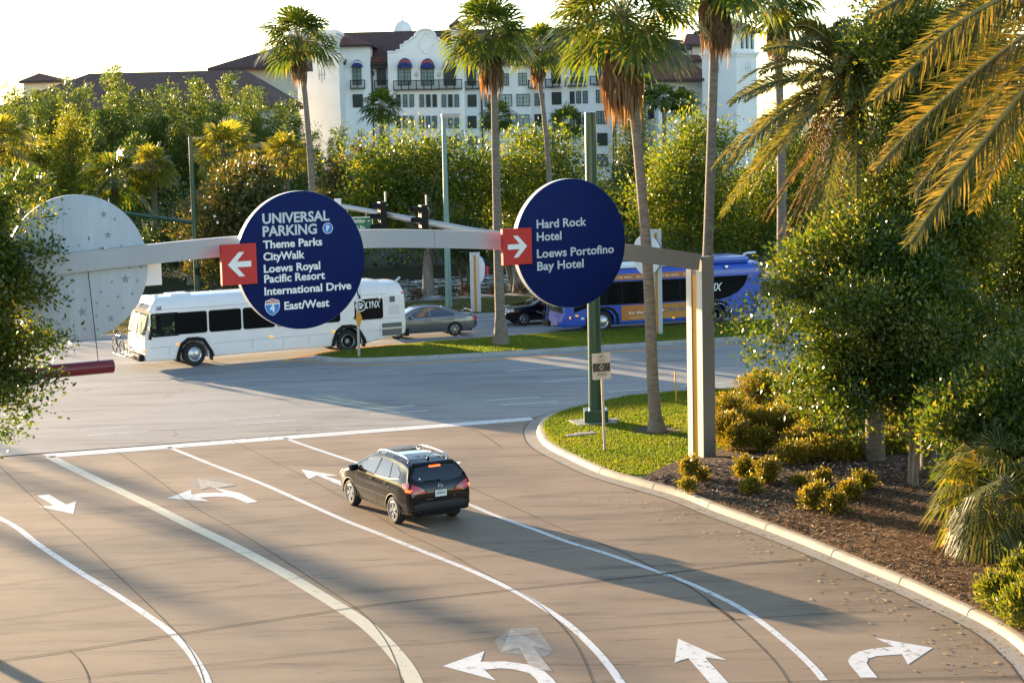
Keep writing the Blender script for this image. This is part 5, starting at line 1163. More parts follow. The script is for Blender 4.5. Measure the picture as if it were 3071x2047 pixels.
P_sky = mat('sign_light_blue', (.02, .20, .62), .5)
c = loc(d1, *zc(985, 468)); r = .125
m_ = MB(); m_.poly([(c.x+x, -.0075, c.z+z) for x, z in circ(0, 0, r*1.12, 28)]); em = m_.build('parking_emblem', MT['white'], d1)
m_ = MB(); m_.poly([(c.x+x, -.0095, c.z+z) for x, z in circ(0, 0, r, 28)]); m_.build('disc', P_sky, em)
m_ = MB(); add_text(m_, 'P', (c.x-.042, -.0115, c.z-.07), (1, 0, 0), (0, 0, 1), .085, .14, .04); m_.build('letter', MT['white'], em)
c = loc(d1, *zc(407, 1288)); k = .215
sh = [(-.88, .72), (-.45, .84), (0, .98), (.45, .84), (.88, .72), (.98, .3), (.97, -.1), (.75, -.55), (.38, -.86), (0, -1.02), (-.38, -.86), (-.75, -.55), (-.97, -.1), (-.98, .3)]
m_ = MB(); m_.poly([(c.x+x*k*.95, -.0075, c.z+z*k) for x, z in sh]); em = m_.build('interstate_shield', MT['white'], d1)
m_ = MB(); m_.poly([(c.x+x*k*.87, -.0095, c.z+z*k*.93-.003) for x, z in sh if z < .35]+[]); m_.build('shield_field', P_sky, em)
m_ = MB(); m_.poly([(c.x+x*k*.87, -.0095, c.z+z*k*.93) for x, z in [(-.93, .46), (.93, .46), (.86, .70), (.45, .82), (0, .96), (-.45, .82), (-.86, .70)]]); m_.build('shield_band', MT['signred'], em)
m_ = MB(); add_text(m_, 'INTERSTATE', (c.x-.135, -.0115, c.z+.107), (1, 0, 0), (0, 0, 1), .27, .05, .02); add_text(m_, '4', (c.x-.075, -.0115, c.z-.135), (1, 0, 0), (0, 0, 1), .14, .21, .02); m_.build('lettering', MT['white'], em)
arrow_panel(d1, *D(503, 562), *D(587, 650), True)
d2 = disc_sign('direction_sign', 'round navy sign with four lines of white text and a red arrow panel pointing right', -4.61, 6.72, 1.755, FO)
zd = ZC(1500, 520, 2.1333); mb = MB()
for txt, xl, yl, xr, yr in (('Hard Rock', 233, 350, 551, 333), ('Hotel', 234, 431, 392, 423), ('Loews Portofino', 235, 538, 727, 509), ('Bay Hotel', 237, 619, 534, 600)):
    mb = MB(); line(mb, d2, txt, *zd(xl, yl), *zd(xr, yr), 24.5, .022); mb.build('lettering', P_refl, d2)
arrow_panel(d2, *D(1149, 526), *D(1217, 605), False)
# star sign behind the beam
P_star = mat('grey_star_panel', (.36, .41, .46), .5, col2=(.43, .48, .53), vscale=1.5, stretch=(3, 1, .25))
d0 = disc_sign('star_sign', 'round pale grey sign scattered with darker stars behind the silver beam', -18.09, 6.85, 1.73, -.24, .12, P_star)
P_st = mat('star_grey', (.20, .23, .27), .5); m_ = MB()
zs = ZC(0, 560, 1.2108); base_o = -.24
def star(cx, cz, r, rot=0.2):
    pts = [(cx+(r if k % 2 == 0 else r*.42)*math.sin(rot+k*math.pi/5), cz+(r if k % 2 == 0 else r*.42)*math.cos(rot+k*math.pi/5)) for k in range(10)]
    m_.add([(cx, -.0075, cz)]+[(x, -.0075, z) for x, z in pts], [(0, 1+k, 1+(k+1) % 10) for k in range(10)])
for x, y, r in ((376, 100, 14), (416, 118, 8), (391, 175, 15), (286, 213, 6), (455, 335, 18), (406, 345, 7), (499, 341, 8), (365, 382, 7), (428, 399, 7), (480, 388, 8), (308, 410, 7), (249, 414, 7), (393, 433, 7), (447, 440, 8), (350, 422, 7), (298, 454, 18), (402, 479, 15), (350, 469, 7), (306, 517, 8), (355, 517, 7), (471, 293, 7), (420, 294, 6), (440, 214, 6), (230, 480, 9), (265, 380, 6), (512, 289, 10)):
    p = ONP(*zs(x, y), GO+GN*base_o, GN); q = p-Vector(d0.location); cx, cz = q.dot(GX), q.z; r_ = r/1.2108*.0083
    if math.hypot(cx, cz)+r_ < 1.70: star(cx, cz, r_, rnd.uniform(-.25, .25))
m_.build('star_pattern', P_st, d0)
m_ = MB(); m_.box((-.30, -.006, 0), (.010, .003, 3.36)); m_.box((.0, -.006, 0), (.0, .0, .0)); m_.build('panel_seam', mat('seam_mid', (.33, .35, .37), .7), d0)
s, zz = sgx(*D(350, 628), -.45)
t = thing('back_sign', 'plain pale rectangular panel fixed behind the star sign on the beam', 'panel', gp(s-.35, zz+.05, -.45), GA); m_ = MB(); m_.bbox((0, 0, 0), (1.15, .06, .68), .01); m_.build('panel', MT['rim'], t)
# hanging red tube with its cable
t = thing('hanging_tube', 'dark red tube hung level under the beam on a thin cable', 'tube', gp(-18.9, 4.44, -.1), GA)
P_tube = mat('dark_red_paint', (.16, .008, .018), .4, coat=.2)
m_ = MB(); m_.lathe([(0, -2.4), (.16, -2.4), (.165, -2.38), (.165, 1.48), (.15, 1.5), (0, 1.5)], (0, 0, 0), (1, 0, 0), 24); m_.build('tube', P_tube, t, smooth=40)
m_ = MB(); m_.tube([(1.14, 0, .16), (1.0, 0, 2.35)], .010, 5); m_.build('cable', MT['black'], t); m_ = MB(); m_.tube([(-1.8, 0, .16), (-1.8, 0, 2.3)], .010, 5); m_.build('cable', MT['black'], t)

# ---- big green signal pole on the corner with mast arm, heads and street sign
P_gpole = mat('dark_green_pole', (.008, .055, .028), .35, .0, var=.1, vscale=3, coat=.3)
pb = G(1787, 1266, .15); pole = thing('signal_pole', 'thick dark green signal pole on the corner lawn with a long mast arm', 'pole', (pb.x, pb.y, .15))
top_ = AT(1770.5, 342, pb.y); hgt = top_.z-.15
m_ = MB(); m_.lathe([(.235, .36), (.22, 1.5), (.185, hgt), (.195, hgt+.01), (.19, hgt+.05), (.0, hgt+.08)], (0, 0, 0), (0, 0, 1), 32); m_.build('pole', P_gpole, pole, smooth=30)
m_ = MB(); m_.bbox((0, 0, .24), (.78, .78, .42), .03); m_.build('base', P_gpole, pole)
m_ = MB(); m_.bbox((-.1, 0, .02), (1.35, 1.1, .06), .02, rz=.3); m_.build('footing', M_walk, pole)
pA = AT(*D(1362, 570), pb.y); pM = AT(*D(1090, 531), pb.y+2.0); pT = AT(*D(783, 473), pb.y+5.2)
P_arm = mat('mast_arm_paint', (.50, .50, .48), .4, .4)
m_ = MB(); L0_ = Vector(pole.location); m_.tube([pA-L0_, pM-L0_, pT-L0_], [.14, .12, .085], 14); arm = m_.build('mast_arm', P_arm, pole, smooth=50)
m_ = MB(); m_.bbox(pT-L0_+Vector((-.1, 0, .12)), (.22, .25, .28), .03); m_.build('camera', MT['rim'], arm)
armdir = (pT-pA).normalized()
def signal_head(p, label, ang, lit=None, nsec=3):
    t = thing('traffic_signal', label, 'traffic light', p, ang)
    m_ = MB(); m_.bbox((0, 0, -.55), (.24, .34, 1.12), .02); m_.build('housing', MT['black'], t)
    for k in range(nsec):
        zc_ = -.18-.36*k
        m_ = MB(); n = 14; a0 = [math.radians(-10+200*i/n) for i in range(n+1)]
        vs = [(-.12, math.cos(a)*.15, zc_+math.sin(a)*.15) for a in a0]+[(-.40, math.cos(a)*.15, zc_+math.sin(a)*.15) for a in a0]
        m_.add(vs, [(i, i+1, n+2+i, n+1+i) for i in range(n)]); m_.build('visor', MT['black'], t, smooth=60)
        m_ = MB(); m_.lathe([(0, .03), (.10, .02), (.13, 0)], (-.12, 0, zc_), (-1, 0, 0), 16); m_.build('lens', MT['red_lit'] if lit == k else mat('dark_lens', (.03, .01, .01), .2), t, smooth=50)
    m_ = MB(); m_.tube([(.16, .12, -.9), (.16, .12, .35)], .035, 6); m_.box((.12, .0, -.1), (.10, .2, .05)); m_.build('bracket', MT['steel'], t); return t
aang = math.atan2(armdir.y, armdir.x)
def on_arm(x): # photo x along the arm
    f = (1362*DS-x)/(579*DS); return pA+(pT-pA)*f
for x, y, lb in ((878*DS, 484*DS, 'black traffic signal on the mast arm beside the green street sign'), (972*DS, 492*DS, 'black traffic signal on the mast arm nearer the palm trunk')):
    p = AT(x, y, pb.y+2.0+2.6*(1090-x/DS)/300); signal_head(p+Vector((0, 0, .30)), lb, .35)
P_sgreen = mat('street_sign_green', (.01, .16, .07), .5)
p0 = AT(*D(812, 508), pb.y+4.7); t = thing('street_sign', 'green street name sign reading Parking hung from the mast arm', 'sign', p0, .05)
m_ = MB(); m_.bbox((.10, 0, -.13), (1.15, .05, .56), .015); m_.build('panel', P_sgreen, t)
m_ = MB(); m_.box((.10, -.027, .13), (1.15, .01, .03)); m_.box((.66, -.027, -.13), (.03, .01, .56)); m_.build('border', MT['white'], t)
m_ = MB(); add_text(m_, 'Parking', (-.05, -.03, -.06), (1, 0, 0), (0, 0, 1), .44, .14, .02); m_.build('lettering', MT['white'], t); m_ = MB(); add_text(m_, 'with Pkg', (-.05, -.03, -.30), (1, 0, 0), (0, 0, 1), .44, .14, .02); m_.build('lettering', MT['white'], t); m_ = MB(); m_.add([(.44, -.03, -.01), (.52, -.03, -.01), (.52, -.03, .03), (.58, -.03, -.02+.02), (.52, -.03, -.04), (.52, -.03, -.02+.01), (.44, -.03, -.02)], [tuple(range(7))]); m_.build('arrow', MT['white'], t)
m_ = MB(); m_.tube([(-.2, 0, .14), (-.2, 0, .42)], .02, 5); m_.tube([(.45, 0, .14), (.45, 0, .40)], .02, 5); m_.build('hanger', MT['steel'], t)

# ---- green signal pole across the avenue, arm to the left, red lamp lit
g0 = G(593, 905); t = thing('signal_pole', 'slim green signal pole by the lake trees with an arm behind the star sign', 'pole', (g0.x, g0.y, .1))
ht = AT(577, 413, g0.y).z
m_ = MB(); m_.lathe([(.17, 0), (.12, ht-.2), (.12, ht-.05), (0, ht)], (0, 0, 0), (0, 0, 1), 16); m_.build('pole', P_gpole, t, smooth=40)
a_ = AT(580, 668, g0.y)-Vector(t.location); b_ = AT(340, 634, g0.y+1)-Vector(t.location); m_ = MB(); m_.tube([a_, b_], [.12, .09], 12); m_.build('arm', P_gpole, t, smooth=50)
m_ = MB(); m_.bbox((.10, -.1, AT(596, 818, g0.y).z), (.25, .25, .45), .03); m_.build('control_box', MT['black'], t)
pq = AT(326, 612, g0.y+1.0); sh_ = signal_head(pq, 'traffic signal with red lamp lit, peeping over the star sign', -1.9+.3, 0)
sh_.rotation_euler = (0, 0, math.radians(60))

# ---- tall street lamp
l0 = G(1346.2, 922, .15); t = thing('street_lamp', 'tall pale green lamp post with a flat box head on the lake verge', 'street lamp', (l0.x, l0.y, .15))
ht = AT(1329, 360, l0.y).z; P_lp = mat('pale_green_pole', (.16, .26, .25), .45, .2)
m_ = MB(); m_.lathe([(.19, 0), (.10, ht), (0, ht+.02)], (0, 0, 0), (0, 0, 1), 16); m_.build('pole', P_lp, t, smooth=40)
m_ = MB(); m_.bbox((.35, .1, ht+.06), (.95, .4, .22), .03, rz=.1); m_.build('lamp_head', mat('lamp_head_paint', (.40, .38, .33), .5), t)

# ---- pylon signs
P_post = mat('pylon_grey', (.50, .52, .53), .5, .2)
def pylon(label, x, y, ytop, dx0, dx1, discy, R, zb=.15, rz=0.0, flip=1):
    b0 = G(x, y, zb); t = thing('pylon_sign', label, 'sign', (b0.x, b0.y, zb), rz); H = AT(x, ytop, b0.y).z-zb
    m_ = MB()
    for s in (-1, 1): m_.bbox((s*.165, 0, H/2), (.20, .34, H), .01)
    m_.box((0, 0, H-.08), (.3, .30, .16)); m_.build('post', P_post, t)
    m_ = MB(); m_.box((0, .02, (H-.16)/2), (.13, .22, H-.17)); m_.build('amber_inlay', P_amber, t)
    zc_ = AT(x, discy, b0.y).z-zb
    dm = MB(); ax = Vector((math.sqrt(1-flip*flip), flip, 0)); c_ = Vector((dx0, dx1, zc_))
    dm.lathe([(0, -.06), (R-.01, -.06), (R, -.05), (R, .0)], c_, ax, 48); dk = dm.build('disc', MT['rim'], t, smooth=40)
    dm = MB(); dm.lathe([(R, 0), (R, .05), (R-.01, .06), (0, .06)], c_, ax, 48); dm.build('disc_face', mat('sign_royal_blue', (.01, .03, .30), .5), t, smooth=40)
    s_ = Vector((-ax.y, ax.x, 0))
    dm = MB(); dm.box(c_-s_*(R+.06)+ax*.07, (.04, .4, .42), R=Matrix((ax, s_, UPZ)).transposed()); dm.build('arrow_panel', MT['signred'], t); return t
pylon('pylon sign with a disc edge-on, standing on the verge by the lake path', 1428, 935, 756, .26, -.10, 808, .69, .15, 0, .40)
pylon('pylon sign with a pale round back, standing on the median before the blue bus', 1969, 1001, 688, -.36, .16, 764, .93, .15, .05, .60)

# ---- bike lane sign, leaning
b0 = G(1814, 1351, .15); t = thing('lane_sign', 'weathered bike LANE AHEAD sign on a leaning post in the corner lawn', 'sign', (b0.x, b0.y, .15))
tp = AT(1803, 1062, b0.y-.3)-Vector(t.location); P_post2 = mat('bare_post', (.48, .40, .33), .6); P_face = mat('weathered_sign', (.50, .45, .37), .7, col2=(.58, .53, .45), vscale=9); P_blk = mat('worn_black', (.025, .02, .018), .7, col2=(.10, .085, .07), vscale=14)
ez = tp.normalized(); ex = Vector((1, .10, 0)); ex = (ex-ez*ex.dot(ez)).normalized(); ey = ez.cross(ex); Rm = Matrix((ex, ey, ez)).transposed()
m_ = MB(); m_.box(tp*.5, (.075, .05, tp.length), R=Rm); m_.build('post', P_post2, t)
kc = AT(1803, 1097, b0.y-.3)-Vector(t.location); hw, hh = .275, .40
q = lambda x, z, o=.0: kc+ex*x+ez*z-ey*(.04+o)
m_ = MB(); m_.prism([q(x, z) for x, z in rrect(-hw, -hh, hw, hh, .03)], -ey*.006); m_.build('panel', P_face, t)
m_ = MB(); m_.poly([q(x, z, .0085) for x, z in ((-hw+.015, -.16), (hw-.015, -.16), (hw-.015, .10), (-hw+.015, .10))]); m_.build('black_band', P_blk, t)
m_ = MB(); ok = lambda pts: [q(x, z, .010) for x, z in pts]
di = [(0, .08), (.065, -.03), (0, -.14), (-.065, -.03)]; dj = [(0, .05), (.043, -.03), (0, -.11), (-.043, -.03)]
m_.add(ok(di)+ok(dj), [(i, (i+1) % 4, 4+(i+1) % 4, 4+i) for i in range(4)]); m_.build('diamond', P_face, t)
m_ = MB(); add_text(m_, 'LANE', q(-.10, .14, .008), ex, ez, .21, .075, .0); m_.build('lettering', P_blk, t); m_ = MB(); add_text(m_, 'AHEAD', q(-.14, -.29, .008), ex, ez, .29, .10, .01); m_.build('lettering', P_blk, t); m_ = MB()
for cx in (-.065, .065):
    o1 = circ(cx, .275, .048, 18); o2 = circ(cx, .275, .040, 18); m_.add([q(x, z, .008) for x, z in o1+o2], [(i, (i+1) % 18, 18+(i+1) % 18, 18+i) for i in range(18)])
for a, b in (((-.065, .275), (-.025, .33)), ((-.025, .33), (.035, .33)), ((.035, .33), (-.005, .275)), ((-.005, .275), (-.065, .275)), ((-.005, .275), (-.03, .345)), ((.065, .275), (.03, .36)), ((.01, .36), (.05, .365)), ((-.05, .345), (-.015, .345))):
    d_ = Vector((b[0]-a[0], b[1]-a[1])).normalized(); n_ = Vector((-d_.y, d_.x))*.005; m_.add([q(*p, .008) for p in ((a[0]-n_.x, a[1]-n_.y), (b[0]-n_.x, b[1]-n_.y), (b[0]+n_.x, b[1]+n_.y), (a[0]+n_.x, a[1]+n_.y))], [(0, 1, 2, 3)])
m_.build('bicycle_symbol', P_blk, t)

# ---- keep-right sign on the median nose
b0 = G(1077, 1069, .15); t = thing('traffic_sign', 'thin grey sign post on the median nose with an orange diamond marker', 'sign', (b0.x, b0.y, .15), math.radians(62))
H = AT(1067, 880, b0.y).z-.15
m_ = MB(); m_.box((0, 0, H/2), (.07, .09, H)); m_.build('post', MT['steel'], t)
m_ = MB(); z_ = AT(1067, 955, b0.y).z-.15; m_.prism([(0, -.055, z_+.42), (.26, -.055, z_), (0, -.055, z_-.42), (-.26, -.055, z_)], (0, .008, 0)); m_.build('diamond_marker', mat('hazard_yellow', (.75, .32, .01), .5), t)
m_ = MB(); z_ = AT(1067, 885, b0.y).z-.15; m_.bbox((0, -.06, z_+.10), (.55, .012, .72), .004); p_ = m_.build('panel', MT['white'], t)
m_ = MB(); m_.poly([(x, -.068, z_+.1+z) for x, z in ((-.12, .26), (-.04, .26), (-.02, .0), (.08, -.12), (.14, -.05), (.17, -.26), (-.05, -.25), (.01, -.18), (-.10, -.04))]); m_.build('arrow', MT['black'], p_)

# ---- yellow marker stake, valve lids
b0 = G(*D(1554, 924), .15); t = thing('marker_stake', 'slim yellow marker stake standing in the grass behind the palm', 'stake', (b0.x, b0.y, .15)); tp = AT(*D(1550, 853), b0.y)-Vector(t.location)
m_ = MB(); m_.tube([(0, 0, 0), tp], .028, 6); m_.build('stake', mat('stake_yellow', (.75, .42, .01), .5), t)
for px, sz, lb in ((D(1345, 997), (.62, .34), 'concrete valve lid in the grass at the green pole footing'), (D(1316, 1001), (.45, .25), 'small concrete lid sunk in the grass near the kerb'), (D(1400, 966), (.6, .35), 'concrete lid set in the grass behind the green pole')):
    b0 = G(*px, .15); t = thing('valve_lid', lb, 'lid', (b0.x, b0.y, .15), .35); m_ = MB(); m_.bbox((0, 0, .03), (*sz, .05), .012); m_.build('lid', M_walk, t)

# ================================================================== HOTEL BEYOND THE LAKE
P_stucco = mat('white_stucco', (.84, .835, .81), .85, var=.05, vscale=.35, bump=.15, bscale=3)
P_cream = mat('cream_stucco', (.66, .60, .50), .85, var=.05, vscale=.35)
P_cornice = mat('cornice_white', (.84, .84, .83), .8)
def tile_mat(name, c1, c2, ang=0.0, sc_=9.0):
    m = mat(name, c1, .85, col2=c2, vscale=1.6, detail=8); n = m.node_tree; b = n.nodes['Principled BSDF']
    tc = n.nodes.new('ShaderNodeTexCoord'); wv = n.nodes.new('ShaderNodeTexWave'); wv.inputs['Scale'].default_value = sc_/3; wv.bands_direction = 'X'
    mp = n.nodes.new('ShaderNodeMapping'); mp.inputs['Rotation'].default_value = (0, 0, ang); n.links.new(tc.outputs['Object'], mp.inputs[0]); n.links.new(mp.outputs[0], wv.inputs[0])
    bp = n.nodes.new('ShaderNodeBump'); bp.inputs['Strength'].default_value = .9; bp.inputs['Distance'].default_value = .12; n.links.new(wv.outputs['Fac'], bp.inputs['Height']); n.links.new(bp.outputs[0], b.inputs['Normal']); return m
P_tile = tile_mat('clay_roof_tile', (.17, .060, .040), (.25, .095, .060), 0, 7)
P_tile2 = tile_mat('dark_roof_tile', (.085, .042, .035), (.15, .068, .052), 0, 7)
P_eave = mat('dark_eave', (.05, .035, .03), .8)
P_iron = mat('black_iron', (.012, .014, .015), .6)
P_frame2 = mat('dark_window_frame', (.012, .03, .032), .5)
P_pane = mat('curtained_glass', (.13, .20, .21), .3, spec=.3, col2=(.24, .33, .33), vscale=.8)
P_pane2 = mat('pale_curtained_glass', (.36, .42, .38), .3, spec=.3, col2=(.48, .53, .48), vscale=.8)
P_panek = mat('dark_room_glass', (.02, .03, .032), .3, spec=.3)
hA = ZC(1000, 60, 5.2267); hB = ZC(1400, 60, 5.2267); hC = ZC(1850, 30, 4.706); h4 = ZC(700, 0, 2.6133); h5 = ZC(1500, 0, 2.6133); h1 = ZC(0, 0, 2.24)
hotel = thing('hotel', 'white mission style hotel with curved gable, iron balconies and brown tile roofs', 'hotel', (0, 0, 0))
def pxm(p): return F_/((p-CO).dot(_f))
def wallbox(mb, xl, xr, yt, Y, depth, zb=.5):
    a = AT(xl, (yt+330)/2, Y); b = AT(xr, (yt+330)/2, Y); zt = AT((xl+xr)/2, yt, Y).z
    mb.box(((a.x+b.x)/2, Y+depth/2, (zt+zb)/2), (b.x-a.x, depth, zt-zb)); return a.x, b.x, zt
Y0 = 280.0
m_ = MB()
wallbox(m_, 1018, 1110, 137, 277, 14); wallbox(m_, 1100, 1612, 194, Y0, 14)
wallbox(m_, 833, 1018, 174, 268, 14); wallbox(m_, 868, 1008, 100, 269, 10)
# right wing, turned towards us
a, b = AT(1590, 260, 280), AT(1843, 260, 270); zt0, zt1 = AT(1600, 200, 280).z, AT(1843, 181, 270).z; zz = (zt0+zt1)/2
nrm = Vector((-(b-a).y, (b-a).x, 0)).normalized()*12
m_.prism([(a.x, a.y, .5), (b.x, b.y, .5), (b.x, b.y, zz), (a.x, a.y, zz)], nrm)
a, b = AT(1843, 300, 270), AT(1975, 300, 276); m_.prism([(a.x, a.y, .5), (b.x, b.y, .5), (b.x, b.y, AT(1900, 235, 273).z), (a.x, a.y, AT(1900, 235, 273).z)], (0, 10, 0))
a, b = AT(1975, 300, 266), AT(2125, 300, 270); m_.prism([(a.x, a.y, .5), (b.x, b.y, .5), (b.x, b.y, AT(2050, 246, 268).z), (a.x, a.y, AT(2050, 246, 268).z)], (0, 10, 0))
m_.build('wall', P_stucco, hotel)
# curved gable pavilion
out = [(845, 505), (890, 503), (975, 505), (985, 480), (1055, 470), (1055, 395), (1105, 385), (1122, 350), (1190, 330), (1218, 290), (1275, 262), (1285, 225), (1320, 185), (1380, 155), (1445, 145), (1510, 155), (1565, 190), (1590, 225), (1600, 275), (1640, 282), (1672, 320), (1730, 345), (1780, 380), (1800, 410), (1830, 430), (1830, 490), (1895, 497), (1910, 530), (2030, 532), (2040, 600)]
Pp = [AT(*hA(x, y), 277.5) for x, y in out]; Pp = [Vector((p.x, 277.5, p.z)) for p in Pp]
Pp = [Vector((Pp[0].x, 277.5, .5))]+Pp+[Vector((Pp[-1].x, 277.5, .5))]
m_ = MB(); m_.prism(Pp, (0, 6, 0)); m_.build('gable', P_stucco, hotel)
m_ = MB(); P = [Vector(p)+Vector((0, -.12, .0)) for p in Pp[1:-1]]; m_.tube(P, .16, 6); m_.build('gable_coping', P_cornice, hotel)
c = AT(*hA(1452, 365), 277.3); m_ = MB(); o1 = [(c.x+math.cos(t)*.9*(1+.08*math.cos(4*t)), c.z+math.sin(t)*1.45*(1+.08*math.cos(4*t))) for t in np.linspace(0, 6.283, 40)[:-1]]
m_.tube([Vector((x, 277.42, z)) for x, z in o1+o1[:1]], .09, 5); m_.build('gable_cartouche', P_cornice, hotel)
# roofs
def roof(name, eave, ridge, m, th=None):
    """eave: 4 corners front-left, front-right, back-right, back-left; ridge: 1 or 2 points"""
    mb = MB(); E = [Vector(p) for p in eave]; R = [Vector(p) for p in ridge]
    if len(R) == 1: R = R*2
    vs = E+R; mb.add(vs, [(0, 1, 5, 4), (1, 2, 5), (2, 3, 4, 5), (3, 0, 4), (3, 2, 1, 0)]); o = mb.build(name, m, hotel)
    mb = MB()
    for i in range(4): a, b = E[i], E[(i+1) % 4]; mb.quad(a, b, b-UPZ*.35, a-UPZ*.35)
    mb.build('eave', P_eave, hotel); return o
def ez_(x, y, Y): p = AT(x, y, Y); return Vector((p.x, Y, p.z))
r0 = ez_(990, 191, 278.6); r1_ = ez_(1640, 196, 278.6); r1_.x += .5; rd0 = ez_(985, 88, 291); rd1 = ez_(1790, 99, 291); zz = (r0.z+r1_.z)/2; zr = (rd0.z+rd1.z)/2+.2
roof('roof', [(r0.x, 278.6, zz), (r1_.x, 278.6, zz), (r1_.x, 303, zz), (r0.x, 303, zz)], [(rd0.x, 291, zr), (rd1.x, 291, zr)], P_tile2)
a, b = ez_(1588, 197, 279), ez_(1852, 181, 268.5); zz = (a.z+b.z)/2; d_ = Vector((-(b-a).y, (b-a).x, 0)).normalized()
m0 = (a+b)/2
roof('roof', [(a.x, a.y, zz), (b.x, b.y, zz), (b.x+d_.x*20, b.y+d_.y*20, zz), (a.x+d_.x*20, a.y+d_.y*20, zz)], [(a.x+d_.x*10, a.y+d_.y*10, zz+4.2), (b.x+d_.x*10-2, b.y+d_.y*10, zz+4.2)], P_tile2)
def hip(xl, xr, ye, xa, ya, Y, depth, m=P_tile, xb=None):
    a, b, p = ez_(xl, ye, Y), ez_(xr, ye, Y), ez_(xa, ya, Y+depth/2); rr = [(p.x, Y+depth/2, p.z)]
    if xb: q = ez_(xb, ya, Y+depth/2); rr.append((q.x, Y+depth/2, p.z))
    return roof('roof', [(a.x, Y, a.z), (b.x, Y, a.z), (b.x, Y+depth, a.z), (a.x, Y+depth, a.z)], rr, m)
hip(*[hA(45, 0)[0]-2, hA(628, 0)[0], hA(0, 392)[1]], hA(130, 0)[0], hA(0, 208)[1], 275.8, 12, P_tile, hA(160, 0)[0])
def pent(xl, xr, yt, yb, Y, proj=1.4):
    a, b = ez_(xl, yb, Y-proj), ez_(xr, yb, Y-proj); t = ez_(xl, yt, Y).z; mb = MB()
    mb.prism([(a.x, Y-proj, a.z), (a.x, Y+.2, t), (a.x, Y+.2, a.z)], (b.x-a.x, 0, 0)); mb.build('pent_roof', P_tile, hotel)
    mb = MB(); mb.box(((a.x+b.x)/2, Y-proj+.2, a.z-.22), (b.x-a.x, .35, .36)); mb.build('eave', P_eave, hotel)
pent(hA(578, 0)[0], hA(985, 0)[0], hA(0, 580)[1], hA(0, 665)[1], Y0); pent(hA(2025, 0)[0], hB(230, 0)[0], hA(0, 640)[1], hA(0, 700)[1], Y0); pent(hA(75, 0)[0], hA(195, 0)[0], hA(0, 600)[1], hA(0, 665)[1], 277)
# right-hand wing roofs and towers
hip(1962, 2150, hC(0, 985)[1], 1938, hC(0, 660)[1], 265, 16, P_tile, 2040)
m_ = MB(); wallbox(m_, *[hC(1060, 0)[0], hC(1275, 0)[0]], hC(0, 490)[1], 292, 10); wallbox(m_, hC(420, 0)[0], hC(1050, 0)[0], hC(0, 556)[1], 288, 10); wallbox(m_, hC(900, 0)[0], hC(1300, 0)[0], hC(0, 740)[1], 275, 6); m_.build('wall', P_cream, hotel)
hip(hC(940, 0)[0], hC(1420, 0)[0], hC(0, 488)[1], hC(985, 0)[0], hC(0, 336)[1], 291, 12, P_tile, hC(1100, 0)[0])
hip(hC(330, 0)[0], hC(1062, 0)[0], hC(0, 550)[1], hC(420, 0)[0], hC(0, 420)[1], 287, 12, P_tile2, hC(780, 0)[0])
pent(hC(790, 0)[0], hC(1262, 0)[0], hC(0, 640)[1], hC(0, 715)[1], 275, 1.5)
def tower(xl, xc, xr, Y, levels, m, name='tower'):
    """square tower, corner towards us at photo column xc"""
    c = AT(xc, 200, Y); k = pxm(c); wl, wr = (xc-xl)/k, (xr-xc)/k; a = math.hypot(wl, wr); th = math.atan2(wr, wl)
    ctr = Vector((c.x, Y, 0)); u = Vector((-math.cos(th), math.sin(th), 0)); v = Vector((math.sin(th), math.cos(th), 0))
    cen = ctr+(u+v)*a/2; mb = MB(); return cen, a, math.pi-th, u, v, k
cen, a_, th, u_, v_, k_ = tower(hC(1262, 0)[0], hC(1680, 0)[0], hC(2008, 0)[0], 262, None, P_stucco)
zc0 = AT(2207, hC(0, 590)[1], 262).z; ztp = AT(2207, hC(0, 290)[1], 262).z
m_ = MB(); m_.box(cen+UPZ*(zc0+.5)/2, (a_+.35, a_+.35, zc0-.5), rz=th); m_.box(cen+UPZ*(zc0+ztp)/2, (a_, a_, ztp-zc0), rz=th); m_.build('tower', P_stucco, hotel)
m_ = MB(); m_.box(cen+UPZ*(zc0-.15), (a_+1.0, a_+1.0, .35), rz=th); m_.box(cen+UPZ*(zc0-.5), (a_+.6, a_+.6, .4), rz=th); m_.build('cornice', P_cornice, hotel)
E4 = [cen+(u_*s+v_*t)*(a_/2+1.0)+UPZ*(ztp) for s, t in ((-1, -1), (-1, 1), (1, 1), (1, -1))]; ap = cen+UPZ*(ztp+2.1)
roof('roof', [tuple(p) for p in E4], [tuple(ap)], P_tile)
def arch_window(mb, c, w_, h, ex, nn):
    pts = [(-w_/2, -h/2), (w_/2, -h/2)]+[(w_/2*math.cos(t), h/2-w_/2+w_/2*math.sin(t)) for t in np.linspace(0, math.pi, 9)]
    mb.prism([c+ex*x+UPZ*z for x, z in pts], nn*.06)
for face, us, ex, nn in (((hC(1738, 0)[0], hC(1822, 0)[0], hC(1905, 0)[0]), None, v_, -u_), ((hC(1440, 0)[0], hC(1545, 0)[0]), None, -u_, -v_)):
    for xx in face:
        d_ = xx+10-hC(1680, 0)[0]; s = abs(d_)/k_/abs(ex.x); cc = Vector((AT(hC(1680, 0)[0], 130, 262).x, 262, AT(2207, hC(0, 440)[1], 262).z))+(ex*s if d_ > 0 else -ex*s)
        m_ = MB(); arch_window(m_, cc, .62, 2.0, ex, nn); m_.build('arched_window', P_frame2, hotel)
        m_ = MB(); arch_window(m_, cc+nn*.03+ex*.04, .38, 1.7, ex, nn); m_.build('pane', P_pane, hotel.children[-1])
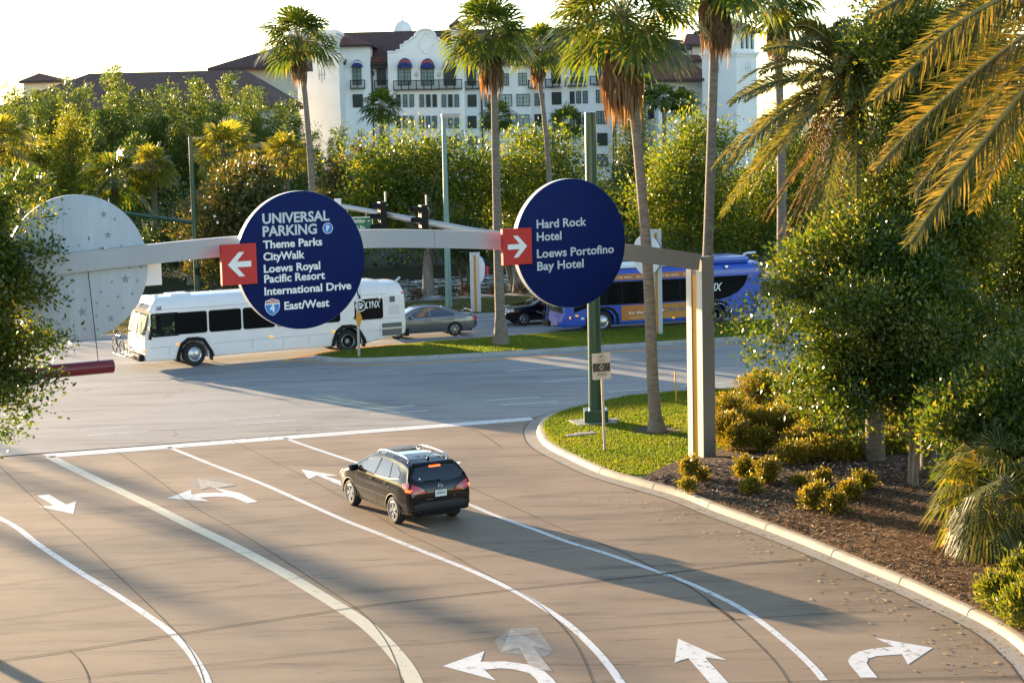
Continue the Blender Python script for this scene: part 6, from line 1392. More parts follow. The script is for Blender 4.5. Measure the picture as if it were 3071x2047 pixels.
# left tower cornices
for yt, xl, xr, Yc, dp in ((174, 828, 1023, 267.6, 15), (100, 864, 1012, 268.6, 11)):
    m_ = MB(); a = ez_(xl, yt, Yc); b = ez_(xr, yt, Yc); m_.box(((a.x+b.x)/2, Yc+dp/2, a.z+.1), (b.x-a.x, dp, .5)); m_.box(((a.x+b.x)/2, Yc+dp/2, a.z-.35), (b.x-a.x-.5, dp-.3, .4)); m_.build('cornice', P_cornice, hotel)
def cross(x, y, Y, w_, h):
    c = ez_(x, y, Y-.05); m_ = MB(); m_.box(c, (.06, .06, h)); m_.box(c, (w_, .06, .06)); m_.box(c+Vector((-w_*.33, 0, .05)), (.05, .05, h*.62)); m_.box(c+Vector((w_*.33, 0, .05)), (.05, .05, h*.62)); m_.build('iron_cross', mat('faint_iron', (.28, .28, .26), .7), hotel)
cross(*h4(692, 588), 268, 1.1, 2.4); cross(*h4(452, 595), 268, .9, 2.1); cross(*hA(1300, 865), 277.5, .7, 1.1); cross(*hA(1655, 868), 277.5, .7, 1.1); cross(*hC(1850, 818), 262.5, .9, 2.2); cross(*hC(1468, 830), 263.5, 1.0, 2.2)
# chimney
a = ez_(1349, 76, 284); b = ez_(1392, 118, 284); m_ = MB(); m_.box(((a.x+b.x)/2, 285, (a.z+b.z)/2-.6), (b.x-a.x-.3, 2, a.z-b.z+1.2)); ch = m_.build('chimney', P_stucco, hotel)
hip(1346, 1394, 76, 1370, 58, 283.6, 2.8)
# windows
def depthY(x):
    if x < 1110: return 277
    if 1163 < x < 1389: return 277.5
    if x < 1600: return 280
    if x < 1843: return 280-(x-1590)/253*10
    if x < 1975: return 270+(x-1843)/132*6
    return 266+(x-1975)/150*4
def window(x0, y0, x1, y1, nx=2, ny=3, pane=None, arched=False):
    cx, cy = (x0+x1)/2, (y0+y1)/2; Y = depthY(cx); c = ez_(cx, cy, Y); c.y -= .10; k = pxm(c); w_, h = (x1-x0)/k, (y1-y0)/k
    rz = math.atan2(-10, 12.7) if 1600 <= cx < 1843 else (math.atan2(6, 6.6) if 1843 <= cx < 1975 else 0)
    if rz: w_ /= math.cos(rz)*.98
    if rz > .5: w_ = w_*.8
    ex = Vector((math.cos(rz), math.sin(rz), 0)); nn = Vector((math.sin(rz), -math.cos(rz), 0)); m_ = MB(); Rm = Matrix((ex, -nn, UPZ)).transposed()
    bx = lambda dx, dz, sx, sz: m_.box(c+ex*dx+UPZ*dz+nn*.04, (sx, .10, sz), R=Rm)
    fw = .11
    bx(-w_/2+fw/2, 0, fw, h); bx(w_/2-fw/2, 0, fw, h); bx(0, h/2-fw/2, w_-2*fw, fw); bx(0, -h/2+fw/2, w_-2*fw, fw)
    for i in range(1, nx): bx(-w_/2+w_*i/nx, 0, .13 if nx == 2 else .06, h-2*fw)
    for i in range(nx): 
        bx(-w_/2+w_*(i+.5)/nx, 0, .045, h-2*fw)
    for j in range(1, ny): bx(0, -h/2+h*j/ny, w_-2*fw, .05)
    f_ = m_.build('window', P_frame2, hotel)
    m_ = MB(); m_.box(c, (w_-.04, .08, h-.04), R=Rm); m_.build('pane', pane or rnd.choice([P_pane, P_pane, P_panek]), f_)
    return c, w_, h, ex, nn
def wz(f, *b, **k): return window(*f(b[0], b[1]), *f(b[2], b[3]), **k)
for b in ((300, 745, 440, 1020), (680, 757, 825, 1022), (2095, 777, 2235, 1030)): wz(hA, *b, nx=2, ny=4)
for b in ((1010, 765, 1215, 1025), (1370, 768, 1575, 1028), (1725, 772, 1920, 1030)): wz(hA, *b, nx=2, ny=4)
for dy in (0, 335):
    if dy == 0: wz(hA, 305, 1165, 465, 1370)
    for x in (985, 1090, 1193, 1350, 1453, 1553, 1697, 1798, 1898): wz(hA, x, 1168+dy, x+70, 1365+dy, nx=1, ny=3)
    wz(hA, 2105, 1170+dy, 2245, 1362+dy)
    for x0, x1, y0, y1 in ((280, 410, 1172, 1362), (503, 710, 1167, 1355), (780, 985, 1160, 1352), (1068, 1212, 1150, 1342)): wz(hB, x0, y0+dy*.97, x1, y1+dy*.97, pane=P_pane2 if 400 < x0 < 1000 else None)
    for x0, x1, y0, y1, nx in ((1338, 1480, 1133, 1328, 2), (1620, 1688, 1122, 1315, 1), (1720, 1788, 1115, 1310, 1), (1823, 1892, 1112, 1305, 1), (2032, 2187, 1097, 1297, 2)): wz(hB, x0, y0+dy*.985, x1, y1+dy*.985, nx=nx)
for b in ((575, 840, 660, 1030), (810, 832, 940, 1025)): wz(hB, *b, pane=P_pane2)
for b, nx in (((1330, 742, 1470, 1000), 2), ((1635, 712, 1860, 985), 2), ((2030, 692, 2175, 960), 2)): wz(hB, *b, nx=nx, ny=4)
for b in ((765, 1043, 838, 1140), (135, 1062, 238, 1160), (410, 1062, 485, 1150), (280, 1060, 330, 1150), (765, 1208, 840, 1305), (140, 1225, 240, 1320)): wz(h5, *b, pane=P_pane2 if b[0] < 200 else None)
for b in ((1845, 1070, 1912, 1165), (1690, 1075, 1770, 1165), (1480, 1080, 1560, 1165), (1290, 1080, 1370, 1165)): wz(h4, *b)
for b in ((840, 1085, 960, 1200), (35, 1115, 100, 1290), (380, 1130, 500, 1280), (45, 1420, 135, 1550), (430, 1400, 520, 1540)): wz(hC, *b)
def balcony(f, x0, y0, x1, y1, posts):
    a = ez_(*f(x0, y0), depthY(f((x0+x1)/2, 0)[0])); b = ez_(*f(x1, y1), a.y); cx = f((x0+x1)/2, 0)[0]
    rz = math.atan2(-10, 12.7) if 1600 <= cx < 1843 else (math.atan2(6, 6.6) if 1843 <= cx < 1975 else 0); w_ = (b.x-a.x)/math.cos(rz)*(.8 if rz > .5 else 1); h = a.z-b.z
    ex = Vector((math.cos(rz), math.sin(rz), 0)); nn = Vector((math.sin(rz), -math.cos(rz), 0)); c = ez_(*f((x0+x1)/2, (y0+y1)/2), depthY(cx)) + nn*.75; Rm = Matrix((ex, -nn, UPZ)).transposed(); m_ = MB()
    m_.box(c+UPZ*(h/2-.05), (w_, .12, .12), R=Rm); m_.box(c-UPZ*(h/2-.05), (w_, .12, .14), R=Rm); m_.box(c-UPZ*(h/2-.22), (w_, .06, .05), R=Rm)
    for i in range(posts+1): m_.box(c+ex*(-w_/2+w_*i/posts), (.11, .11, h), R=Rm)
    nb = max(6, int(w_/.16))
    for i in range(nb): m_.box(c+ex*(-w_/2+w_*(i+.5)/nb), (.028, .028, h-.2), R=Rm)
    m_.box(c-nn*.37-UPZ*(h/2-.02), (w_, .75, .06), R=Rm); m_.build('balcony', P_iron, hotel)
for b, p in (((270, 945, 500, 1080), 2), ((650, 950, 880, 1082), 2), ((945, 955, 2015, 1085), 9), ((2075, 962, 2285, 1085), 2), ((75, 945, 125, 1080), 1)): balcony(hA, *b, p)
for b, p in (((1015, 942, 1230, 1070), 2), ((1285, 927, 1495, 1057), 2), ((1590, 903, 1885, 1040), 3), ((1985, 880, 2205, 1015), 2)): balcony(hB, *b, p)
for b, p in (((0, 1232, 170, 1345), 2), ((360, 1222, 515, 1330), 2), ((815, 1190, 1000, 1245), 2)): balcony(hC, *b, p)
P_awn = mat('navy_awning', (.012, .03, .14), .8); P_awn2 = mat('red_awning_stripe', (.30, .06, .07), .8); P_awn3 = mat('pale_awning_stripe', (.5, .55, .6), .8)
def awning(x0, x1, yt, yb, stripe):
    Y = depthY(hA((x0+x1)/2, 0)[0]); a = ez_(*hA(x0, yb), Y); b = ez_(*hA(x1, yb), Y); t = ez_(*hA((x0+x1)/2, yt), Y); cx = (a.x+b.x)/2; r = (b.x-a.x)/2; h = t.z-a.z
    n = 12; m_ = MB(); rows = []
    for j in range(7):
        ph = math.pi/2*j/6; rows.append([Vector((cx-math.cos(math.pi*i/n)*r, Y-.05-1.1*math.sin(ph), a.z+math.sin(math.pi*i/n)*h*math.cos(ph)**.8)) for i in range(n+1)])
    for j in range(6):
        m_.cur = 1 if j in (2, 3) else 0
        m_.add(rows[j]+rows[j+1], [(i, i+1, n+2+i, n+1+i) for i in range(n)])
    m_.build('awning', [P_awn, stripe], hotel, smooth=60)
awning(290, 465, 625, 742, P_awn3)
for b in ((1005, 1240, 597, 758), (1362, 1590, 602, 765), (1715, 1940, 610, 772)): awning(*b, P_awn2)
P_pipe = mat('bronze_downpipe', (.03, .028, .022), .6)
def pipe(x0, y0, x1, y1, Y):
    a, b = ez_(x0, y0, Y-.3), ez_(x1, y1, Y-.3); b.x = a.x; m_ = MB(); m_.tube([a+Vector((.5, 0, 1.0)), a+UPZ*.6, a, Vector((a.x, a.y, .6))], .13, 6); m_.bbox(a-UPZ*.3, (.7, .5, .6), .08); m_.build('downpipe', P_pipe, hotel)
pipe(*hA(125, 790), *hA(140, 1500), 277); pipe(*hA(600, 810), *hA(620, 1300), Y0); pipe(*hA(2312, 830), *hA(2330, 1500), Y0); pipe(*hB(2285, 1090), *hB(2300, 1560), 270); pipe(*hB(2322, 1090), *hB(2340, 1560), 270)
c = ez_(*h4(1760, 1085), 276); m_ = MB(); m_.prism([(c.x-.9, 276, c.z+.9), (c.x-.9, 275, c.z-.1), (c.x-.9, 276, c.z-.1)], (1.8, 0, 0)); m_.build('awning', P_awn3, hotel)
# long tiled wing behind the bamboo
lw = thing('hotel_wing', 'long low hotel wing with a broad brown tile roof behind the bamboo', 'building', (0, 0, 0)); hotel_k = hotel; hotel = lw
a, b = ez_(-60, 330, 224), ez_(852, 300, 224); c0, c1 = ez_(268, 222, 236), ez_(735, 213, 236); zr = (c0.z+c1.z)/2+.1
roof('roof', [(a.x, 224, b.z-.6), (b.x, 224, b.z-.6), (b.x, 250, b.z-.6), (a.x, 250, b.z-.6)], [(c0.x, 236, zr), (c1.x, 236, zr)], tile_mat('weathered_roof_tile', (.125, .062, .048), (.19, .10, .075), 0, 5.5))
m_ = MB(); m_.box(((a.x+b.x)/2, 237, (b.z-.6)/2), (b.x-a.x-2, 24, b.z-.7)); m_.build('wall', P_cream, lw)
m_ = MB(); a = ez_(700, 205, 246); b = ez_(860, 205, 246); m_.box(((a.x+b.x)/2, 252, (a.z)/2), (b.x-a.x, 12, a.z)); m_.build('wall', P_cream, lw)
a = ez_(622, 204, 244); b = ez_(900, 196, 244); p = ez_(840, 136, 251); roof('roof', [(a.x, 244, a.z), (b.x, 244, a.z), (b.x, 260, a.z), (a.x, 260, a.z)], [(p.x, 252, p.z), (p.x+4, 252, p.z)], P_tile2)
a = ez_(70, 244, 262); b = ez_(166, 244, 262); m_ = MB(); m_.box(((a.x+b.x)/2, 265, a.z/2), (b.x-a.x, 6, a.z)); m_.build('wall', P_cream, lw)
a = ez_(56, 243, 261); b = ez_(181, 243, 261); p = ez_(118, 219, 265); roof('roof', [(a.x, 261, a.z), (b.x, 261, a.z), (b.x, 269, a.z), (a.x, 269, a.z)], [(p.x, 265, p.z)], P_tile)
for x, y in ((313, 239), (702, 249)): c = ez_(x, y, 229); m_ = MB(); m_.bbox(c+Vector((0, -.5, 0)), (.5, .6, .5), .1); m_.build('roof_vent', MT['rim'], lw)
hotel = hotel_k
dm = thing('dome', 'pale distant dome with a finial rising behind the hotel ridge', 'dome', (0, 0, 0)); c = ez_(1207, 97, 420); k = pxm(c); r = 30/k
m_ = MB(); m_.lathe([(r, -12), (r, 0), (r*.98, .8), (r*.86, 1.6), (r*.6, 2.35), (r*.3, 2.7), (.28, 2.8), (.25, 3.7), (.15, 3.9), (0, 4.0)], (c.x, 420, c.z-.3), (0, 0, 1), 28); m_.build('shell', mat('pale_dome', (.78, .79, .80), .7), dm, smooth=50)

# ================================================================== PLANTS
def unit(a): return a/(np.linalg.norm(a, axis=-1, keepdims=True)+1e-9)
def leaf_quads(C, axis, side, L, Wd):
    """diamond leaves at C"""
    L = np.asarray(L)[:, None]; Wd = np.asarray(Wd)[:, None]
    a = axis*L; s = side*Wd
    V = np.stack([C, C+a*.45+s*.5, C+a, C+a*.45-s*.5], 1).reshape(-1, 3)
    return V
def crown_mesh(name, lobes, nclump, per, rc, L, mat_, parent, up=.35, surf=.7, asp=.5, droop=.0, seed=None, flat=1.0):
    """foliage: clumps of leaves near the skin of several lobes (cx,cy,cz,rx,ry,rz)"""
    g = np.random.default_rng(seed if seed is not None else rnd.randint(0, 10**6))
    lb = np.array(lobes, float); wts = lb[:, 3]*lb[:, 5]; wts /= wts.sum()
    k = g.choice(len(lb), nclump, p=wts); d = unit(g.normal(size=(nclump, 3)))
    rad = np.where(g.random(nclump) < surf, 1-np.abs(g.normal(0, .13, nclump)), g.random(nclump)**.5)*(1+.12*g.normal(size=nclump))
    cc = lb[k, :3]+d*rad[:, None]*lb[k, 3:]
    sc_ = rc*(.5+g.random(nclump)*.9)
    i = np.repeat(np.arange(nclump), per); n = len(i)
    off = g.normal(size=(n, 3))*np.array([1, 1, .75*flat])*sc_[i][:, None]*.6
    C = cc[i]+off
    ax = unit(unit(off)*.5+d[i]*.45+g.normal(size=(n, 3))*.6+np.array([0, 0, up-droop]))
    sd = unit(np.cross(ax, unit(g.normal(size=(n, 3))+np.array([0, 0, .8]))))
    Ls = L*(.6+.8*g.random(n)); V = leaf_quads(C, ax, sd, Ls, Ls*asp)
    return np_mesh(name, V, np.arange(n*4).reshape(-1, 4), mat_, parent)
def limbs(name, base_r, h, lobes, mat_, parent, nst=1, spread=.3, wob=.25, nl=7, seed=1, fork=.45):
    g = random.Random(seed); m_ = MB()
    for s in range(nst):
        bx, by = (g.uniform(-spread, spread), g.uniform(-spread, spread)) if nst > 1 else (0, 0)
        f = Vector((bx*2.2+g.uniform(-wob, wob), by*2.2+g.uniform(-wob, wob), h*fork)); r = base_r/(nst**.5)
        m_.tube(smooth_path([Vector((bx, by, -.1)), Vector((bx*1.1+g.uniform(-.05, .05), by*1.1, .12*h*fork)), Vector(((bx+f.x)/2+g.uniform(-wob, wob)*.5, (by+f.y)/2, h*fork*.55)), f], 3), [r*1.5, r*1.25, r*1.1]+[r*(1.0-.3*k/6) for k in range(7)], 9)
        for _ in range(max(2, nl//nst)):
            lo = g.choice(lobes); t = Vector((lo[0]+g.uniform(-.6, .6)*lo[3], lo[1]+g.uniform(-.6, .6)*lo[4], lo[2]+g.uniform(-.5, .5)*lo[5]))
            md = f.lerp(t, .5)+Vector((g.uniform(-.5, .5), g.uniform(-.5, .5), g.uniform(0, .5)))
            P = smooth_path([f-Vector((0, 0, .15*h*fork*g.random())), md, t], 3); m_.tube(P, [r*.62*(1-.75*k/(len(P)-1)) for k in range(len(P))], 6)
    return m_.build(name, mat_, parent, smooth=60)
BK_grey = mat('grey_bark', (.16, .14, .12), .9, col2=(.30, .27, .24), vscale=5, stretch=(1, 1, .25), bump=.6, bscale=20)
BK_brown = mat('brown_bark', (.07, .05, .035), .95, col2=(.13, .10, .075), vscale=6, stretch=(1, 1, .25), bump=.6, bscale=20)
BK_pale = mat('pale_thin_bark', (.16, .12, .085), .9, col2=(.30, .23, .17), vscale=5, stretch=(1, 1, .2), bump=.6, bscale=20)
BK_palm = mat('palm_bark', (.11, .088, .068), .9, col2=(.27, .225, .18), vscale=5, stretch=(.7, .7, 4.5), bump=1.0, bscale=9)
LF = {
 'yellow': leaf_mat('yellow_green_leaves', (.028, .068, .009), (.08, .13, .015), (.20, .20, .02), trans=.45, tcol=(2.6, 2.1, .45)),
 'magnolia': leaf_mat('magnolia_leaves', (.035, .062, .016), (.08, .088, .022), (.17, .115, .04), trans=.28),
 'dark': leaf_mat('dark_leaves', (.018, .045, .012), (.045, .08, .018), (.09, .11, .02), trans=.3),
 'cypress': leaf_mat('cypress_needles', (.07, .11, .012), (.14, .17, .018), (.22, .21, .03), trans=.45),
 'bamboo': leaf_mat('bamboo_leaves', (.035, .075, .014), (.085, .125, .022), (.18, .18, .04), trans=.45, tcol=(2.1, 1.9, .6)),
 'oak': leaf_mat('glossy_oak_leaves', (.018, .048, .010), (.065, .10, .018), (.19, .175, .035), rough=.30, trans=.38, tcol=(2.5, 2.3, .5)),
 'vine': leaf_mat('vine_leaves', (.045, .085, .014), (.10, .14, .024), (.21, .21, .05), rough=.32, trans=.4),
 'gold': leaf_mat('golden_shrub_leaves', (.07, .08, .012), (.165, .15, .018), (.30, .19, .03), trans=.4, tcol=(2.3, 1.9, .4)),
 'fan': leaf_mat('fan_palm_leaves', (.030, .070, .016), (.07, .115, .022), (.16, .16, .03), rough=.4, trans=.38, tcol=(3.0, 2.3, .5)),
 'fanlit': leaf_mat('sunlit_fan_leaves', (.07, .105, .018), (.14, .16, .03), (.26, .22, .05), rough=.4, trans=.5),  # lighter copy of the fan leaves, sunlight put into the colour
 'dead': leaf_mat('dead_palm_leaves', (.10, .06, .032), (.20, .13, .07), (.34, .25, .15), rough=.9, trans=.4, tcol=(1.8, 1.3, .65)),
 'date': leaf_mat('date_palm_leaves', (.045, .07, .016), (.10, .115, .025), (.22, .18, .05), rough=.4, trans=.3),
 'dateold': leaf_mat('golden_date_leaves', (.085, .075, .018), (.155, .125, .028), (.27, .19, .05), rough=.65, trans=.38, tcol=(2.2, 1.5, .4)),
 'shag': leaf_mat('shaggy_fan_leaves', (.035, .06, .013), (.09, .105, .022), (.24, .18, .045), rough=.6, trans=.4),
 'datenear': leaf_mat('near_date_leaves', (.04, .055, .014), (.10, .10, .022), (.25, .18, .05), rough=.38, trans=.36, tcol=(2.0, 1.6, .45)),  # near date palm's own leaf colour, yellower than the other
 'reed': leaf_mat('reddish_reeds', (.035, .02, .012), (.08, .045, .02), (.13, .085, .035), trans=.15),
}
def pm(Y): return F_/Y      # photo pixels per metre at that distance, close enough
def tree(name, label, xS, Y, yt, yb, wS, leaf, n, L, bark=BK_brown, cat='tree', xbase=None, group=None, nlobe=8, cone=False, nst=1, trunk_r=.2, per=26, rc=None, depth=None, asp=.5, seed=None, zb=0.0, surf=.7, fork=.45, nl=7, up=.35, droop=0, open_=False, extra=()):
    g = random.Random(seed if seed else rnd.randint(0, 10**6))
    c = AT(xS, (yt+yb)/2, Y); zt = AT(xS, yt, Y).z; zbo = max(AT(xS, yb, Y).z, zb+.2); k = pm(Y); w_ = wS/k/2
    bx = AT(xbase, 700, Y).x if xbase else c.x
    t = thing(name, label, cat, (bx, Y, zb), 0, group); h = (zt-zbo); lobes = []
    ox = c.x-bx
    for i in range(nlobe):
        if cone:
            f = i/(nlobe-1); r = w_*(1-.85*f)*g.uniform(.8, 1.1); lobes.append((ox+g.uniform(-.25, .25)*w_*(1-f), g.uniform(-.3, .3)*w_*(1-f), zbo-zb+h*(.08+.86*f), r, r, h/nlobe*1.3))
        elif open_:
            a = g.uniform(0, 6.283); b_ = g.uniform(-.9, 1.45); q = g.uniform(.45, .98); rx = w_*g.uniform(.13, .25)
            lobes.append((ox+math.cos(a)*math.cos(b_)*w_*q, math.sin(a)*math.cos(b_)*w_*q*(depth or .9), zbo-zb+h*(.45+.48*q*math.sin(b_)), rx, rx, rx*.75))
        else:
            a = g.uniform(0, 6.283); rr = g.uniform(.15, .62)*w_; hz = g.uniform(.22, .80)
            rx = w_*g.uniform(.34, .55); lobes.append((ox+math.cos(a)*rr, math.sin(a)*rr*(depth or .9), zbo-zb+h*hz, rx, rx, min(rx*.85, h*.30)))
    for ex_, ey_, er_ in extra:
        q = AT(ex_, ey_, Y); rx = er_/k; lobes.append((q.x-bx, g.uniform(-.5, .5), q.z-zb, rx, rx, rx*.7))
    if open_: lobes.append((ox, 0, zbo-zb+h*.5, w_*.55, w_*.55*(depth or 1), h*.33))
    elif not cone:
        lobes += [(ox, 0, zbo-zb+h*.45, w_*.62, w_*.62*(depth or 1), h*.40), (ox-w_*.6, 0, zbo-zb+h*.36, w_*.36, w_*.36, h*.25), (ox+w_*.6, 0, zbo-zb+h*.40, w_*.36, w_*.36, h*.27), (ox+g.uniform(-.2, .2)*w_, 0, zbo-zb+h*.80, w_*.4, w_*.4, h*.2)]
    crown_mesh('crown', lobes, n//per, per, rc or max(.35, w_*.14), L, leaf, t, surf=surf, asp=asp, seed=g.randint(0, 10**6), up=up, droop=droop)
    limbs('trunk', trunk_r, zt-zb, lobes, bark, t, nst=nst, seed=g.randint(0, 999), fork=fork, nl=nl)
    return t, lobes

# ---- trees round the lake
t, lb = tree('magnolia_tree', 'broad magnolia with reddish leaves and white blossoms behind the navy parking sign', 745, 112, 478, 880, 440, LF['magnolia'], 26000, .26, BK_brown, nst=3, trunk_r=.30, seed=3)
def blossoms(t, lobes, n, r, y_front=-1):
    m_ = MB(); g = random.Random(5)
    for _ in range(n):
        lo = g.choice(lobes); a, b = g.uniform(0, 6.28), g.uniform(-.4, 1); d = Vector((math.cos(a)*math.cos(b), -abs(math.sin(a))*math.cos(b), math.sin(b))); p = Vector(lo[:3])+Vector((d.x*lo[3], d.y*lo[4], d.z*lo[5]))*1.03
        m_.lathe([(0, 0), (r*.6, .02), (r, r*.5), (r*.8, r*.7)], p, d+Vector((0, 0, .4)), 7)
    m_.build('blossom', MT['white'], t)
blossoms(t, lb, 40, .085)
t, lb = tree('magnolia_tree', 'dark glossy magnolia with a few white blossoms beside the yellow-green lakeside tree', 1050, 116, 440, 770, 260, LF['magnolia'], 14000, .26, BK_brown, seed=4); blossoms(t, lb, 18, .085)
tree('lakeside_tree', 'spreading yellow-green tree with a thick grey trunk forking beside the lake', 1225, 108.5, 372, 775, 420, LF['yellow'], 30000, .20, BK_grey, xbase=1278, trunk_r=.36, seed=11, nlobe=11, fork=.32, nl=9, per=64, rc=.85, surf=.85)
tree('lakeside_tree', 'wide yellow-green tree standing between the two tall median palms', 1610, 110, 366, 790, 470, LF['yellow'], 32000, .20, BK_grey, xbase=1540, nst=3, trunk_r=.3, seed=12, nlobe=12, fork=.32, per=64, rc=.85, surf=.85)
tree('lakeside_tree', 'full bright green tree between the corner palm and the leaning palm', 2060, 112, 336, 830, 370, LF['yellow'], 28000, .20, BK_brown, trunk_r=.28, seed=13, nlobe=11, per=64, rc=.85, surf=.85)
tree('lakeside_tree', 'yellow-green tree half hidden behind the date palm fronds', 2350, 114, 330, 860, 340, LF['yellow'], 20000, .20, BK_brown, seed=14, per=64, rc=.85, surf=.85)
tree('conifer_tree', 'dark green conical tree in front of the hotel corner', 1900, 132, 318, 760, 215, LF['dark'], 20000, .2, BK_brown, cone=True, nlobe=11, seed=15, rc=.7)
tree('cypress_tree', 'bright lime cypress with a tapering crown before the bamboo screen', 215, 138, 336, 660, 205, LF['cypress'], 18000, .20, BK_brown, cone=True, nlobe=9, seed=16, rc=.6)
tree('cypress_tree', 'small rounded lime tree beside the tapering cypress', 112, 140, 396, 640, 130, LF['cypress'], 9000, .20, BK_brown, seed=17)
tree('feathery_tree', 'soft green feathery tree below the bamboo screen above the green arm', 408, 150, 385, 700, 150, LF['bamboo'], 10000, .22, BK_brown, seed=18)
tree('shade_tree', 'dense dark tree with drooping moss behind the blue bus', 2235, 118, 500, 850, 230, LF['dark'], 15000, .2, BK_brown, seed=19)
tree('shade_tree', 'dark rounded tree standing behind the grey sedan across the lake', 1480, 128, 560, 800, 300, LF['dark'], 14000, .2, BK_brown, seed=20)
tree('small_lakeside_tree', 'small crooked tree at the water edge left of the pylon sign', 1395, 107, 668, 790, 170, LF['dark'], 6000, .16, BK_brown, nst=2, trunk_r=.14, seed=21)
tree('small_lakeside_tree', 'small pale-trunked tree with many stems right of the median palm', 1560, 106.5, 690, 800, 210, LF['dark'], 7000, .16, BK_grey, nst=4, trunk_r=.2, seed=22, xbase=1535)
tree('shade_tree', 'dark leafy tree low behind the green signal pole by the lake', 560, 120, 600, 860, 330, LF['dark'], 15000, .2, BK_grey, nst=2, seed=23)
for k, (x, y) in enumerate(((1340, 905), (1400, 901), (1490, 897), (1570, 893), (1245, 912), (1660, 886))):
    p = G(x, y, .0); t = thing('reed_tuft', 'reddish brown reed tuft at the edge of the lake path', 'reeds', (p.x, p.y+.6, .1), 0, 'reed tufts along the lake edge')
    crown_mesh('foliage', [(0, 0, .30, .42, .4, .30)], 50, 12, .2, .26, LF['reed'], t, asp=.10, up=1.2, seed=30+k)

# ---- far bank woodland read as one mass
g = np.random.default_rng(77); m_v = []
lob = []
for i in range(330):
    fr_ = i < 130; u = -62+240*((i*.618034) % 1) if fr_ else g.uniform(-62, 178); v = 128.6+g.random()*3 if fr_ else 131+g.random()**1.2*26; hh = ((2.6+2.2*g.random()) if fr_ else (3.6+3.2*g.random()))*(1 if u < 80 else 1.5); c_ = RU*u+RV*v; lob.append((c_.x, c_.y, hh*.5, 2.2+g.random()*1.4, 1.8, hh*.55))
o = crown_mesh('woodland', lob, 8200, 17, .8, .36, LF['dark'], None, seed=5); tag(o, 'dark mixed undergrowth massed along the far bank of the lake', 'woodland', kind='stuff')

# ---- bamboo screen
def bamboo_variant(seed, L=.30):
    g = random.Random(seed); lobes = []
    for s in range(g.randint(3, 4)):
        x, y = g.uniform(-1.7, 1.7), g.uniform(-1.5, 1.5); H = g.uniform(10.2, 13.6); ln = g.uniform(-.5, .5)
        for j in range(7):
            f = j/6; z = H*(.30+.70*f); r = (1.25-.75*f**2)*g.uniform(.8, 1.15); lobes.append((x+ln*f*f+g.uniform(-.3, .3), y+g.uniform(-.3, .3), z, r, r, H*.075))
    o = crown_mesh('foliage', lobes, 330, 22, .42, L, LF['bamboo'], None, asp=.35, droop=.25, seed=seed); me = o.data; bpy.data.objects.remove(o)
    m_ = MB(); gg = random.Random(seed)
    for lo in lobes[::7]:
        for k in range(3): m_.tube([(lo[0]*.5+gg.uniform(-.4, .4), lo[1]*.5, 0), (lo[0]+gg.uniform(-.3, .3), lo[1], lo[2]), (lo[0]+gg.uniform(-.3, .3), lo[1], lo[2]*2.2)], [.06, .05, .02], 5)
    c = m_.build('culm', mat('bamboo_culm_%d' % seed, (.16, .17, .05), .6), None); cm = c.data; bpy.data.objects.remove(c); return me, cm
BV = [bamboo_variant(100+i) for i in range(5)]
gb = random.Random(9); nb_ = 0
for row, (Y, ytop, xs) in enumerate(((172, 300, np.arange(-60, 1000, 62)), (180, 262, np.arange(-85, 900, 66)), (166, 360, np.arange(330, 1180, 70)))):
    for x in xs:
        yt = ytop+gb.uniform(-22, 22) + (60 if x > 850 else 0)+(18 if x > 700 and row < 2 else 0)+(28 if x < 60 else 0)
        p = AT(float(x)+gb.uniform(-14, 14), yt, Y+gb.uniform(-3, 3)); s = (p.z-.4)/13.0
        if s < .3: continue
        t = thing('bamboo_clump', 'feathery yellow-green bamboo clump in the tall screen before the tiled wing', 'bamboo', (p.x, p.y, .4), gb.uniform(0, 6.28), 'bamboo clumps screening the hotel')
        t.scale = (s*.95, s*.95, s)
        me, cm = BV[nb_ % 5]; nb_ += 1
        mesh_obj('foliage', me, t); mesh_obj('culm', cm, t)

# ---- fan palms
def fan_leaves(g, c, n, R, el_lo, el_hi, seg=22, droop=.30, pet=.50, spread=112, dirs=None, pw=.018):
    """returns tri vertices of palmate leaves round c, and the petioles as tubes"""
    T = []; pt = []
    for i in range(n):
        az = i*2.39996+g.uniform(-.3, .3); el = math.radians(el_lo+(el_hi-el_lo)*((i+.5)/n)+g.uniform(-8, 8))
        if dirs: az, el = dirs[i]
        d = Vector((math.cos(az)*math.cos(el), math.sin(az)*math.cos(el), math.sin(el))); lp = R*pet*g.uniform(.75, 1.2); r = R*(1.02-pet)*g.uniform(.95, 1.15)
        p = c+d*lp; p.z -= lp*.12; pt.append((c.copy(), p.copy()))
        a = (d-Vector((0, 0, .25+.35*g.random()))).normalized(); s = (Vector((-math.sin(az), math.cos(az), 0))+Vector((0, 0, g.uniform(-.55, .55)))).normalized(); s = (s-a*s.dot(a)).normalized(); nn = s.cross(a).normalized()
        if nn.z < 0: nn = -nn
        for k in range(seg):
            ph = math.radians(-spread+2*spread*k/(seg-1)); dl = 2*math.radians(spread)/(seg-1)
            dd = a*math.cos(ph)+s*math.sin(ph); rr = r*(.72+.28*math.cos(ph*.75))*g.uniform(.92, 1.05); mid = p+dd*rr*.62+nn*(.05*r*(1 if k % 2 else -.4))-UPZ*rr*.06
            tip = p+dd*rr*.97+Vector((0, 0, -droop*rr*g.uniform(.55, 1.25))); sd = (s*math.cos(ph)-a*math.sin(ph)); w_ = rr*.62*math.tan(dl/2)*.95
            T += [p, mid-sd*w_, mid+sd*w_, mid-sd*w_, tip, mid+sd*w_]
    return T, pt
def tri_mesh(name, T, m, parent):
    V = np.array([tuple(v) for v in T]); return np_mesh(name, V, np.arange(len(V)).reshape(-1, 3), m, parent)
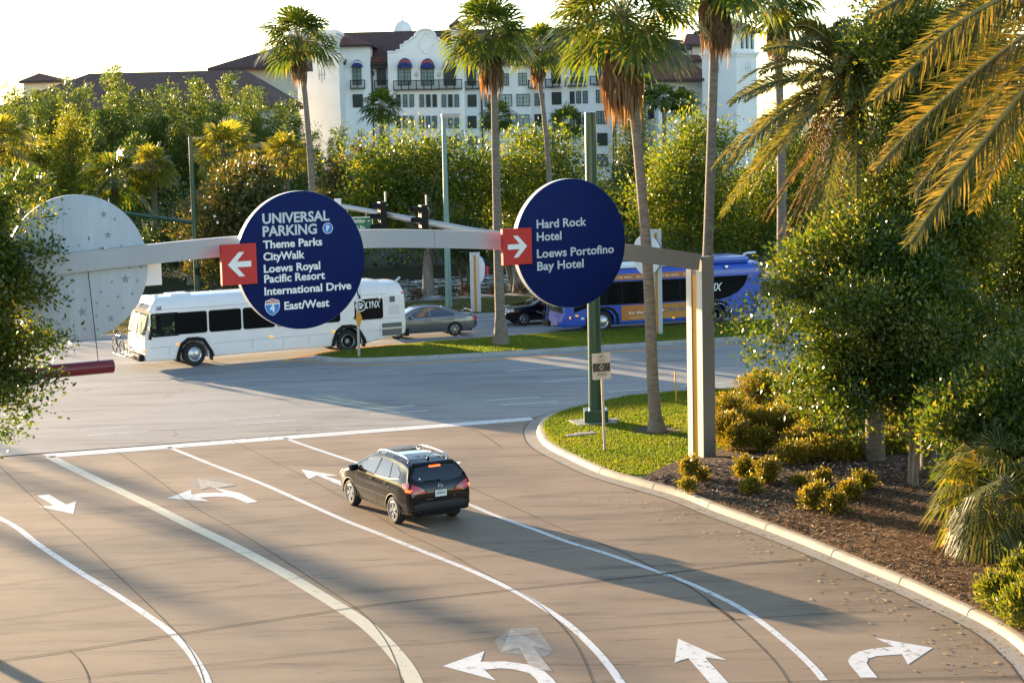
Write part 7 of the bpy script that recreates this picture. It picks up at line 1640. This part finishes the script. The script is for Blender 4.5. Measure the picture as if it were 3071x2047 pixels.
def skirt(g, c, r0, n, Ls, flare=.28):
    T = []
    for i in range(n):
        az = g.uniform(0, 6.283); z0s = g.uniform(-.1, .35)*Ls; L = Ls*g.uniform(.55, 1.0); fl = flare*g.uniform(.5, 1.2)
        o = Vector((math.cos(az), math.sin(az), 0)); p = c+o*r0*.9-UPZ*z0s; s = Vector((-o.y, o.x, 0))
        sh = p+o*fl*L*.7-UPZ*L*.22
        T += [p-s*.02, p+s*.02, sh]
        for k in range(9):
            q = sh+s*(k-4)*.045*L+o*g.uniform(-.04, .04); e = q-UPZ*L*g.uniform(.5, .95)+s*g.uniform(-.05, .05)-o*L*.12*g.random(); w_ = .028*L+.008
            m1 = q.lerp(e, .45)
            T += [sh, m1-s*w_, m1+s*w_, m1-s*w_, e, m1+s*w_]
    return T
def fan_palm(name, label, base, path, r0, r1, R, nleaf=30, sk=1.0, nsk=30, leaf='fan', seed=1, group=None, flower=False, seg=22, el=(-30, 84), strands=0):
    """path: world points of the trunk from base to crown"""
    g = random.Random(seed); b = Vector(base); t = thing(name, label, 'palm tree', b, 0, group); P = smooth_path([Vector(p)-b for p in path], 6); c = P[-1]; n = len(P)
    rad = [r0*1.6, r0*1.25]+[r0+(r1-r0)*min(1, k/(n*.55)) for k in range(2, n)]
    m_ = MB(); m_.tube(P, rad, 14); m_.build('trunk', BK_palm, t, smooth=60)
    m_ = MB(); m_.tube([c-UPZ*R*.35, c-UPZ*.1*R, c+UPZ*.12*R], [r1*1.05, r1*1.7, r1*.8], 10); m_.build('leaf_base', mat('leaf_base_fibre', (.14, .085, .05), .95, bump=.8, bscale=20) if 'leaf_base_fibre' not in bpy.data.materials else bpy.data.materials['leaf_base_fibre'], t)
    T, pt = fan_leaves(g, c, nleaf, R*1.32, el[0], el[1], seg)
    tri_mesh('crown', T, LF[leaf], t); m_ = MB()
    for a, q in pt: m_.tube([a, q], [.03, .014], 4, cap=False)
    m_.build('petiole', mat('palm_petiole', (.16, .17, .05), .6) if 'palm_petiole' not in bpy.data.materials else bpy.data.materials['palm_petiole'], t)
    if sk:
        T = skirt(g, c-UPZ*R*.22, r1*1.25, nsk, sk, .25); tri_mesh('dead_skirt', T, LF['dead'], t)
    if flower:
        m_ = MB(); o = Vector((.55, -.75, 0)); st = c+o*.3+UPZ*.15*R
        for k in range(170):
            f = g.random(); q = st+o*(.35*R*math.sin(f*1.6))-UPZ*R*.75*f**1.3+Vector((g.gauss(0, .07), g.gauss(0, .07), g.gauss(0, .06)))*R*.9; e = q+Vector((g.gauss(0, .06), g.gauss(0, .06), -.12)); m_.add([q, e+Vector((.015, 0, 0)), e-Vector((.015, 0, 0))], [(0, 1, 2)])
        m_.build('flower_stalk', bpy.data.materials.get('palm_flower') or mat('palm_flower', (.50, .40, .30), .9), t)
    if strands:
        for k in range(strands):
            m_ = MB(); az = g.uniform(0, 6.28); o = Vector((math.cos(az), math.sin(az), 0)); m_.tube([c+o*R*.4, c+o*R*.85-UPZ*R*.15, c+o*R*(1.0+.1*g.random())-UPZ*R*g.uniform(.5, .9)], [.012, .010, .006], 4)
            m_.build('fruit_strand', bpy.data.materials.get('palm_strand') or mat('palm_strand', (.28, .20, .10), .8), t)
    return t
def PD(x, y, Y): return AT(x*DS, y*DS, Y)
# tall palms
b0 = Vector((PD(724, 700, 103).x, 103, .15)); fan_palm('fan_palm', 'tall slender fan palm rising behind the navy parking sign with a tan flower stalk', b0, [b0, PD(717, 440, 103), PD(706, 280, 103), PD(696, 180, 103), PD(686, 95, 103)], .21, .15, 1.95, 34, 1.6, 44, seed=1, flower=True)
b0 = G(1503, 1032, .15); fan_palm('fan_palm', 'tall fan palm standing on the median with a hanging brown skirt', b0, [b0, AT(1494, 760, b0.y), AT(1486, 450, b0.y), AT(1482, 260, b0.y), AT(1472, 110, b0.y)], .24, .16, 1.85, 36, 1.75, 60, seed=2, strands=9)
b0 = Vector((PD(1268, 660, 104).x, 104, .15)); fan_palm('fan_palm', 'thin fan palm leaning beside the lamp and showing above the hotel sign', b0, [b0, PD(1262, 415, 104), PD(1250, 270, 104), PD(1240, 190, 104), PD(1236, 115, 104)], .18, .12, 1.5, 30, 1.4, 44, seed=3, flower=True)
b0 = G(1970, 1292, .15); fan_palm('fan_palm', 'big fan palm on the corner lawn with a thick shaggy brown skirt', b0, [b0, PD(1499, 870, b0.y), PD(1490, 650, b0.y), PD(1472, 420, b0.y), PD(1455, 240, b0.y), PD(1428, 42, b0.y)], .205, .155, 2.0, 42, 2.3, 80, seed=4, flower=True, strands=10, seg=26)
b0 = Vector((PD(1610, 880, 67).x, 67, .15)); fan_palm('fan_palm', 'tall palm trunk rising behind the silver pillar, its skirt cut by the top edge', b0, [b0, PD(1625, 590, 67), PD(1633, 350, 67), PD(1640, 120, 67), PD(1641, -60, 67)], .20, .165, 2.0, 36, 2.1, 70, seed=5)
b0 = Vector((PD(1795, 880, 80).x, 80, .15)); fan_palm('fan_palm', 'fan palm with a dense crown beyond the date palm, trunk behind its fronds', b0, [b0, PD(1795, 400, 80), PD(1790, 200, 80), PD(1786, 10, 80)], .22, .17, 2.0, 36, 1.7, 50, seed=6)
# shorter palms before the bamboo
for k, (x, yc, yb, rD, Y, lb, lf_) in enumerate(((262, 420, 560, 72, 124, 'squat fan palm with dark drooping leaves behind the star sign', 'fan'), (350, 385, 560, 50, 126, 'sunlit fan palm with a shaggy trunk beside the squat palm', 'fanlit'), (517, 348, 470, 68, 122, 'sunlit fan palm with a red-brown skirt above the magnolia', 'fanlit'), (655, 358, 520, 52, 124, 'pale fan palm crown peeping over the magnolia', 'fanlit'), (2, 330, 520, 62, 128, 'fan palm cut by the frame edge above the dark leafy branch', 'fanlit'), (42, 398, 520, 45, 132, 'small fan palm behind the dark leafy branch', 'fan'))):
    c = PD(x, yc, Y); b0 = Vector((PD(x+4, yb, Y).x, Y, .3)); fan_palm('fan_palm', lb, b0, [b0, b0.lerp(c, .5)+Vector((.1, 0, 0)), c], .22, .18, rD*DS/pm(Y)*1.08, 30, .9 if k != 3 else 0, 24, leaf=lf_, seed=20+k)
for k, (x, yc, rD, Y, lb) in enumerate(((875, 248, 42, 238, 'dark fan palm against the white hotel wall below the curved gable'), (1142, 272, 38, 240, 'dark fan palm before the hotel windows behind the median palm'), (1302, 288, 42, 238, 'fan palm before the hotel beside the thick green pole'), (1478, 205, 32, 236, 'leafy fan palm behind the corner palm trunk at the hotel eaves'), (1525, 228, 34, 234, 'fan palm under the red roofed hotel wing'), (1568, 240, 34, 236, 'fan palm under the iron balcony of the red roofed wing'), (1590, 312, 24, 232, 'small dark palm at the foot of the hotel tower'))):
    c = PD(x, yc, Y); b0 = Vector((c.x, Y, .8)); fan_palm('fan_palm', lb, b0, [b0, b0.lerp(c, .5), c], .3, .26, rD*DS/pm(Y)*1.1, 26, 1.3, 18, seed=40+k, seg=16)
# palms out of frame whose long shadows cross the drive
sdv = Vector((16.55, -20.28, 0)).normalized()
for k, (x, y, h) in enumerate(((330, 1440, 12.5), (760, 1640, 13), (250, 1700, 12), (1250, 1830, 13.5))):
    tg = G(x, y); q = tg-sdv*(h/math.tan(SUN_EL)); q.z = .1; fan_palm('fan_palm', 'tall fan palm beyond the avenue casting a long soft shadow on the drive', q, [q, q+UPZ*h*.5, q+UPZ*h], .22, .16, .65, 14, .7, 10, seed=60+k, seg=14, group='palms shading the drive')

# ---- date palms
def frond(g, c, az, el, L, droop, T, RB, npair=60, Lmax=.55, w_=.016, twist=0.0, vee=.35, roll=0.0):
    d = Vector((math.cos(az)*math.cos(el), math.sin(az)*math.cos(el), math.sin(el))); s = Vector((-math.sin(az), math.cos(az), 0))
    pos = lambda t: c+d*L*t+Vector((0, 0, -droop*L*t**2.1))+s*twist*L*t*t
    RB.append([pos(t) for t in np.linspace(0, 1, 12)])
    for i in range(npair):
        t = .14+.86*(i+.5)/npair; p = pos(t); tg = (pos(min(1, t+.02))-pos(t-.02)).normalized(); n = s.cross(tg); n = n.normalized() if n.z < 0 else (-n).normalized()
        n = -n if n.z < 0 else n; sd = tg.cross(n).normalized(); ro = roll*min(1, .35+t); sd, n = sd*math.cos(ro)+n*math.sin(ro), n*math.cos(ro)-sd*math.sin(ro); ll = Lmax*(math.sin(math.pi*min(1, (t*.80+.16)))**.6)*g.uniform(.88, 1.08)
        for q in (1, -1):
            dr = (tg*(.62+.35*t)+sd*q*(.85-.2*t)+n*(vee*g.uniform(.3, 1.3))).normalized(); dr = (dr+Vector((g.gauss(0, .07), g.gauss(0, .07), g.gauss(0, .07)))).normalized(); ll *= g.uniform(.85, 1.05); m = p+dr*ll*.5; e = p+dr*ll-UPZ*ll*.20*g.uniform(.2, 2.0)+sd*ll*g.gauss(0, .05)
            wv = (dr.cross(n+Vector((g.uniform(-.4, .4), g.uniform(-.4, .4), 0)))).normalized()*w_
            T += [p-wv*.6, p+wv*.6, m+wv, p-wv*.6, m+wv, m-wv, m-wv, m+wv, e]
def date_palm(name, label, base, c, fr, L, npair, Lmax, w_, leaf, r0=.26, seed=1, fruit=True, trunk=True, nold=8):
    g = random.Random(seed); b = Vector(base); t = thing(name, label, 'palm tree', b); c = Vector(c)-b
    m_ = MB(); P = smooth_path([Vector((0, 0, -.1)), c*.33+Vector((.1, 0, 0)), c*.66, c], 8)
    m_.tube(P, [r0*(1.35-.35*min(1, i/6))*(1+.07*(i % 2)) for i in range(len(P))], 12); m_.build('trunk', mat(name+'_bark_%d' % seed, (.075, .055, .04), .95, col2=(.20, .165, .13), vscale=6, stretch=(.5, .5, 5), bump=1, bscale=16), t, smooth=60)
    T, RB = [], []
    for az, el, k, dr, *ro in fr: frond(g, c, az, el, L*k, dr, T, RB, npair, Lmax, w_, g.uniform(-.05, .05), .35, ro[0] if ro else g.uniform(-.9, .9))
    tri_mesh('crown', T, LF[leaf], t); m_ = MB()
    for R in RB: m_.tube(R, [.05-.04*i/11 for i in range(12)], 5)
    m_.build('frond_rib', bpy.data.materials.get('frond_rib') or mat('frond_rib', (.30, .25, .09), .5), t)
    if fruit:
        m_ = MB(); gg = random.Random(3)
        for cx, cy, cz in ((-.75, -.6, .0), (-.95, -.5, -1.1), (-.3, -.9, -.5), (.3, -.8, .3)):
            for k in range(230): q = c+Vector((cx, cy, cz))*L/3.6+Vector((gg.gauss(0, .19), gg.gauss(0, .16), gg.gauss(0, .26)))*L/3.6; m_.box(q, (.035, .035, .045))
        m_.build('fruit_cluster', bpy.data.materials.get('orange_fruit') or mat('orange_fruit', (.36, .14, .025), .6), t)
    return t
gd = random.Random(21); fr = []
for i in range(74):
    f = (i+.5)/74; fr.append((i*2.39996+gd.uniform(-.2, .2), math.radians(80-105*f+gd.uniform(-6, 6)), gd.uniform(.85, 1.1), .42+.28*gd.random()))
bD = G(2625, 1392, .3); cD = AT(2570, 265, bD.y); date_palm('date_palm', 'date palm with arching green fronds and orange fruit rising from the planting bed', bD, cD, fr, 3.9, 80, .56, .024, 'date', .21, 2)
# dry hanging fronds under its crown
T, RB = [], []; cc = cD-bD
for i in range(12): frond(gd, cc-UPZ*.5, math.radians(150+150*gd.random()), math.radians(-35-25*gd.random()), 3.2, .35, T, RB, 44, .38, .014)
dp = bpy.data.objects['date_palm']; tri_mesh('dead_frond', T, LF['dead'], dp)
# near date palm, trunk beyond the frame edge
fr = [(math.radians(a), math.radians(e_), k, dr, ro) for a, e_, k, dr, ro in ((180, 19, .98, .42, 1.0), (186, -1, .97, .40, 1.1), (176, -20, .98, .33, 1.0), (184, -40, 1.05, .24, 1.15), (198, 8, .9, .42, 1.2), (168, -32, .9, .3, 1.0), (178, 32, 1.0, .46, .9))]
for i in range(22): f = (i+.5)/22; fr.append((math.radians(-118+236*((i*.618) % 1)), math.radians(75-105*f), gd.uniform(.9, 1.05), .4))
bN = Vector((7.0, 21, .3)); date_palm('date_palm', 'golden date palm whose big fronds reach in from beside the drive', bN, (7.02, 21, 11.5), fr, 3.1, 120, .52, .0125, 'datenear', .32, 5, fruit=False)

# ---- big trees beside the drive
tree('shade_tree', 'tall vine-clad tree with small pale leaves beside the date palm crown', 2790, 48.6, -170, 980, 500, LF['vine'], 85000, .12, BK_brown, seed=51, nlobe=26, trunk_r=.22, rc=.42, per=30, zb=.3)
tree('shade_tree', 'spreading glossy-leaved tree with a pale forked trunk over the planting bed', 2670, 47.5, 600, 1290, 720, LF['oak'], 130000, .125, BK_pale, seed=52, nlobe=70, open_=True, extra=((2215, 940, 18), (2185, 968, 13), (2245, 975, 24), (2270, 1030, 24), (2258, 1085, 20), (2295, 1110, 28), (2335, 1000, 42), (2335, 905, 42), (2375, 830, 55), (2425, 750, 60), (2355, 1170, 30), (2415, 1190, 40), (2480, 1235, 40), (2545, 1255, 40), (2700, 1275, 45), (2790, 1290, 50), (2860, 1240, 60), (2930, 1180, 70)), xbase=2752, nst=2, trunk_r=.11, rc=.45, per=30, zb=.35, fork=.55)
tree('shade_tree', 'glossy dark tree leaning into the frame above the shaggy fan palm', 3075, 42.6, 970, 1610, 560, LF['oak'], 80000, .125, BK_brown, seed=53, nlobe=44, open_=True, trunk_r=.16, rc=.42, per=30, zb=.4, xbase=3260)
tree('shade_tree', 'tall dark tree filling the gap behind the golden date palm fronds', 3060, 55, 260, 1180, 700, LF['oak'], 60000, .13, BK_brown, seed=54, nlobe=18, trunk_r=.25, rc=.6, per=28, zb=.4, xbase=3200)
tree('shade_tree', 'tall dense tree rising behind the spreading glossy tree', 2950, 62, -160, 1000, 640, LF['vine'], 36000, .14, BK_brown, seed=57, nlobe=14, trunk_r=.25, rc=.6, per=28, zb=.4)
tree('shade_tree', 'dark leafy tree overhanging the red tube at the frame edge', -75, 42.5, 505, 1310, 380, LF['oak'], 60000, .12, BK_brown, seed=55, nlobe=46, open_=True, extra=((95, 640, 24), (160, 1000, 26), (190, 1035, 18), (110, 1150, 26), (70, 1220, 24), (120, 880, 28), (110, 760, 28), (60, 560, 34), (10, 1290, 24)), trunk_r=.18, rc=.42, per=30, xbase=-620, zb=.0, depth=.8)

# ---- shaggy fan palm by the bed, ferns and shrubs
pF = G(3010, 1640, .4); t = thing('fan_palm', 'low shaggy fan palm with golden drooping leaves under the glossy trees', 'palm tree', pF)
g = random.Random(31); T, pt = fan_leaves(g, Vector((0, 0, 1.35)), 34, 1.75, -40, 70, 34, .42, .52, 105); tri_mesh('crown', T, LF['shag'], t)
T, pt2 = fan_leaves(g, Vector((-.1, 0, 1.0)), 16, 1.7, -55, -10, 30, .55, .45, 105); tri_mesh('dead_skirt', T, LF['shag'], t)
m_ = MB(); m_.tube([(0, 0, -.1), (0, 0, .8), (0, 0, 1.6)], [.2, .18, .16], 10); m_.build('trunk', BK_palm, t, smooth=60); m_ = MB()
for a, q in pt: m_.tube([a, q], [.025, .012], 4)
m_.build('petiole', bpy.data.materials['palm_petiole'], t)
def shrub(label, xD, yD, wD, hD, leaf, grow=1.0, name='shrub', group='golden shrubs in the planting bed', dens=1.0, L=.085, k=0, asp=.5):
    b = G(xD*DS, yD*DS, .35); w_ = wD*DS/pm(b.y)/2*grow; h = hD*DS/pm(b.y)*(.5+.5*grow); t = thing(name, label, 'shrub', (b.x, b.y, .22), 0, group); g = random.Random(k)
    lobes = [(g.uniform(-.5, .5)*w_, g.uniform(-.4, .4)*w_, h*g.uniform(.35, .85), w_*g.uniform(.35, .6), w_*.5, h*.26) for _ in range(6)]+[(0, 0, h*.5, w_*.7, w_*.7, h*.45)]
    n = int(6500*dens*(w_*h)/(1.0)+600); crown_mesh('foliage', lobes, n//16, 16, .14, L, leaf, t, asp=asp, seed=k, up=.7)
    m_ = MB()
    for _ in range(7): lo = g.choice(lobes); m_.tube([(0, 0, -.1), Vector(lo[:3])*.6, lo[:3]], [.018, .013, .006], 4)
    m_.build('stem', BK_brown, t); return t
big = ((1688, 985, 95, 80), (1745, 945, 100, 85), (1805, 925, 90, 60), (1835, 990, 90, 80), (1885, 1005, 95, 75), (1935, 965, 90, 85), (1965, 1015, 80, 65), (1850, 1045, 95, 65), (1905, 1058, 85, 55), (1785, 1010, 85, 75), (1995, 985, 70, 75), (2065, 1005, 70, 65), (2080, 960, 80, 70), (1730, 1010, 80, 70), (1665, 1020, 60, 70), (2140, 1000, 90, 70), (1760, 905, 80, 50), (1872, 1030, 80, 60), (1915, 1040, 80, 60), (1950, 1058, 70, 55), (2055, 1045, 60, 60), (1825, 1062, 70, 50), (1700, 1030, 55, 60), (1745, 1035, 60, 55), (2100, 1010, 80, 75))
for k, b in enumerate(big): shrub('bushy golden-leaved shrub massed in the planting bed behind the pillar', *b, LF['gold'], grow=1.45, k=200+k, L=.075)
for k, b in enumerate(((1582, 1098, 34, 56), (1608, 1090, 20, 26), (1712, 1092, 38, 52), (1722, 1122, 36, 36), (1762, 1105, 46, 62), (1866, 1160, 56, 60), (1918, 1172, 42, 48), (1952, 1145, 42, 50), (1982, 1122, 42, 46), (1580, 1116, 22, 24), (1835, 1110, 30, 24), (1885, 1110, 40, 40))): shrub('small golden shrub growing alone in the dark bark mulch', *b, LF['gold'], group='small shrubs dotted in the mulch', k=240+k, dens=1.3)
P_fern = leaf_mat('fern_leaves', (.05, .085, .010), (.12, .145, .016), (.22, .19, .03), trans=.4)
for k, b in enumerate(((2290, 1385, 110, 80), (2345, 1350, 90, 90), (2335, 1420, 100, 80), (2385, 1400, 110, 110))): shrub('bright fern spilling towards the kerb at the lower bed corner', *b, P_fern, name='fern', group='ferns at the bed corner', k=270+k, L=.13, asp=.28, dens=1.2)
